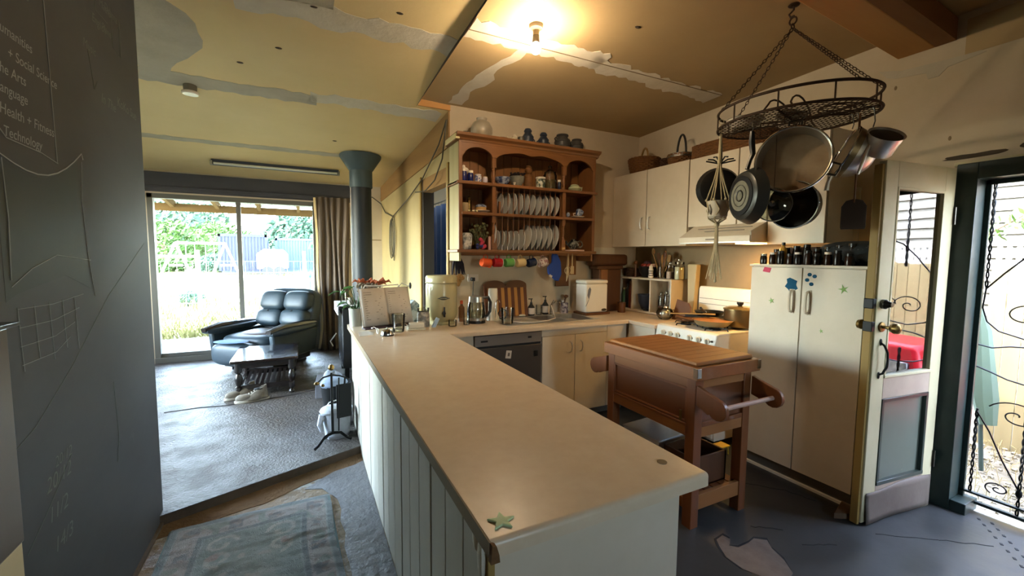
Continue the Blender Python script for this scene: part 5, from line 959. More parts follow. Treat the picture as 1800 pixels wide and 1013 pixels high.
for s in (1,-1):
    c=-.9
    while c<.9:
        # lines u+s*w*1.3=c*... clipped by the ellipse
        pts=[]
        for q in range(121):
            w_=-Bw+2*Bw*q/120; u_=c-s*w_*1.1
            if (u_/A_)**2+(w_/Bw)**2<=1: pts.append((u_,w_))
        if len(pts)>2: b.tube([rp(*pts[0],ZBt),rp(*pts[-1],ZBt)],.0022,4)
        c+=.042
out('wire_mesh_floor',b,rust,rk)
b=B().tube([rp(-A_*.98,0,ZBt),rp(0,0,ZBt-.004),rp(A_*.98,0,ZBt)],.006,5).tube([rp(0,-Bw,ZBt),rp(0,Bw,ZBt)],.006,5)
out('cross_bar',b,rust,rk)
for s in (-1,1): out('arched_stay',B().tube([rp(s*.07+.02*0,-Bw*.95 if s<0 else Bw*.97,ZBt)]+[rp(s*.05+ .0,(Bw*.95*cos(PI*(1-k/10)) if s<0 else .25*cos(PI*k/10)+.02),ZBt+.11*sin(PI*k/10)) for k in range(1,10)]+[rp(s*.07,Bw*.95 if s<0 else -.22,ZBt)],.005,5),rust,rk)
hookz=2.80
def chain(name,p0,p1,par,lk=.026):
    p0=Vector(p0);p1=Vector(p1); d=p1-p0; n=int(d.length/(lk*.78)); dn=d.normalized(); a=dn.orthogonal().normalized(); c=dn.cross(a); b=B()
    for i in range(n):
        ce=p0+d*(i+.5)/n; x=a if i%2 else c
        b.tube([ce+dn*(lk/2*cos(t_))+x*(lk*.28*sin(t_)) for t_ in [2*PI*k/8 for k in range(8)]],.0022,4,True)
    return out(name,b,rust,par)
top=(.015,.035,hookz)
for (u,w_) in ((A_*cos(R(35)),Bw*sin(R(35))),(A_*cos(R(145)),Bw*sin(R(145))),(A_*cos(R(205)),Bw*sin(R(205))),(A_*.985,-.03)): chain('chain',top,rp(u,w_,ZT),rk)
out('ceiling_hook',B().tube([(.015,.035,2.935),(.015,.035,2.90),(.015,.06,2.885),(.015,.05,2.865),(.015,.03,2.865)],.006,6).ring((.015,.035,2.84),.02,.005,14,5,'x').ell((.015,.035,2.925),(.03,.03,.008),12,6),rust,rk)
out('chain_ring',B().ring((.015,.035,2.81),.014,.004,12,5,'y'),rust,rk)
RC=Vector((2.515,1.50,0))
def hang(name,label,cat,u,w_,z,rz,group='pots and pans hanging from the rack'):
    p=RC+Vector(rp(u,w_,0)); return T(name,label,cat,(p.x,p.y,z),rz,group)
def shook(par,z0,z1,x=0,y=0): out('hook',B().tube([(x,y,z0),(x+.006,y,z0+(z1-z0)*.3),(x,y,z1-.012),(x-.006,y,z1),(x-.014,y,z1-.008)],.003,5),steel_d,par)
# local frame: -Y faces the viewer, Z up
def upright(b,tilt=0,dx=0,dz=0,rzz=0): return b.at(dx,0,dz,90+tilt,0,rzz)   # lathe axis (+z) -> -y
# big preserving pan, open side to the room
t=hang('preserving_pan','wide stainless preserving pan hanging with its open side to the room','saucepan',.06,.21,2.02,-66)
r=.17
out('pan_body',upright(B(),-4).lathe([(0,-.13),(r*.84,-.13),(r*.9,-.12),(r*.98,-.01),(r*1.03,0),(r*1.02,.004),(r*.975,0),(r*.86,-.115),(0,-.122)],n=40),M('pan_steel','#bdb6aa',.3,.75,n=(6,.4),col2='#9a9184'),t)
out('rolled_rim',upright(B(),-4).ring((0,0,0),r*1.02,.005,40,6),chrome,t)
out('scorched_lit_inside',upright(B(),-4).lathe([(0,-.1205),(r*.80,-.1205),(r*.86,-.113),(r*.9,-.08)],n=36),M('scorched_lit_metal','#b39d80',.6,.1,n=(9,.7),col2='#8a6f52'),t)  # scorch mottling on a beige that stands in for reflected light
for a in (90,200,-20): out('side_handle',B().at(r*1.04*cos(R(a)),.05,r*1.04*sin(R(a)),0,-a,0).tube([(-.01,0,-.03),(.03,0,-.028),(.034,0,0),(.03,0,.028),(-.01,0,.03)],.006,6),steel_d,t)
out('wire_hanger',B().tube([(-.05,.04,r+.03),(-.05,.04,r+.075),(.05,.04,r+.075),(.05,.04,r+.03)],.004,5).tube([(0,.04,r+.075),(0,.04,.25)],.003,5),rust,t)
# frying pan showing its base disc
t=hang('frying_pan','grey non-stick frying pan hanging with its round base plate to the room','frying pan',-.16,.20,1.85,-113)
b=upright(B()).lathe([(0,.03),(.115,.03),(.135,.02),(.158,-.03),(.160,-.034),(.153,-.032),(.13,.012),(0,.02)],n=36); out('pan_body',b,M('nonstick_grey','#3c3d3b',.32,.4),t)
out('base_ring',upright(B()).lathe([(.085,.031),(.112,.031),(.112,.034),(.085,.034)],n=36),black_m,t); out('base_disc',upright(B()).lathe([(0,.032),(.085,.032),(.085,.036),(0,.036)],n=36),M('aluminium_disc','#8f8c7d',.5,.6,n=(25,.5),col2='#6b6656'),t); out('base_stamp',upright(B()).ring((0,0,.037),.03,.004,16,4).ring((0,0,.037),.06,.002,22,4),steel_d,t)
out('pan_handle',B().tube([(0,.0,.15),(0,.015,.20),(0,.03,.235),(0,.02,.30),(0,.02,.36)],[.012,.011,.014,.017,.012],8),black_m,t); shook(t,.355,.415,0,.02)
# black frying pan behind the planter
t=hang('black_frying_pan','black frying pan hanging behind the macrame planter','frying pan',-.42,-.10,1.955,-40)
out('pan_body',upright(B()).lathe([(0,.028),(.10,.028),(.12,.02),(.14,-.02),(.135,-.02),(0,.02)],n=32),black_m,t); out('pan_handle',B().tube([(0,0,.13),(0,0,.2),(0,0,.29)],[.012,.013,.010],8),black_m,t); shook(t,.285,.33)
b=B()
for a in (-60,-30,30,60,80,-80): b.tube([(0,0,.16),(.05*sin(R(a)),-.01,.16+.05*cos(R(a))),(.09*sin(R(a)),-.015,.17+.035*cos(R(a)))],.005,5)
out('tied_ribbon',b,black_matte,t)
t=hang('saucepan','dark shiny saucepan hanging low below the preserving pan','saucepan',.055,.13,1.79,-85)
out('pan_body',upright(B()).lathe([(0,-.09),(.10,-.09),(.115,-.07),(.125,0),(.13,.003),(.122,0),(.11,-.07),(0,-.082)],n=32),M('dark_pan_steel','#4b4640',.22,1),t); out('pan_rim',upright(B()).ring((0,0,0),.127,.004,32,5),chrome,t); out('pan_handle',B().tube([(0,0,.12),(0,.02,.2),(0,.02,.38)],[.008,.009,.007],6),steel_d,t); shook(t,.37,.47,0,.02)
t=hang('glass_pan_cover','small glass saucepan lid hanging in front of the dark saucepan','lid',-.02,.20,1.79,-62)
out('lid_glass',upright(B()).lathe([(0,.035),(.04,.03),(.075,.012),(.088,0)],n=28),ware_g,t,solid=.002); out('lid_rim',upright(B()).ring((0,0,0),.089,.004,28,5),chrome,t); out('lid_knob',upright(B()).lathe([(.006,.034),(.006,.045),(.018,.05),(.015,.06),(0,.062)],n=14),chrome,t); out('hanging_wire',B().tube([(0,.01,.088),(0,.01,.3),(0,.0,.47)],.002,4),rust,t)
t=hang('mixing_bowl','deep stainless steel bowl hanging edge-on with its round side towards the door','bowl',.245,-.02,2.065,-59); t.scale=(.93,.93,.93)
ax_=(.90,.16,-.38)
b=B().to(ax_).lathe([(0,.142),(.05,.14),(.095,.115),(.128,.06),(.142,0),(.147,0),(.138,0),(.122,.06),(.09,.108),(0,.134)],n=36); out('bowl_body',b,steel,t); out('bowl_rim',B().to(ax_).ring((0,0,0),.145,.004,36,5),chrome,t); out('water_line',B().to(ax_).lathe([(.1445,.004),(.137,.035)],n=36),M('scorched_band','#8a7757',.4,.7,n=(8,.5)),t)
out('side_handle',B().to(ax_).tube([(.14,-.03,.0),(.18,-.028,.0),(.182,.028,.0),(.14,.03,.0)],.006,6),steel_d,t); out('long_handle',B().tube([(-.05,-.02,-.12),(-.07,-.03,-.17),(-.075,-.03,-.215)],[.009,.010,.014],8),steel,t); shook(t,.13,.215,.03,.02); shook(t,.12,.215,.055,.02)
t=hang('steel_saucepan','small steel saucepan with dark inside hanging at the right end','saucepan',.415,.03,2.115,-59)
ax_=(-.28,.58,-.76)
out('pan_body',B().to(ax_).lathe([(0,.10),(.06,.10),(.066,.09),(.075,0),(.08,-.003),(.072,0),(.063,.088),(0,.094)],n=32),steel,t); out('dark_inside',B().to(ax_).lathe([(0,.085),(.060,.084),(.070,.006)],n=30),M('dark_nonstick','#33291e',.4),t); out('pan_handle',B().tube([(-.05,.0,-.01),(-.075,-.02,-.08),(-.105,-.03,-.19)],[.012,.009,.006],8),steel,t); shook(t,.05,.15,-.05,.03)
t=hang('turner','long dark spatula hanging beside the open door','spatula',.30,-.02,1.955,-60)
out('turner_handle',B().tube([(0,0,.30),(0,0,.1),(0,0,-.16)],.005,6),walnut,t); out('turner_blade',B().prism([(-.05,-.30),(.05,-.30),(.053,-.29),(.053,-.18),(.035,-.15),(0,-.14),(-.035,-.15),(-.053,-.18),(-.053,-.29)],-.003,.003,'y'),M('dark_blade','#30241f',.5),t,bev=.001)
# things lying on the rack floor
def onrack(u,w_,z=ZBt+.009): p=RC+Vector(rp(u,w_,0)); return (p.x,p.y,z)
one('white_pie_dish',B().lathe([(0,0),(.07,0),(.10,.05),(.105,.052),(.10,.055),(.066,.008),(0,.008)],n=28),white_e,'white enamel dish lying on the left end of the pot rack','dish',loc=onrack(-.24,.02)); 
one('wire_bundle',B().ell((0,0,.02),(.10,.07,.02),18,8).ell((.02,.03,.045),(.07,.05,.02),16,8),tin,'dull metal lids stacked in the middle of the pot rack','lids',loc=onrack(.0,.02)); 
one('cake_rack',B().ring((0,0,.008),.12,.005,26,5,'z',.09).tube([(-.12,0,.008),(.12,0,.008)],.003,4).tube([(0,-.09,.008),(0,.09,.008)],.003,4).tube([(-.1,.05,.008),(.1,.05,.008)],.003,4).tube([(-.1,-.05,.008),(.1,-.05,.008)],.003,4),rust,'rusty oval wire cake rack at the right end of the pot rack','rack',loc=onrack(.22,0))
# macrame planter
t=hang('macrame_planter','white pot held in a cream macrame hanger at the left end of the rack','planter',-.375,.03,1.80,-59,None)
out('planter_pot',B().lathe([(0,-.055),(.045,-.055),(.058,-.04),(.064,.05),(.066,.055),(.060,.055),(.056,-.03),(0,-.035)],n=26),M('planter_white','#c9c2b2',.5,n=(9,.5),col2='#b5ab98'),t)
b=B()
for k in range(6):
    a=2*PI*k/6+.3; b.tube([(.004*cos(a),.004*sin(a),.30),(.03*cos(a),.03*sin(a),.18),(.066*cos(a),.066*sin(a),.065),(.068*cos(a+.5),.068*sin(a+.5),.0),(.05*cos(a),.05*sin(a),-.055),(.006*cos(a),.006*sin(a),-.085)],.0045,5); b.ell((.067*cos(a),.067*sin(a),.062),(.009,.009,.009),6,5)
b.tube([(0,0,.30),(.0,.0,.42),(0,0,.53)],[.012,.009,.007],7); b.ell((0,0,.30),(.014,.014,.016),8,6); b.ell((0,0,-.09),(.016,.016,.018),8,6); b.ring((0,0,.545),.015,.003,12,4,'y')
out('macrame_cord',b,rope_m,t); b=B()
for k in range(16): a=2*PI*k/16; q=.028+.012*(k%3); b.tube([(.006*cos(a),.006*sin(a),-.09),(.012*cos(a),.012*sin(a),-.25),(q*cos(a),q*sin(a),-.40-.02*(k%3))],[.004,.004,.003],4)
b.tube([(0,0,-.09),(.004,0,-.3),(.003,0,-.455)],.005,5); b.ell((.003,0,-.45),(.009,.009,.012),6,5); out('tassel',b,rope_m,t)
out('ceramic_motif',B().tube([(-.04,-.05,.03),(-.03,-.055,.0),(-.035,-.052,-.03)],.006,5),tin,t)
# ================================================================ LIGHTS AND FLUE
lb=T('bare_bulb','lit bare light bulb hanging from a batten holder on the kitchen ceiling','light bulb',(1.325,2.36,0))
out('ceiling_rose',B().lathe([(0,2.912),(.045,2.91),(.04,2.89),(.02,2.88),(.018,2.84),(0,2.838)],n=18),M('dusty_rose','#8d8473',.7),lb); out('bulb_holder',B().lathe([(0,2.85),(.021,2.85),(.023,2.81),(.019,2.805),(0,2.805)],n=16),steel_d,lb)
out('glass_bulb',B().lathe([(0,2.742),(.016,2.744),(.028,2.757),(.032,2.775),(.027,2.793),(.016,2.806),(.013,2.815)],n=20),M('lit_bulb','#fff4e0',.3,emit='#ffdca8',es=60),lb)
pl=bpy.data.lights.new('bulb_light','POINT'); pl.energy=50; pl.color=(1,.80,.57); pl.shadow_soft_size=.033; po=bpy.data.objects.new('bulb_light',pl); C.objects.link(po); po.location=(0,0,2.772); po.parent=lb
bpy.data.objects['glass_bulb'].visible_shadow=True
t=T('smoke_alarm','round white smoke alarm hanging from the living room ceiling','smoke alarm',(-.735,4.12,lz(4.12))); out('alarm_mount',B().lathe([(0,.005),(.045,.005),(.043,-.05),(0,-.052)],n=20),M('alarm_grey','#6b6558',.7),t); out('alarm_cover',B().lathe([(.02,-.045),(.055,-.05),(.058,-.062),(.05,-.07),(0,-.072)],n=22),white_e,t)
t=T('fluorescent_batten','long fluorescent batten light, switched off, on the living room ceiling','ceiling light',(0,0,0))
yy=6.18; zz=lz(yy)
out('batten_body',B().box(-.93,yy-.05,zz-.055,.47,yy+.05,zz+.002),M('batten_dark','#3b4150',.5),t,bev=.004); out('tube_lamp',B().cyl((-.90,yy-.075,zz-.05),(.45,yy-.075,zz-.05),.014,None,10),M('tube_white','#cfd0c4',.4),t); out('tube_holder',B().box(-.935,yy-.09,zz-.07,-.915,yy-.03,zz-.02).box(.46,yy-.09,zz-.07,.48,yy-.03,zz-.02),M('batten_end','#8e8c80',.5),t)
t=T('flue_pipe','dark enamelled stove flue pipe rising to a grey ceiling collar','flue pipe',(.665,5.45,0))
zc=lz(5.45)
out('pipe_lower',B().lathe([(.118,.95),(.118,2.32)],n=28),flue_m,t); out('pipe_sleeve',B().lathe([(.128,2.30),(.132,2.31),(.132,2.52)],n=28),flue_g,t); out('ceiling_collar',B().lathe([(.132,2.50),(.14,2.51),(.235,zc-.02),(.24,zc+.01),(0,zc+.01)],n=32),flue_g,t); out('pipe_seam',B().box(-.124,-.01,1.0,-.116,.01,2.3),steel,t)
hs_=T('wood_heater','squat black wood heater below the flue pipe','heater',(.665,5.45,ZL)); out('heater_body',B().box(-.27,-.30,.12,.32,.28,.82),M('heater_black','#1d1f22',.5,.3),hs_,bev=.012); out('heater_top',B().box(-.30,-.33,.82,.35,.31,.85),iron,hs_,bev=.006); out('heater_leg',B().box(-.25,-.28,0,-.2,-.22,.12).box(.25,-.28,0,.3,-.22,.12).box(-.25,.2,0,-.2,.26,.12).box(.25,.2,0,.3,.26,.12),iron,hs_); out('heater_side_grille',B().box(-.275,-.25,.2,-.268,-.2,.75).box(-.275,-.1,.2,-.268,-.05,.75).box(-.275,.05,.2,-.268,.1,.75).box(-.275,.2,.2,-.268,.23,.75),steel_d,hs_)
out('heater_door_handle',B().tube([(-.30,.22,.45),(-.37,.26,.35),(-.34,.28,.28)],.008,5),steel,hs_)
one('lace_runner',B().box(-.31,-.32,0,-.1,.28,.006).box(-.316,-.31,-.10,-.308,.25,.004),M('white_lace','#d7dade',.8,spots=(30,.6,'#8c8f94',.1)),'white lace cloth hanging over the edge of the wood heater','cloth',loc=(.665,5.45,ZL+.8505))
t=jar('glass_bottle','clear glass bottle standing on the heater by the curtain','bottle',(.43,5.33,ZL+.858),.035,.17,ware_m,neck=.45)
jar('small_tin','small pale tin beside the clear glass bottle','tin',(.50,5.22,ZL+.858),.035,.08,tin,neck=1)
one('firewood_box',B().box(-.10,-.16,0,.12,.16,.16),M('blue_grey_carton','#7d8088',.8,n=(6,.5),col2='#5e6068'),'grey-blue carton on the floor by the peninsula end','box',loc=(.20,4.7,ZL),rz=-5,bev=.004)
one('shopping_bag',B().ell((0,0,.18),(.10,.15,.19),16,10,.8,.8).ell((-.03,-.05,.36),(.06,.06,.05),12,8),M('crumpled_bag','#9aa3b0',.6,n=(5,.6),col2='#5b6270',b=(12,.8,.03)),'crumpled grey-blue plastic bag beside the coal scuttle','bag',loc=(.235,4.10,ZL))
# cable loops
t=T('wall_cable','grey electrical cable looped and hanging on the living room wall by the doorway','cable',(0,0,0))
wx=lambda y:lx(y)-.025
cb_=M('grey_cable','#4a4438',.6)
out('cable_run',B().tube([(wx(YB+.02),3.84,2.74),(wx(4.0)-.02,4.0,2.55),(wx(4.6),4.6,2.33),(wx(5.2),5.2,2.18),(wx(6.03),6.03,2.03)],.007,5).tube([(wx(3.84),3.84,2.74),(wx(3.9)-.02,3.9,2.40),(wx(4.1)-.03,4.1,2.23),(wx(4.4)-.03,4.4,2.17),(wx(4.62),4.62,2.19),(wx(4.9),4.9,2.22)],.007,5),cb_,t)
out('cable_tail',B().tube([(wx(6.03),6.03,2.03),(wx(6.5),6.5,2.12),(wx(6.8),6.8,2.28),(1.0,6.86,2.38),(.80,6.87,2.39)],.008,5),cb_,t)
for k in range(3): out('cable_loop',B().tube([(wx(6.0)-.01*k,6.02+.13*sin(a)+.02*k,1.76+.27*cos(a)-.02*k) for a in [2*PI*q/20 for q in range(20)]],.006,5,True),cb_,t)
out('cable_end',B().tube([(wx(6.0),6.0,1.5),(wx(6.0),5.98,1.42)],.008,5),cb_,t)
# curtains
def drape(name,label,x0,x1,y,z0,z1,mt,loc=None,folds=6,amp=.04,taper=0,ax='x',group=None):
    def fn(u,v):
        z=z0+(z1-z0)*v; c=(x0+x1)/2; w_=(x1-x0)*(1-taper*sin(PI*v)*(1)); x=c+(u-.5)*w_+.012*sin(7*v+u*9)
        d=amp*sin(2*PI*folds*u+.8*sin(3*v))*(.55+.45*(1-v)); return (x,y+d,z) if ax=='x' else (y+d,x,z)
    t=T(name,label,'curtain',(0,0,0),0,group); out('curtain_cloth',B().grid(fn,90,16),mt,t,solid=.004,ang=180); return t
t=drape('taupe_curtain','long taupe curtain gathered at the right of the sliding door','x' and .20,.66,6.80,ZL+.01,2.33,curtain_m,folds=5.3,amp=.03,taper=.12)
out('curtain_lining_edge',B().grid(lambda u,v:(.185+.03*u+.035*sin(9*v)*(1-v)+.02*sin(4*v),6.76-.02*u,ZL+.05+2.2*v),4,24),curtain_edge,t,solid=.004,ang=180)
out('curtain_rod',B().cyl((-1.9,6.84,2.34),(.72,6.84,2.34),.012,None,8),header_m,t)
t=drape('blue_curtain','deep blue curtain hanging on rings behind the doorway','x' and 4.75,6.15,1.66,.05,2.16,curtain_blue,folds=6,amp=.04,ax='y')
out('curtain_rod',B().cyl((1.66,4.6,2.20),(1.66,6.3,2.20),.01,None,8),steel_d,t)
for k in range(10): out('curtain_ring',B().ring((1.66,4.8+k*.14,2.185),.018,.002,12,4,'x'),white_paint,t)
# ================================================================ LIVING FURNITURE
t=T('recliner_chair','dark blue-black leather recliner armchair with button-tufted back, facing the coffee table','armchair',(-.40,6.27,ZL),-36); t.scale=(1.14,1.05,.92)
def cush(b,c,s,rx=0,ry=0,rz=0,p=.45,q=.5): return b.ell(c,(s[0]/2,s[1]/2,s[2]/2),24,14,p,q,(rx,ry,rz))
out('seat_cushion',cush(B(),(0,-.10,.40),(.60,.70,.20)),leather,t); out('seat_throw',cush(B(),(.02,-.12,.475),(.44,.46,.10),p=.8,q=.8),leather_b,t)
for i,(z,y,h) in enumerate(((.62,.27,.26),(.86,.36,.30))):
    for s in (-1,1): out('back_cushion',cush(B(),(s*.155,y,z),(.34,.26,h),rx=-18,p=.55,q=.6),leather,t)
out('back_shell',cush(B(),(0,.40,.66),(.70,.22,.78),rx=-16,p=.35,q=.45),leather,t)
b=B()
for s in (-1,1):
    for z,y in ((.74,.185),(.55,.15)): b.ell((s*.155,y,z),(.012,.012,.012),8,6)
o=out('tufting_button',b,black_matte,t); o['kind']='stuff'
for s in (-1,1): out('armrest',cush(B(),(s*.38,-.12,.545),(.15,.78,.09),p=.5,q=.6).add([],[]),leather,t); out('arm_panel',B().prism([(-.42,.16),(.30,.16),(.36,.50),(-.46,.52)],s*.36-.03,s*.36+.03,'x'),leather,t,bev=.02); out('arm_top',B().tube([(s*.38,-.52,.57),(s*.38,-.3,.60),(s*.38,.1,.585),(s*.38,.3,.57)],[.03,.045,.045,.03],8),dkwood,t)
out('foot_rest',cush(B(),(0,-.50,.28),(.54,.20,.30),p=.5,q=.6),leather,t); out('chair_base',B().box(-.30,-.35,.05,.30,.32,.22),dkwood,t,bev=.01); out('chair_foot',B().tube([(-.25,-.3,.02),(.25,.3,.02)],.025,6).tube([(.25,-.3,.02),(-.25,.3,.02)],.025,6),dkwood,t)
one('blue_cloth',B().ell((0,0,.01),(.20,.12,.012),18,6),M('blue_grey_cloth','#4d6c96',.7),'folded blue cloth lying on the recliner foot rest','cloth',loc=(-.76,5.78,ZL+.41),rz=-30)
ch2=T('metal_garden_chair','dark tubular chair frame outside behind the recliner','chair',(-.33,7.35,0)); out('chair_frame',B().tube([(-.2,0,0),(-.2,0,.45),(-.22,.05,.85),(-.1,.06,.93),(.12,.06,.93),(.2,.05,.85),(.2,0,.45),(.2,0,0)],.013,6).tube([(-.2,0,.45),(-.2,-.4,.45),(-.2,-.42,0)],.013,6).tube([(.2,0,.45),(.2,-.4,.45),(.2,-.42,0)],.013,6),green_post,ch2); out('seat_mesh',B().box(-.2,-.4,.44,.2,0,.455),green_post,ch2)
t=T('coffee_table','low dark stained coffee table with turned legs and slatted shelf','coffee table',(-.36,5.22,ZL))
out('table_top',B().box(-.30,-.38,.355,.30,.38,.385),M('table_varnish','#160f0d',.14,n=(8,.5),col2='#221612',coat=.6),t,bev=.008); out('top_border',B().box(-.25,-.33,.384,.25,.33,.3865),M('table_centre','#2a2c33',.12,coat=.5),t,bev=.001); out('apron',B().box(-.25,-.345,.30,.25,-.325,.357).box(-.25,.325,.30,.25,.345,.357).box(-.26,-.345,.30,-.24,.345,.357).box(.24,-.345,.30,.26,.345,.357),dkwood,t,bev=.002)
for a in (-1,1):
    for c in (-1,1): out('leg',B().lathe([(0,0),(.02,0),(.033,.015),(.03,.03),(.015,.045),(.03,.06),(.03,.11),(.018,.12),(.032,.15),(.038,.19),(.026,.23),(.018,.245),(.032,.26),(.032,.357)],(a*.235,c*.325,0),16),dkwood,t)
for a in (-1,1): out('stretcher',B().box(a*.235-.012,-.32,.075,a*.235+.012,.32,.115),dkwood,t,bev=.002)
out('stretcher',B().box(-.23,-.335,.075,.23,-.31,.125),dkwood,t,bev=.002); out('stretcher',B().box(-.23,.31,.075,.23,.335,.125),dkwood,t,bev=.002)
for i in range(9): out('shelf_slat',B().box(-.20+i*.048,-.31,.100,-.172+i*.048,.31,.112),dkwood,t,bev=.001)
def shoe(x,y,rz,label):
    t=T('trainer_shoe',label,'shoe',(x,y,ZL),rz,'pair of trainers on the concrete floor')
    N=20; prof=[]
    def fp(u,v):
        a=2*PI*u; yy=cos(a); xx=sin(a); L_=.14; w_=.047-.008*(yy>0)*0+.006*max(0,-yy); z=v; h=.035+.075*max(0,(-yy+.35))**.8 if -yy>-.35 else .04+.012*(1-yy)
        k=(1-.55*v**2); return (xx*w_*k,yy*L_*(1-.12*v) - .0, .022+h*v)
    out('shoe_upper',B().grid(fp,24,8),M('grey_mesh_upper','#7f786b',.8,n=(30,.5),col2='#5f594e') if 'grey_mesh_upper' not in bpy.data.materials else bpy.data.materials['grey_mesh_upper'],t,solid=.004,ang=180)
    out('shoe_toe_cap',B().ell((0,.055,.045),(.043,.085,.036),16,10,.9,.8),bpy.data.materials['grey_mesh_upper'],t)
    out('sole',B().prism([(.05*sin(2*PI*k/24)*(1.0 if cos(2*PI*k/24)>0 else .82),.15*cos(2*PI*k/24)) for k in range(24)],0,.028),M('pale_sole','#a39d90',.6) if 'pale_sole' not in bpy.data.materials else bpy.data.materials['pale_sole'],t,bev=.006)
    out('shoe_opening',B().ell((0,-.065,.115),(.03,.05,.012),14,6),black_matte,t); b=B()
    for k in range(5): b.tube([(-.022,-.02+k*.022,.098-k*.009),(0,-.015+k*.022,.106-k*.009),(.022,-.02+k*.022,.098-k*.009)],.003,4)
    out('laces',b,white_e,t)
shoe(-.47,4.74,100,'grey trainer, the nearer of the pair on the concrete'); shoe(-.58,4.90,112,'grey trainer, the farther of the pair on the concrete')
# fire tools
t=T('fire_tool_stand','black iron fire tool stand with brass knob top beside the peninsula','fire tool stand',(.175,3.36,ZL))
b=B()
for a in (200,20,110): b.tube([(0,0,.10),(.06*cos(R(a)),.06*sin(R(a)),.085),(.11*cos(R(a)),.11*sin(R(a)),.03),(.14*cos(R(a)),.14*sin(R(a)),.012)],[.012,.011,.010,.012],6)
out('tripod_foot',b,iron,t); out('stand_post',B().cyl((0,0,.09),(0,0,.56),.010,.008,8),iron,t); out('brass_knob',B().ell((0,0,.60),(.022,.022,.024),12,8),brass,t); out('cross_arm',B().tube([(-.10,0,.49),(-.06,0,.53),(0,0,.545),(.06,0,.53),(.12,.0,.50)],.006,6),iron,t); out('brass_finial',B().ell((-.10,0,.49),(.02,.016,.014),10,6).ell((-.06,0,.47),(.014,.014,.012),8,6),brass,t)
out('shovel',B().ob((.085,.02,.33),(.11,.012,.26),rz=10).cyl((.09,.02,.45),(.095,.01,.52),.008,None,6),iron,t,bev=.006); out('poker',B().cyl((.04,-.03,.12),(.05,-.01,.52),.005,None,6),iron,t)
t=T('white_bucket','white plastic bucket with a rag over its rim behind the fire tools','bucket',(.22,3.55,ZL)); out('bucket_body',B().lathe([(0,0),(.09,0),(.115,.21),(.12,.22),(.112,.22),(.087,.008),(0,.008)],n=24),M('bucket_white','#b9bdc4',.5,n=(5,.5),col2='#8d929b'),t); out('rag',B().ell((-.04,-.03,.22),(.09,.08,.04),14,8).tube([(-.11,-.05,.2),(-.13,-.05,.12),(-.12,-.06,.07)],[.025,.02,.008],6),M('white_rag','#c7cdd8',.9,b=(18,.6,.02)),t); out('bucket_handle',B().tube([(-.10,.0,.21),(-.06,-.08,.30),(.03,-.09,.32),(.09,-.02,.22)],.005,5),white_paint,t)
t=T('coal_scuttle','black metal coal scuttle with grey cloth draped on top, against the peninsula','coal scuttle',(.235,3.80,ZL)); out('scuttle_body',B().lathe([(0,0),(.09,0),(.12,.30),(.125,.36),(.115,.36),(.085,.01),(0,.01)],n=20),iron,t); out('grey_rag',B().ell((-.02,-.02,.36),(.11,.10,.05),16,8),M('grey_rag_m','#7f8da3',.9,b=(18,.6,.02)),t)
# rug
NX,NY=96,220; rv=[];rfz=[];cols=[]
RW,RL=.39,.95
from mathutils import noise as mnoise
def nz_(x,y,s,k=0): return mnoise.noise(Vector((x*s,y*s,k)))
def mixc(a,c,t): t=max(0,min(1,t)); return tuple(p*(1-t)+q*t for p,q in zip(a,c))
def scr(x,y,cx,cy,r):
    d=math.hypot(x-cx,y-cy); a=math.atan2(y-cy,x-cx); return 1 if abs(d-r*(.35+.65*((a+PI)/(2*PI))))<.011 else 0
def rugcol(x,y):
    e=min(RW-abs(x),RL-abs(y)); n1=nz_(x,y,14); n2=nz_(x,y,30,5); n3=nz_(x,y,8,9)
    if e<.032: c=lin('#66747a')
    elif e<.040: c=lin('#8e9797')
    elif e<.135:
        c=lin('#9a928e'); s_=(y if RW-abs(x)<RL-abs(y) else x); q=abs(((s_*5.2)%1)-.5); w_=abs(e-.088)
        if q<.17 and w_<.032*(1+n1): c=lin('#5d5963') if n2<.15 else lin('#7d625c')
        elif n1>.28: c=lin('#747f76')
        elif n2>.35: c=lin('#86726d')
    elif e<.160: c=lin('#4f5964')
    elif e<.168: c=lin('#84908f')
    else:
        c=lin('#6b7b77')
        if n3>.33: c=lin('#7b8782')
        for sx in (-1,1):
            for sy in (-1,1):
                if scr(sx*x,sy*y,.14,.70,.075) or scr(sy*y*.9,sx*x,.52,.13,.06): c=lin('#a2a198')
                if math.hypot(sx*x-.16,sy*y-.60)<.028: c=lin('#8f7670')
        d=math.hypot(x*1.1,y)
        if d<.17: c=lin('#8c7c79') if n1>0 else lin('#6a736d')
        elif d<.19: c=lin('#4f5964')
        elif n1>.45: c=lin('#918f88')
    return tuple(v*.62 for v in mixc(c,lin('#8d8a88'),.12+.2*n2)[:3])+(1,)
b=B(); cols=[]
def rf(u,v):
    x=(u-.5)*2*RW; y=(v-.5)*2*RL
    z=.013+.012*max(0,nz_(x*.5,y,7,2))+.005*nz_(x*.4,y,22,3)+.0015*nz_(x,y,60,4)
    cols.append(rugcol(x,y)); return (x+.006*sin(y*9),y,z)
b.grid(rf,NX,NY)
rugm=bpy.data.materials.new('woven_rug'); rugm.use_nodes=True; tt=rugm.node_tree; p=tt.nodes['Principled BSDF']; p.inputs['Roughness'].default_value=.75; p.inputs['Sheen Weight'].default_value=.3
at_=tt.nodes.new('ShaderNodeAttribute'); at_.attribute_name='weave'; tt.links.new(at_.outputs[0],p.inputs['Base Color'])
nz=tt.nodes.new('ShaderNodeTexNoise'); nz.inputs['Scale'].default_value=120; bp=tt.nodes.new('ShaderNodeBump'); bp.inputs['Strength'].default_value=.6; bp.inputs['Distance'].default_value=.01; tt.links.new(nz.outputs[0],bp.inputs['Height']); tt.links.new(bp.outputs[0],p.inputs['Normal'])
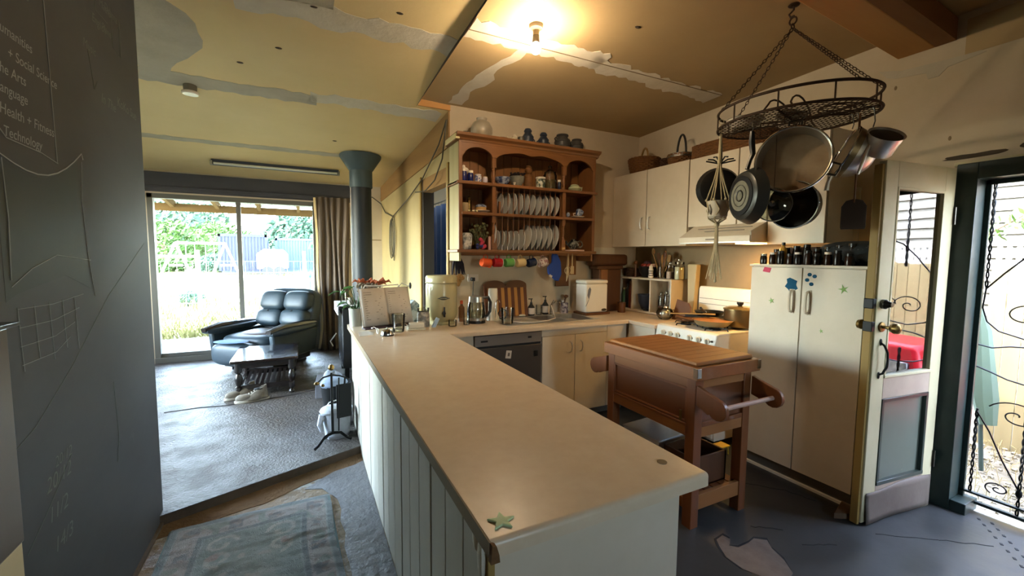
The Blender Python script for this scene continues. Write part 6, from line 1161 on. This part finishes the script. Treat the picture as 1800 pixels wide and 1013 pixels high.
rg=out('rug',b,rugm,ang=180,loc=(-.245,1.80,.0),rot=(0,0,2)); tag(rg,'grey-green floral rug with a pink border lying in the passage','rug')
ca_=rg.data.color_attributes.new('weave','FLOAT_COLOR','POINT'); ca_.data.foreach_set('color',[c for q in cols for c in q])
out('rug_binding',B().box(-RW-.004,-RL,0,-RW+.01,RL,.012).box(RW-.01,-RL,0,RW+.004,RL,.012).box(-RW,RL-.01,0,RW,RL+.004,.012),M('rug_edge','#5d6d70',.9),rg)
# brown cabinet end at far left of the frame
t=T('wall_cabinet_narrow','narrow bronze-brown cabinet on the blackboard wall at the far left edge','cabinet',(0,0,0)); out('cabinet_body',B().box(-.734,.6,.80,-.62,1.40,1.325),M('bronze_laminate','#4f443a',.35,.3,n=(3,.5),col2='#63574a',st=(1,1,.2)),t,bev=.006); out('cabinet_lip',B().box(-.734,.6,1.325,-.605,1.415,1.335),steel_d,t,bev=.002)
one('cream_box',B().box(-.05,-.5,0,.055,.3,.80),cream_door,'cream painted cabinet base below the bronze-brown cabinet','cabinet',loc=(-.68,1.1,0),bev=.004)
# ================================================================ DOORS ON THE RIGHT
jb=sg('door_frame'); 
out('jamb',B().box(3.425,1.0,0,XR+.10,1.089,2.045),green_post,jb,bev=.003); out('head',B().box(3.43,.12,1.955,XR+.10,1.089,2.049),green_post,jb,bev=.003); out('jamb',B().box(3.43,.12,0,XR+.10,.17,2.045),green_post,jb)
out('architrave',B().box(XR-.02,.1,2.05,XR,1.13,2.075),cream_door,jb,bev=.003); out('sill_block',B().box(3.43,.93,0,3.60,1.0,.07),green_post,jb,bev=.004)
out('threshold_rubble',B().box(3.44,.12,-.02,3.60,1.0,.004),M('rubble','#b9b4a6',.9,n=(20,.7),col2='#706a5e',b=(40,1,.02)),jb)
# open door: hinge (3.375,1.082), free edge (2.765,1.150)
hx,hy=3.385,1.075; fx,fy=2.765,1.148
dl=math.hypot(hx-fx,hy-fy); dang=math.degrees(math.atan2(fy-hy,fx-hx))
d1=sg('door_1',(hx,hy,0)); d1.rotation_euler=(0,0,R(dang))
# local: x from hinge (0) to the free edge (dl); y<0 is away from the camera... thickness on +y side after rotation
TH=-.036
def db(x0,x1,z0,z1,y0=TH,y1=0): return B().box(x0,y0,z0,x1,y1,z1)
out('hinge_stile',db(0,.095,.0,2.02),cream_door,d1,bev=.003); out('lock_stile',db(dl-.105,dl,.02,2.02),cream_door,d1,bev=.003); out('edge_strip',db(dl-.001,dl+.018,.01,2.0,TH-.012,-.008),bare_edge,d1,bev=.003)
out('top_rail',db(.095,dl-.105,1.885,2.02),cream_door,d1,bev=.002); out('lock_rail',db(.095,dl-.105,.72,.84),door_pink,d1,bev=.002); out('bottom_rail',db(.095,dl-.105,.02,.22),door_pink,d1,bev=.002)
out('lower_panel',db(.10,dl-.10,.21,.73,-.028,-.016),panel_green,d1); 
out('panel_bead',db(.095,.115,.22,.72,-.018,.004).box(dl-.125,-.018,.22,dl-.105,.004,.72).box(.095,-.018,.70,dl-.105,.004,.72).box(.095,-.018,.22,dl-.105,.006,.242),M('dark_green_bead','#343f39',.3),d1,bev=.002)
out('glass_bead',db(.095,.108,.84,1.885,-.016,.003).box(dl-.118,-.016,.84,dl-.105,.003,1.885).box(.095,-.016,1.872,dl-.105,.003,1.885).box(.095,-.016,.84,dl-.105,.006,.856),cream_door,d1,bev=.002)
out('glass_pane',db(.10,dl-.11,.85,1.88,-.019,-.015),pane_r,d1)
out('net_backing',B().grid(lambda u,v:(.105+(dl-.22)*u,-.030-.003*sin(60*u),.855+1.02*v),40,2),M('net_curtain','#8c8a80',.9,alpha=.75),d1,ang=180)
out('kick_sheet',B().grid(lambda u,v:(.01+(dl-.03)*u,.004+.012*max(0,u-.75)*4*abs(sin(v*3+1))*(1-v)+.002*sin(9*u),.012+.19*v+.012*sin(5*u)*(v>.9)),18,6),sheet_pink,d1,solid=.002,ang=180)
kz_=1.13
out('knob_plate',B().at(dl-.05,.002,kz_,-90,0,0).lathe([(0,0),(.028,0),(.026,.006),(.01,.01),(0,.01)],n=20),brass,d1); out('door_knob',B().at(dl-.05,.004,kz_,-90,0,0).lathe([(.009,0),(.009,.035),(.018,.04),(.029,.058),(.027,.075),(.012,.085),(0,.086)],n=22),brass,d1)
out('door_knob',B().at(dl-.05,TH,kz_,90,0,0).lathe([(.028,0),(.026,.006),(.009,.01),(.009,.035),(.02,.042),(.028,.058),(.024,.075),(0,.082)],n=22),brass,d1); out('latch_case',db(dl-.02,dl+.024,1.105,1.16,TH-.012,-.002),iron,d1,bev=.003)
out('deadbolt',B().at(dl-.045,.002,1.255,-90,0,0).lathe([(0,0),(.026,0),(.026,.016),(.018,.026),(.012,.045),(0,.046)],n=20),steel_d,d1); out('deadbolt_case',db(dl-.03,dl+.026,1.23,1.285,TH-.014,-.002),iron,d1,bev=.004)
out('pull_handle',B().tube([(dl-.055,.003,1.04),(dl-.055,.02,1.03),(dl-.075,.026,.99),(dl-.08,.026,.95),(dl-.075,.026,.91),(dl-.055,.02,.875),(dl-.055,.003,.865)],.006,8).ell((dl-.055,.003,1.045),(.01,.004,.02),8,6).ell((dl-.055,.003,.86),(.01,.004,.02),8,6),iron,d1)
out('hinge',B().cyl((0,.006,.25),(0,.006,.35),.007,None,8).cyl((0,.006,1.7),(0,.006,1.8),.007,None,8),steel_d,d1); 
# security screen door in the opening: plane x=3.56
d3=sg('door_3',(3.565,0,0))
YA,YZ=.20,1.0
out('screen_frame',B().box(-.012,YZ-.022,.045,.012,YZ,1.955).box(-.012,YA-.03,.045,.012,YA-.01,1.955).box(-.012,YA,.045,.012,YZ,.062).box(-.012,YA,.10,.012,YZ,.112).box(-.012,YA,1.93,.012,YZ,1.955),green_post,d3,bev=.002)
def twist(y,z0,z1):
    b=B(); n=int((z1-z0)/.012)
    for s in (0,PI): b.tube([(.005*cos(i*.75+s),y+.005*sin(i*.75+s),z0+(z1-z0)*i/n) for i in range(n+1)],.0045,4)
    return b
out('twisted_bar',twist(.965,1.33,1.93),iron,d3); out('twisted_bar',twist(.955,.10,.62),iron,d3); out('twisted_bar',twist(.765,.05,.90),iron,d3); out('twisted_bar',twist(.55,.05,1.93),iron,d3); out('twisted_bar',twist(.765,1.45,1.93),iron,d3)
def scroll(cy_,cz,r0,turns,a0,dr_=1,r1=.006,th=.0038):
    n=int(26*turns); b=B().tube([(0,cy_+(r0+(r1-r0)*i/n)*cos(a0+dr_*2*PI*turns*i/n),cz+(r0+(r1-r0)*i/n)*.72*sin(a0+dr_*2*PI*turns*i/n)) for i in range(n+1)],th,5); return b
for (c1,c2,r0,tu,a0,dr_) in ((.80,1.19,.095,1.45,R(180),-1),(.80,.62,.115,1.4,R(20),1),(.845,.175,.055,1.5,R(-60),1),(.69,.175,.055,1.5,R(240),-1),(.62,1.19,.10,1.4,0,1),(.60,.62,.11,1.4,R(160),-1)): out('iron_scroll',scroll(c1,c2,r0,tu,a0,dr_),iron,d3)
out('curved_bar',B().tube([(0,.965,1.33),(0,.90,1.42),(0,.82,1.52),(0,.74,1.60),(0,.60,1.66)],.0045,5),iron,d3)
out('curved_bar',B().tube([(0,.965,1.33),(0,.972,1.22),(0,.95,1.14),(0,.90,1.09),(0,.80,1.06),(0,.70,1.07),(0,.60,1.10)],.0045,5),iron,d3)
out('curved_bar',B().tube([(0,.975,1.0),(0,.92,.99),(0,.85,1.01),(0,.75,1.02),(0,.6,1.0)],.0045,5),iron,d3)
out('curved_bar',B().tube([(0,.975,.87),(0,.92,.85),(0,.85,.82),(0,.75,.80),(0,.6,.80)],.0045,5),iron,d3)
out('curved_bar',B().tube([(0,.955,.60),(0,.90,.50),(0,.84,.35),(0,.765,.20)],.0045,5),iron,d3); out('boss',B().ell((0,.765,.19),(.012,.014,.028),10,6),iron,d3)
out('fly_mesh',B().box(.006,YA,.06,.0068,YZ-.02,1.93),screen_m,d3)
# ================================================================ OUTSIDE, TO THE RIGHT
gr=st('ground_side',B().grid(lambda u,v:(3.65+10*u,-8+14*v,-.10+.02*sin(u*40)*sin(v*50)),60,80),pebble)
b=B()
for i in range(900):
    x=random.uniform(3.7,5.4); y=random.uniform(.0,2.0); q=random.uniform(.006,.02); b.ob((x,y,-.09),(q*1.5,q,q*.8),rx=random.uniform(0,90),rz=random.uniform(0,180))
o=out('gravel',b,M('pale_gravel','#8a826f',.8,n=(3,.7),col2='#564e40')); o['kind']='stuff'; o['label']='loose pale gravel and leaf litter outside the screen door'
b=B()
for i in range(500):
    x=random.uniform(3.9,5.3); y=random.uniform(.4,2.0); a=random.uniform(0,6.28); h=random.uniform(.03,.12); b.tube([(x,y,-.1),(x+.03*cos(a),y+.03*sin(a),-.1+h),(x+.09*cos(a),y+.09*sin(a),-.1+h*.7)],[.002,.002,.001],3)
o=out('dry_weeds',b,M('straw','#7c6f45',.9)); o['kind']='stuff'; o['label']='dry straw-coloured weeds by the fence foot'
nb=T('neighbour_house','neighbouring house wall of white weatherboards beyond the fence','house',(7.2,0,0))
for i in range(22): out('weatherboard',B().prism([(-.0,-.1+i*.135),(.0,.055+i*.135),(-.012,.055+i*.135),(-.035,-.1+i*.135)],-3,6,'y') if False else B().add([(-.05,-3,-.1+i*.135),(0,-3,-.1+i*.135),(0,-3,.05+i*.135),(-.008,-3,.05+i*.135),(-.05,6,-.1+i*.135),(0,6,-.1+i*.135),(0,6,.05+i*.135),(-.008,6,.05+i*.135)],[(0,1,2,3),(7,6,5,4),(0,4,5,1),(1,5,6,2),(2,6,7,3),(3,7,4,0)]),wb,nb)
out('wall_backing',B().box(0,-3,-.1,.1,6,3.3),wb,nb)
fn_=T('paling_fence','tall timber paling fence outside the screen door','fence',(5.25,0,-.1))
y=1.40;i=0
while y>-3.2: 
    h=1.56+.012*sin(i*5); out('paling',B().box(0,y-.098,0,.014,y,h),fence_m,fn_,bev=.001); y-=.103; i+=1
out('fence_rail',B().box(.014,-3.2,.3,.06,1.4,.37),fence_m,fn_); out('fence_rail',B().box(.014,-3.2,1.2,.06,1.4,1.27),fence_m,fn_)
b=B(); y=1.38
while y>-1.5: b.prism([(y,1.56),(y-.03,1.56),(y-.03,1.70),(y-.015,1.74),(y,1.70)],.0,.012,'x'); y-=.055
out('picket_tops',b,white_paint,fn_)
t=T('folded_umbrella','folded green garden umbrella leaning outside by the fence corner','umbrella',(4.55,1.17,-.09)); out('umbrella_cloth',B().tube([(.10,.12,1.25),(.08,.08,1.05),(.06,.03,.55),(.045,.0,.35)],[.01,.05,.075,.05],9),M('faded_green_cloth','#3d4f42',.7),t); out('umbrella_pole',B().cyl((0,0,0),(.11,.13,1.35),.014,None,8),green_post,t)
t=T('white_post','short white timber post outside between the house and fence','post',(5.0,1.52,-.1)); out('post_body',B().box(-.04,-.04,0,.04,.04,.95),wb,t,bev=.004)
t=T('red_toy_car','red plastic ride-on car with a silver front panel, seen mirrored in the door glass','toy car',(4.75,.02,-.09)); out('car_body',B().box(-.3,-.45,.18,.3,.35,.42).prism([(-.45,.42),(.35,.42),(.25,.85),(-.35,.85)],-.28,.28,'x'),red_p,t,bev=.04); out('silver_panel',B().box(-.315,-.30,.55,-.275,.22,.70),silver_p,t,bev=.01); out('wheel',B().cyl((-.32,-.28,.13),(-.22,-.28,.13),.13,None,18).cyl((-.32,.2,.13),(-.22,.2,.13),.13,None,18).cyl((.22,-.28,.13),(.32,-.28,.13),.13,None,18).cyl((.22,.2,.13),(.32,.2,.13),.13,None,18),black_m,t)
def foliage(name,label,cat,loc,rad,n,leaf,mt,trunk=None,group=None,sq=.8):
    t=T(name,label,cat,loc,0,group); b=B(); rs=random.Random(hash(label)%1000 if False else len(label)*7+n)
    for i in range(n):
        a=rs.uniform(0,2*PI); c=rs.uniform(-1,1); q=rs.uniform(.45,1)**.5; s=math.sqrt(1-c*c)
        wv=1+.25*sin(3*a+c*4); p=Vector((rad*q*s*cos(a)*wv,rad*q*s*sin(a)*wv,rad*sq*q*c)); d=Vector((rs.gauss(0,1),rs.gauss(0,1),rs.gauss(0,1))).normalized(); e=d.orthogonal().normalized(); g=d.cross(e)
        L_=leaf*rs.uniform(.6,1.3); b.add([p-e*L_,p-g*L_*.45,p+e*L_,p+g*L_*.45],[(0,1,2,3)])
    o=out('foliage',b,mt,t,ang=180); o['kind']='stuff'
    if trunk: out('trunk',B().tube([(0,0,-loc[2]-.02+0),(.05*rad,0,-loc[2]*.5),(0,0,0),(.2*rad,0,rad*.5)],[rad*.09,rad*.07,rad*.05,rad*.02],7).tube([(0,0,0),(-.35*rad,.1*rad,rad*.4)],[rad*.05,rad*.015],6),trunk,t)
    return t
bark=M('bark','#6d5b48',.9,n=(10,.6))
t=T('climbing_branch','leafy bright green branch reaching across the weatherboards','branch',(5.6,1.15,2.05)); b=B(); rs=random.Random(3)
for i in range(150):
    k=rs.random(); p=Vector((rs.uniform(-.1,.1),.55-k*1.0,-.45+k*.75+rs.uniform(-.09,.09)))*1; e=Vector((rs.gauss(0,1),rs.gauss(0,1),rs.gauss(0,1))).normalized()*.05; g=e.orthogonal().normalized()*.022; b.add([p-e,p-g,p+e,p+g],[(0,1,2,3)])
o=out('leaves',b,M('bright_leaf','#56732a',.6),t); o['kind']='stuff'; out('twig',B().tube([(0,.55,-.45),(0,.1,-.1),(0,-.45,.3),(.0,-1.3,.5)],.008,5),bark,t)
# ================================================================ OUTSIDE, BEHIND THE SLIDING DOOR
st('patio',B().box(-6,YF+.12,-.06,3.2,8.85,.045),patio)
st('ground_yard',B().grid(lambda u,v:(-45+75*u,8.8+85*v**1.5,-.02-.02*sin(u*60)*sin(v*50)+.0*v),80,80),grassm)
b=B()
for i in range(9000):
    y=9.3+30*random.random()**1.6; x=random.uniform(-.32,.10)*y*1.05; a=random.uniform(0,6.28); h=random.uniform(.10,.34)*(1 if y>14 else .55); b.add([(x-.012,y,-.03),(x+.012,y,-.03),(x+.09*cos(a),y+.09*sin(a),h)],[(0,1,2)])
o=out('long_dry_grass',b,M('grass_blades','#6b6742',.9,n=(.5,.8),col2='#48501f')); o['kind']='stuff'; o['label']='long dry grass growing in the back yard'
vr=sg('verandah_roof'); 
b=B().grid(lambda u,v:(-6+9*u,YF+.1+2.1*v,2.66-.30*v+.012*sin(u*9*2*PI/.076)),700,1); out('corrugated_sheet',b,corr,vr,solid=.002,ang=180)
out('eave_beam',B().box(-6,8.86,2.20,3,8.92,2.325),yellow_t,vr,bev=.004)
for k in range(12): x=-4.4+k*.62; out('rafter',B().add([(x,YF+.12,2.52),(x+.05,YF+.12,2.52),(x+.05,9.0,2.24),(x,9.0,2.24),(x,YF+.12,2.64),(x+.05,YF+.12,2.64),(x+.05,9.0,2.35),(x,9.0,2.35)],[(0,1,2,3),(7,6,5,4),(0,4,5,1),(1,5,6,2),(2,6,7,3),(3,7,4,0)]),yellow_t,vr)
out('verandah_post',B().box(-4.1,8.84,.04,-4.0,8.94,2.2).box(2.4,8.84,.04,2.5,8.94,2.2),yellow_t,vr)
wf=T('wire_fence','post and wire fence with a diagonal brace crossing the yard','fence',(0,13,0))
for x in (-8.5,-5.4,-2.33,.06,3.2): out('fence_post',B().cyl((x,0,-.05),(x,0,1.58),.045,None,8),M('weathered_post','#6d6a58',.9) if x<-8 else bpy.data.materials['weathered_post'],wf)
b=B()
for z in (.25,.5,.75,1.0,1.3): b.tube([(-9,0,z),(4,0,z)],.006,4)
x=-9
while x<4: b.tube([(x,0,.1),(x,0,1.3)],.003,3); x+=.16
out('fence_wire',b,M('galv_wire','#7d8076',.6,.6),wf); out('brace_rail',B().cyl((-2.33,0,.95),(-1.2,.05,.0),.03,None,8),bpy.data.materials['weathered_post'],wf)
out('top_rail',B().cyl((-9,0,1.42),(-2.4,0,1.42),.03,None,8),white_paint,wf)
sw=T('swing_set','white steel swing frame in the back yard','swing set',(-4.55,26,0))
b=B(); 
for x in (-1.0,1.05):
    for s in (-1,1): b.tube([(x+s*.0,0,2.0),(x+s*.62,s*.8,-.02)],.06,6)
b.tube([(-1.0,0,2.0),(1.05,0,2.0)],.06,6); b.tube([(-1.3,.2,.9),(-.7,-.2,.9)],.05,5).tube([(.8,.2,.9),(1.4,-.2,.9)],.05,5); out('swing_frame',b,white_paint,sw)
for x in (-.4,.4): out('swing_seat',B().tube([(x-.18,0,2.0),(x-.18,0,.5)],.015,4).tube([(x+.18,0,2.0),(x+.18,0,.5)],.015,4).box(x-.2,-.1,.48,x+.2,.1,.52),white_paint,sw)
cn=T('shipping_container','dark blue shipping container standing beyond the yard','container',(-3.3,36,0)); 
b=B().box(-1.9,0,.1,1.0,2.4,2.85); out('container_body',b,cont_m,cn)
for k in range(14): out('corrugation',B().box(-1.85+k*.2,-.05,.3,-1.77+k*.2,.0,2.7),cont_m,cn)
out('container_frame',B().box(-1.95,-.06,.05,1.05,0,.25).box(-1.95,-.06,2.7,1.05,0,2.9).box(-1.95,-.06,.05,-1.8,0,2.9).box(.9,-.06,.05,1.05,0,2.9),cont_m,cn)
cn2=copy_tree(cn); cn2.location=(.1,38.5,0); cn2.scale=(1,1,.95); tag(cn2,'second container of paler blue, right of the dark one','container')
for ch in cn2.children: ch.data=ch.data.copy(); ch.data.materials[0]=M('container_pale','#2f3f5c',.6) if 'container_pale' not in bpy.data.materials else bpy.data.materials['container_pale']
tr_=T('horse_float','white trailer parked beside the containers','trailer',(-1.75,33,0)); out('trailer_body',B().box(-.9,-.6,.5,.9,.8,1.5).prism([(-.9,1.5),(.9,1.5),(.6,1.8),(-.5,1.8)],-.6,.8,'y'),white_paint,tr_,bev=.05); out('wheel',B().cyl((-.3,-.65,.35),(-.3,-.5,.35),.33,None,14).cyl((.4,-.65,.35),(.4,-.5,.35),.33,None,14),black_matte,tr_)
foliage('leafy_tree','bright green leafy tree at the left of the yard view','tree',(-10.2,44,2.0),2.9,2600,.26,fol_m,bark)
foliage('hazy_tree','grey-green gum tree behind the leafy tree','tree',(-12.4,60,5.5),4.2,2200,.4,fol_b,bark)
foliage('round_tree','green bushy tree above the swing set','tree',(-7.2,50,2.2),3.0,2400,.28,fol_m,bark)
foliage('tall_tree','hazy tall tree at the right of the yard view','tree',(-.5,47,3.2),2.9,2800,.3,fol_b,bark)
foliage('side_tree','pale green tree at the far right of the yard view','tree',(3.2,33,2.4),2.2,2400,.3,fol_b,bark)
for i,(x,y,r,lb) in enumerate(((-9.5,38,.9,'low green bush by the left fence line'),(-6.2,40,1.0,'low green bush under the swing set'),(-3.0,48,1.3,'dark bush behind the containers'),(-2.9,15,.28,'small weedy bush at the brace foot'),(-13.5,52,2.0,'wide bush at the left horizon'),(3.8,45,2.0,'wide bush at the right horizon'))): foliage('green_bush',lb,'bush',(x,y,r*.7),r,700,.2 if r>.5 else .05,fol_m if i%2==0 else fol_b)
t=T('garden_pot_stand','teal garden stake outside beyond the recliner','garden stake',(.20,13.6,0)); out('stake',B().cyl((0,0,0),(0,0,.9),.03,None,8).ell((0,0,.9),(.05,.05,.1),8,6),M('teal_paint','#2f8f86',.5),t)
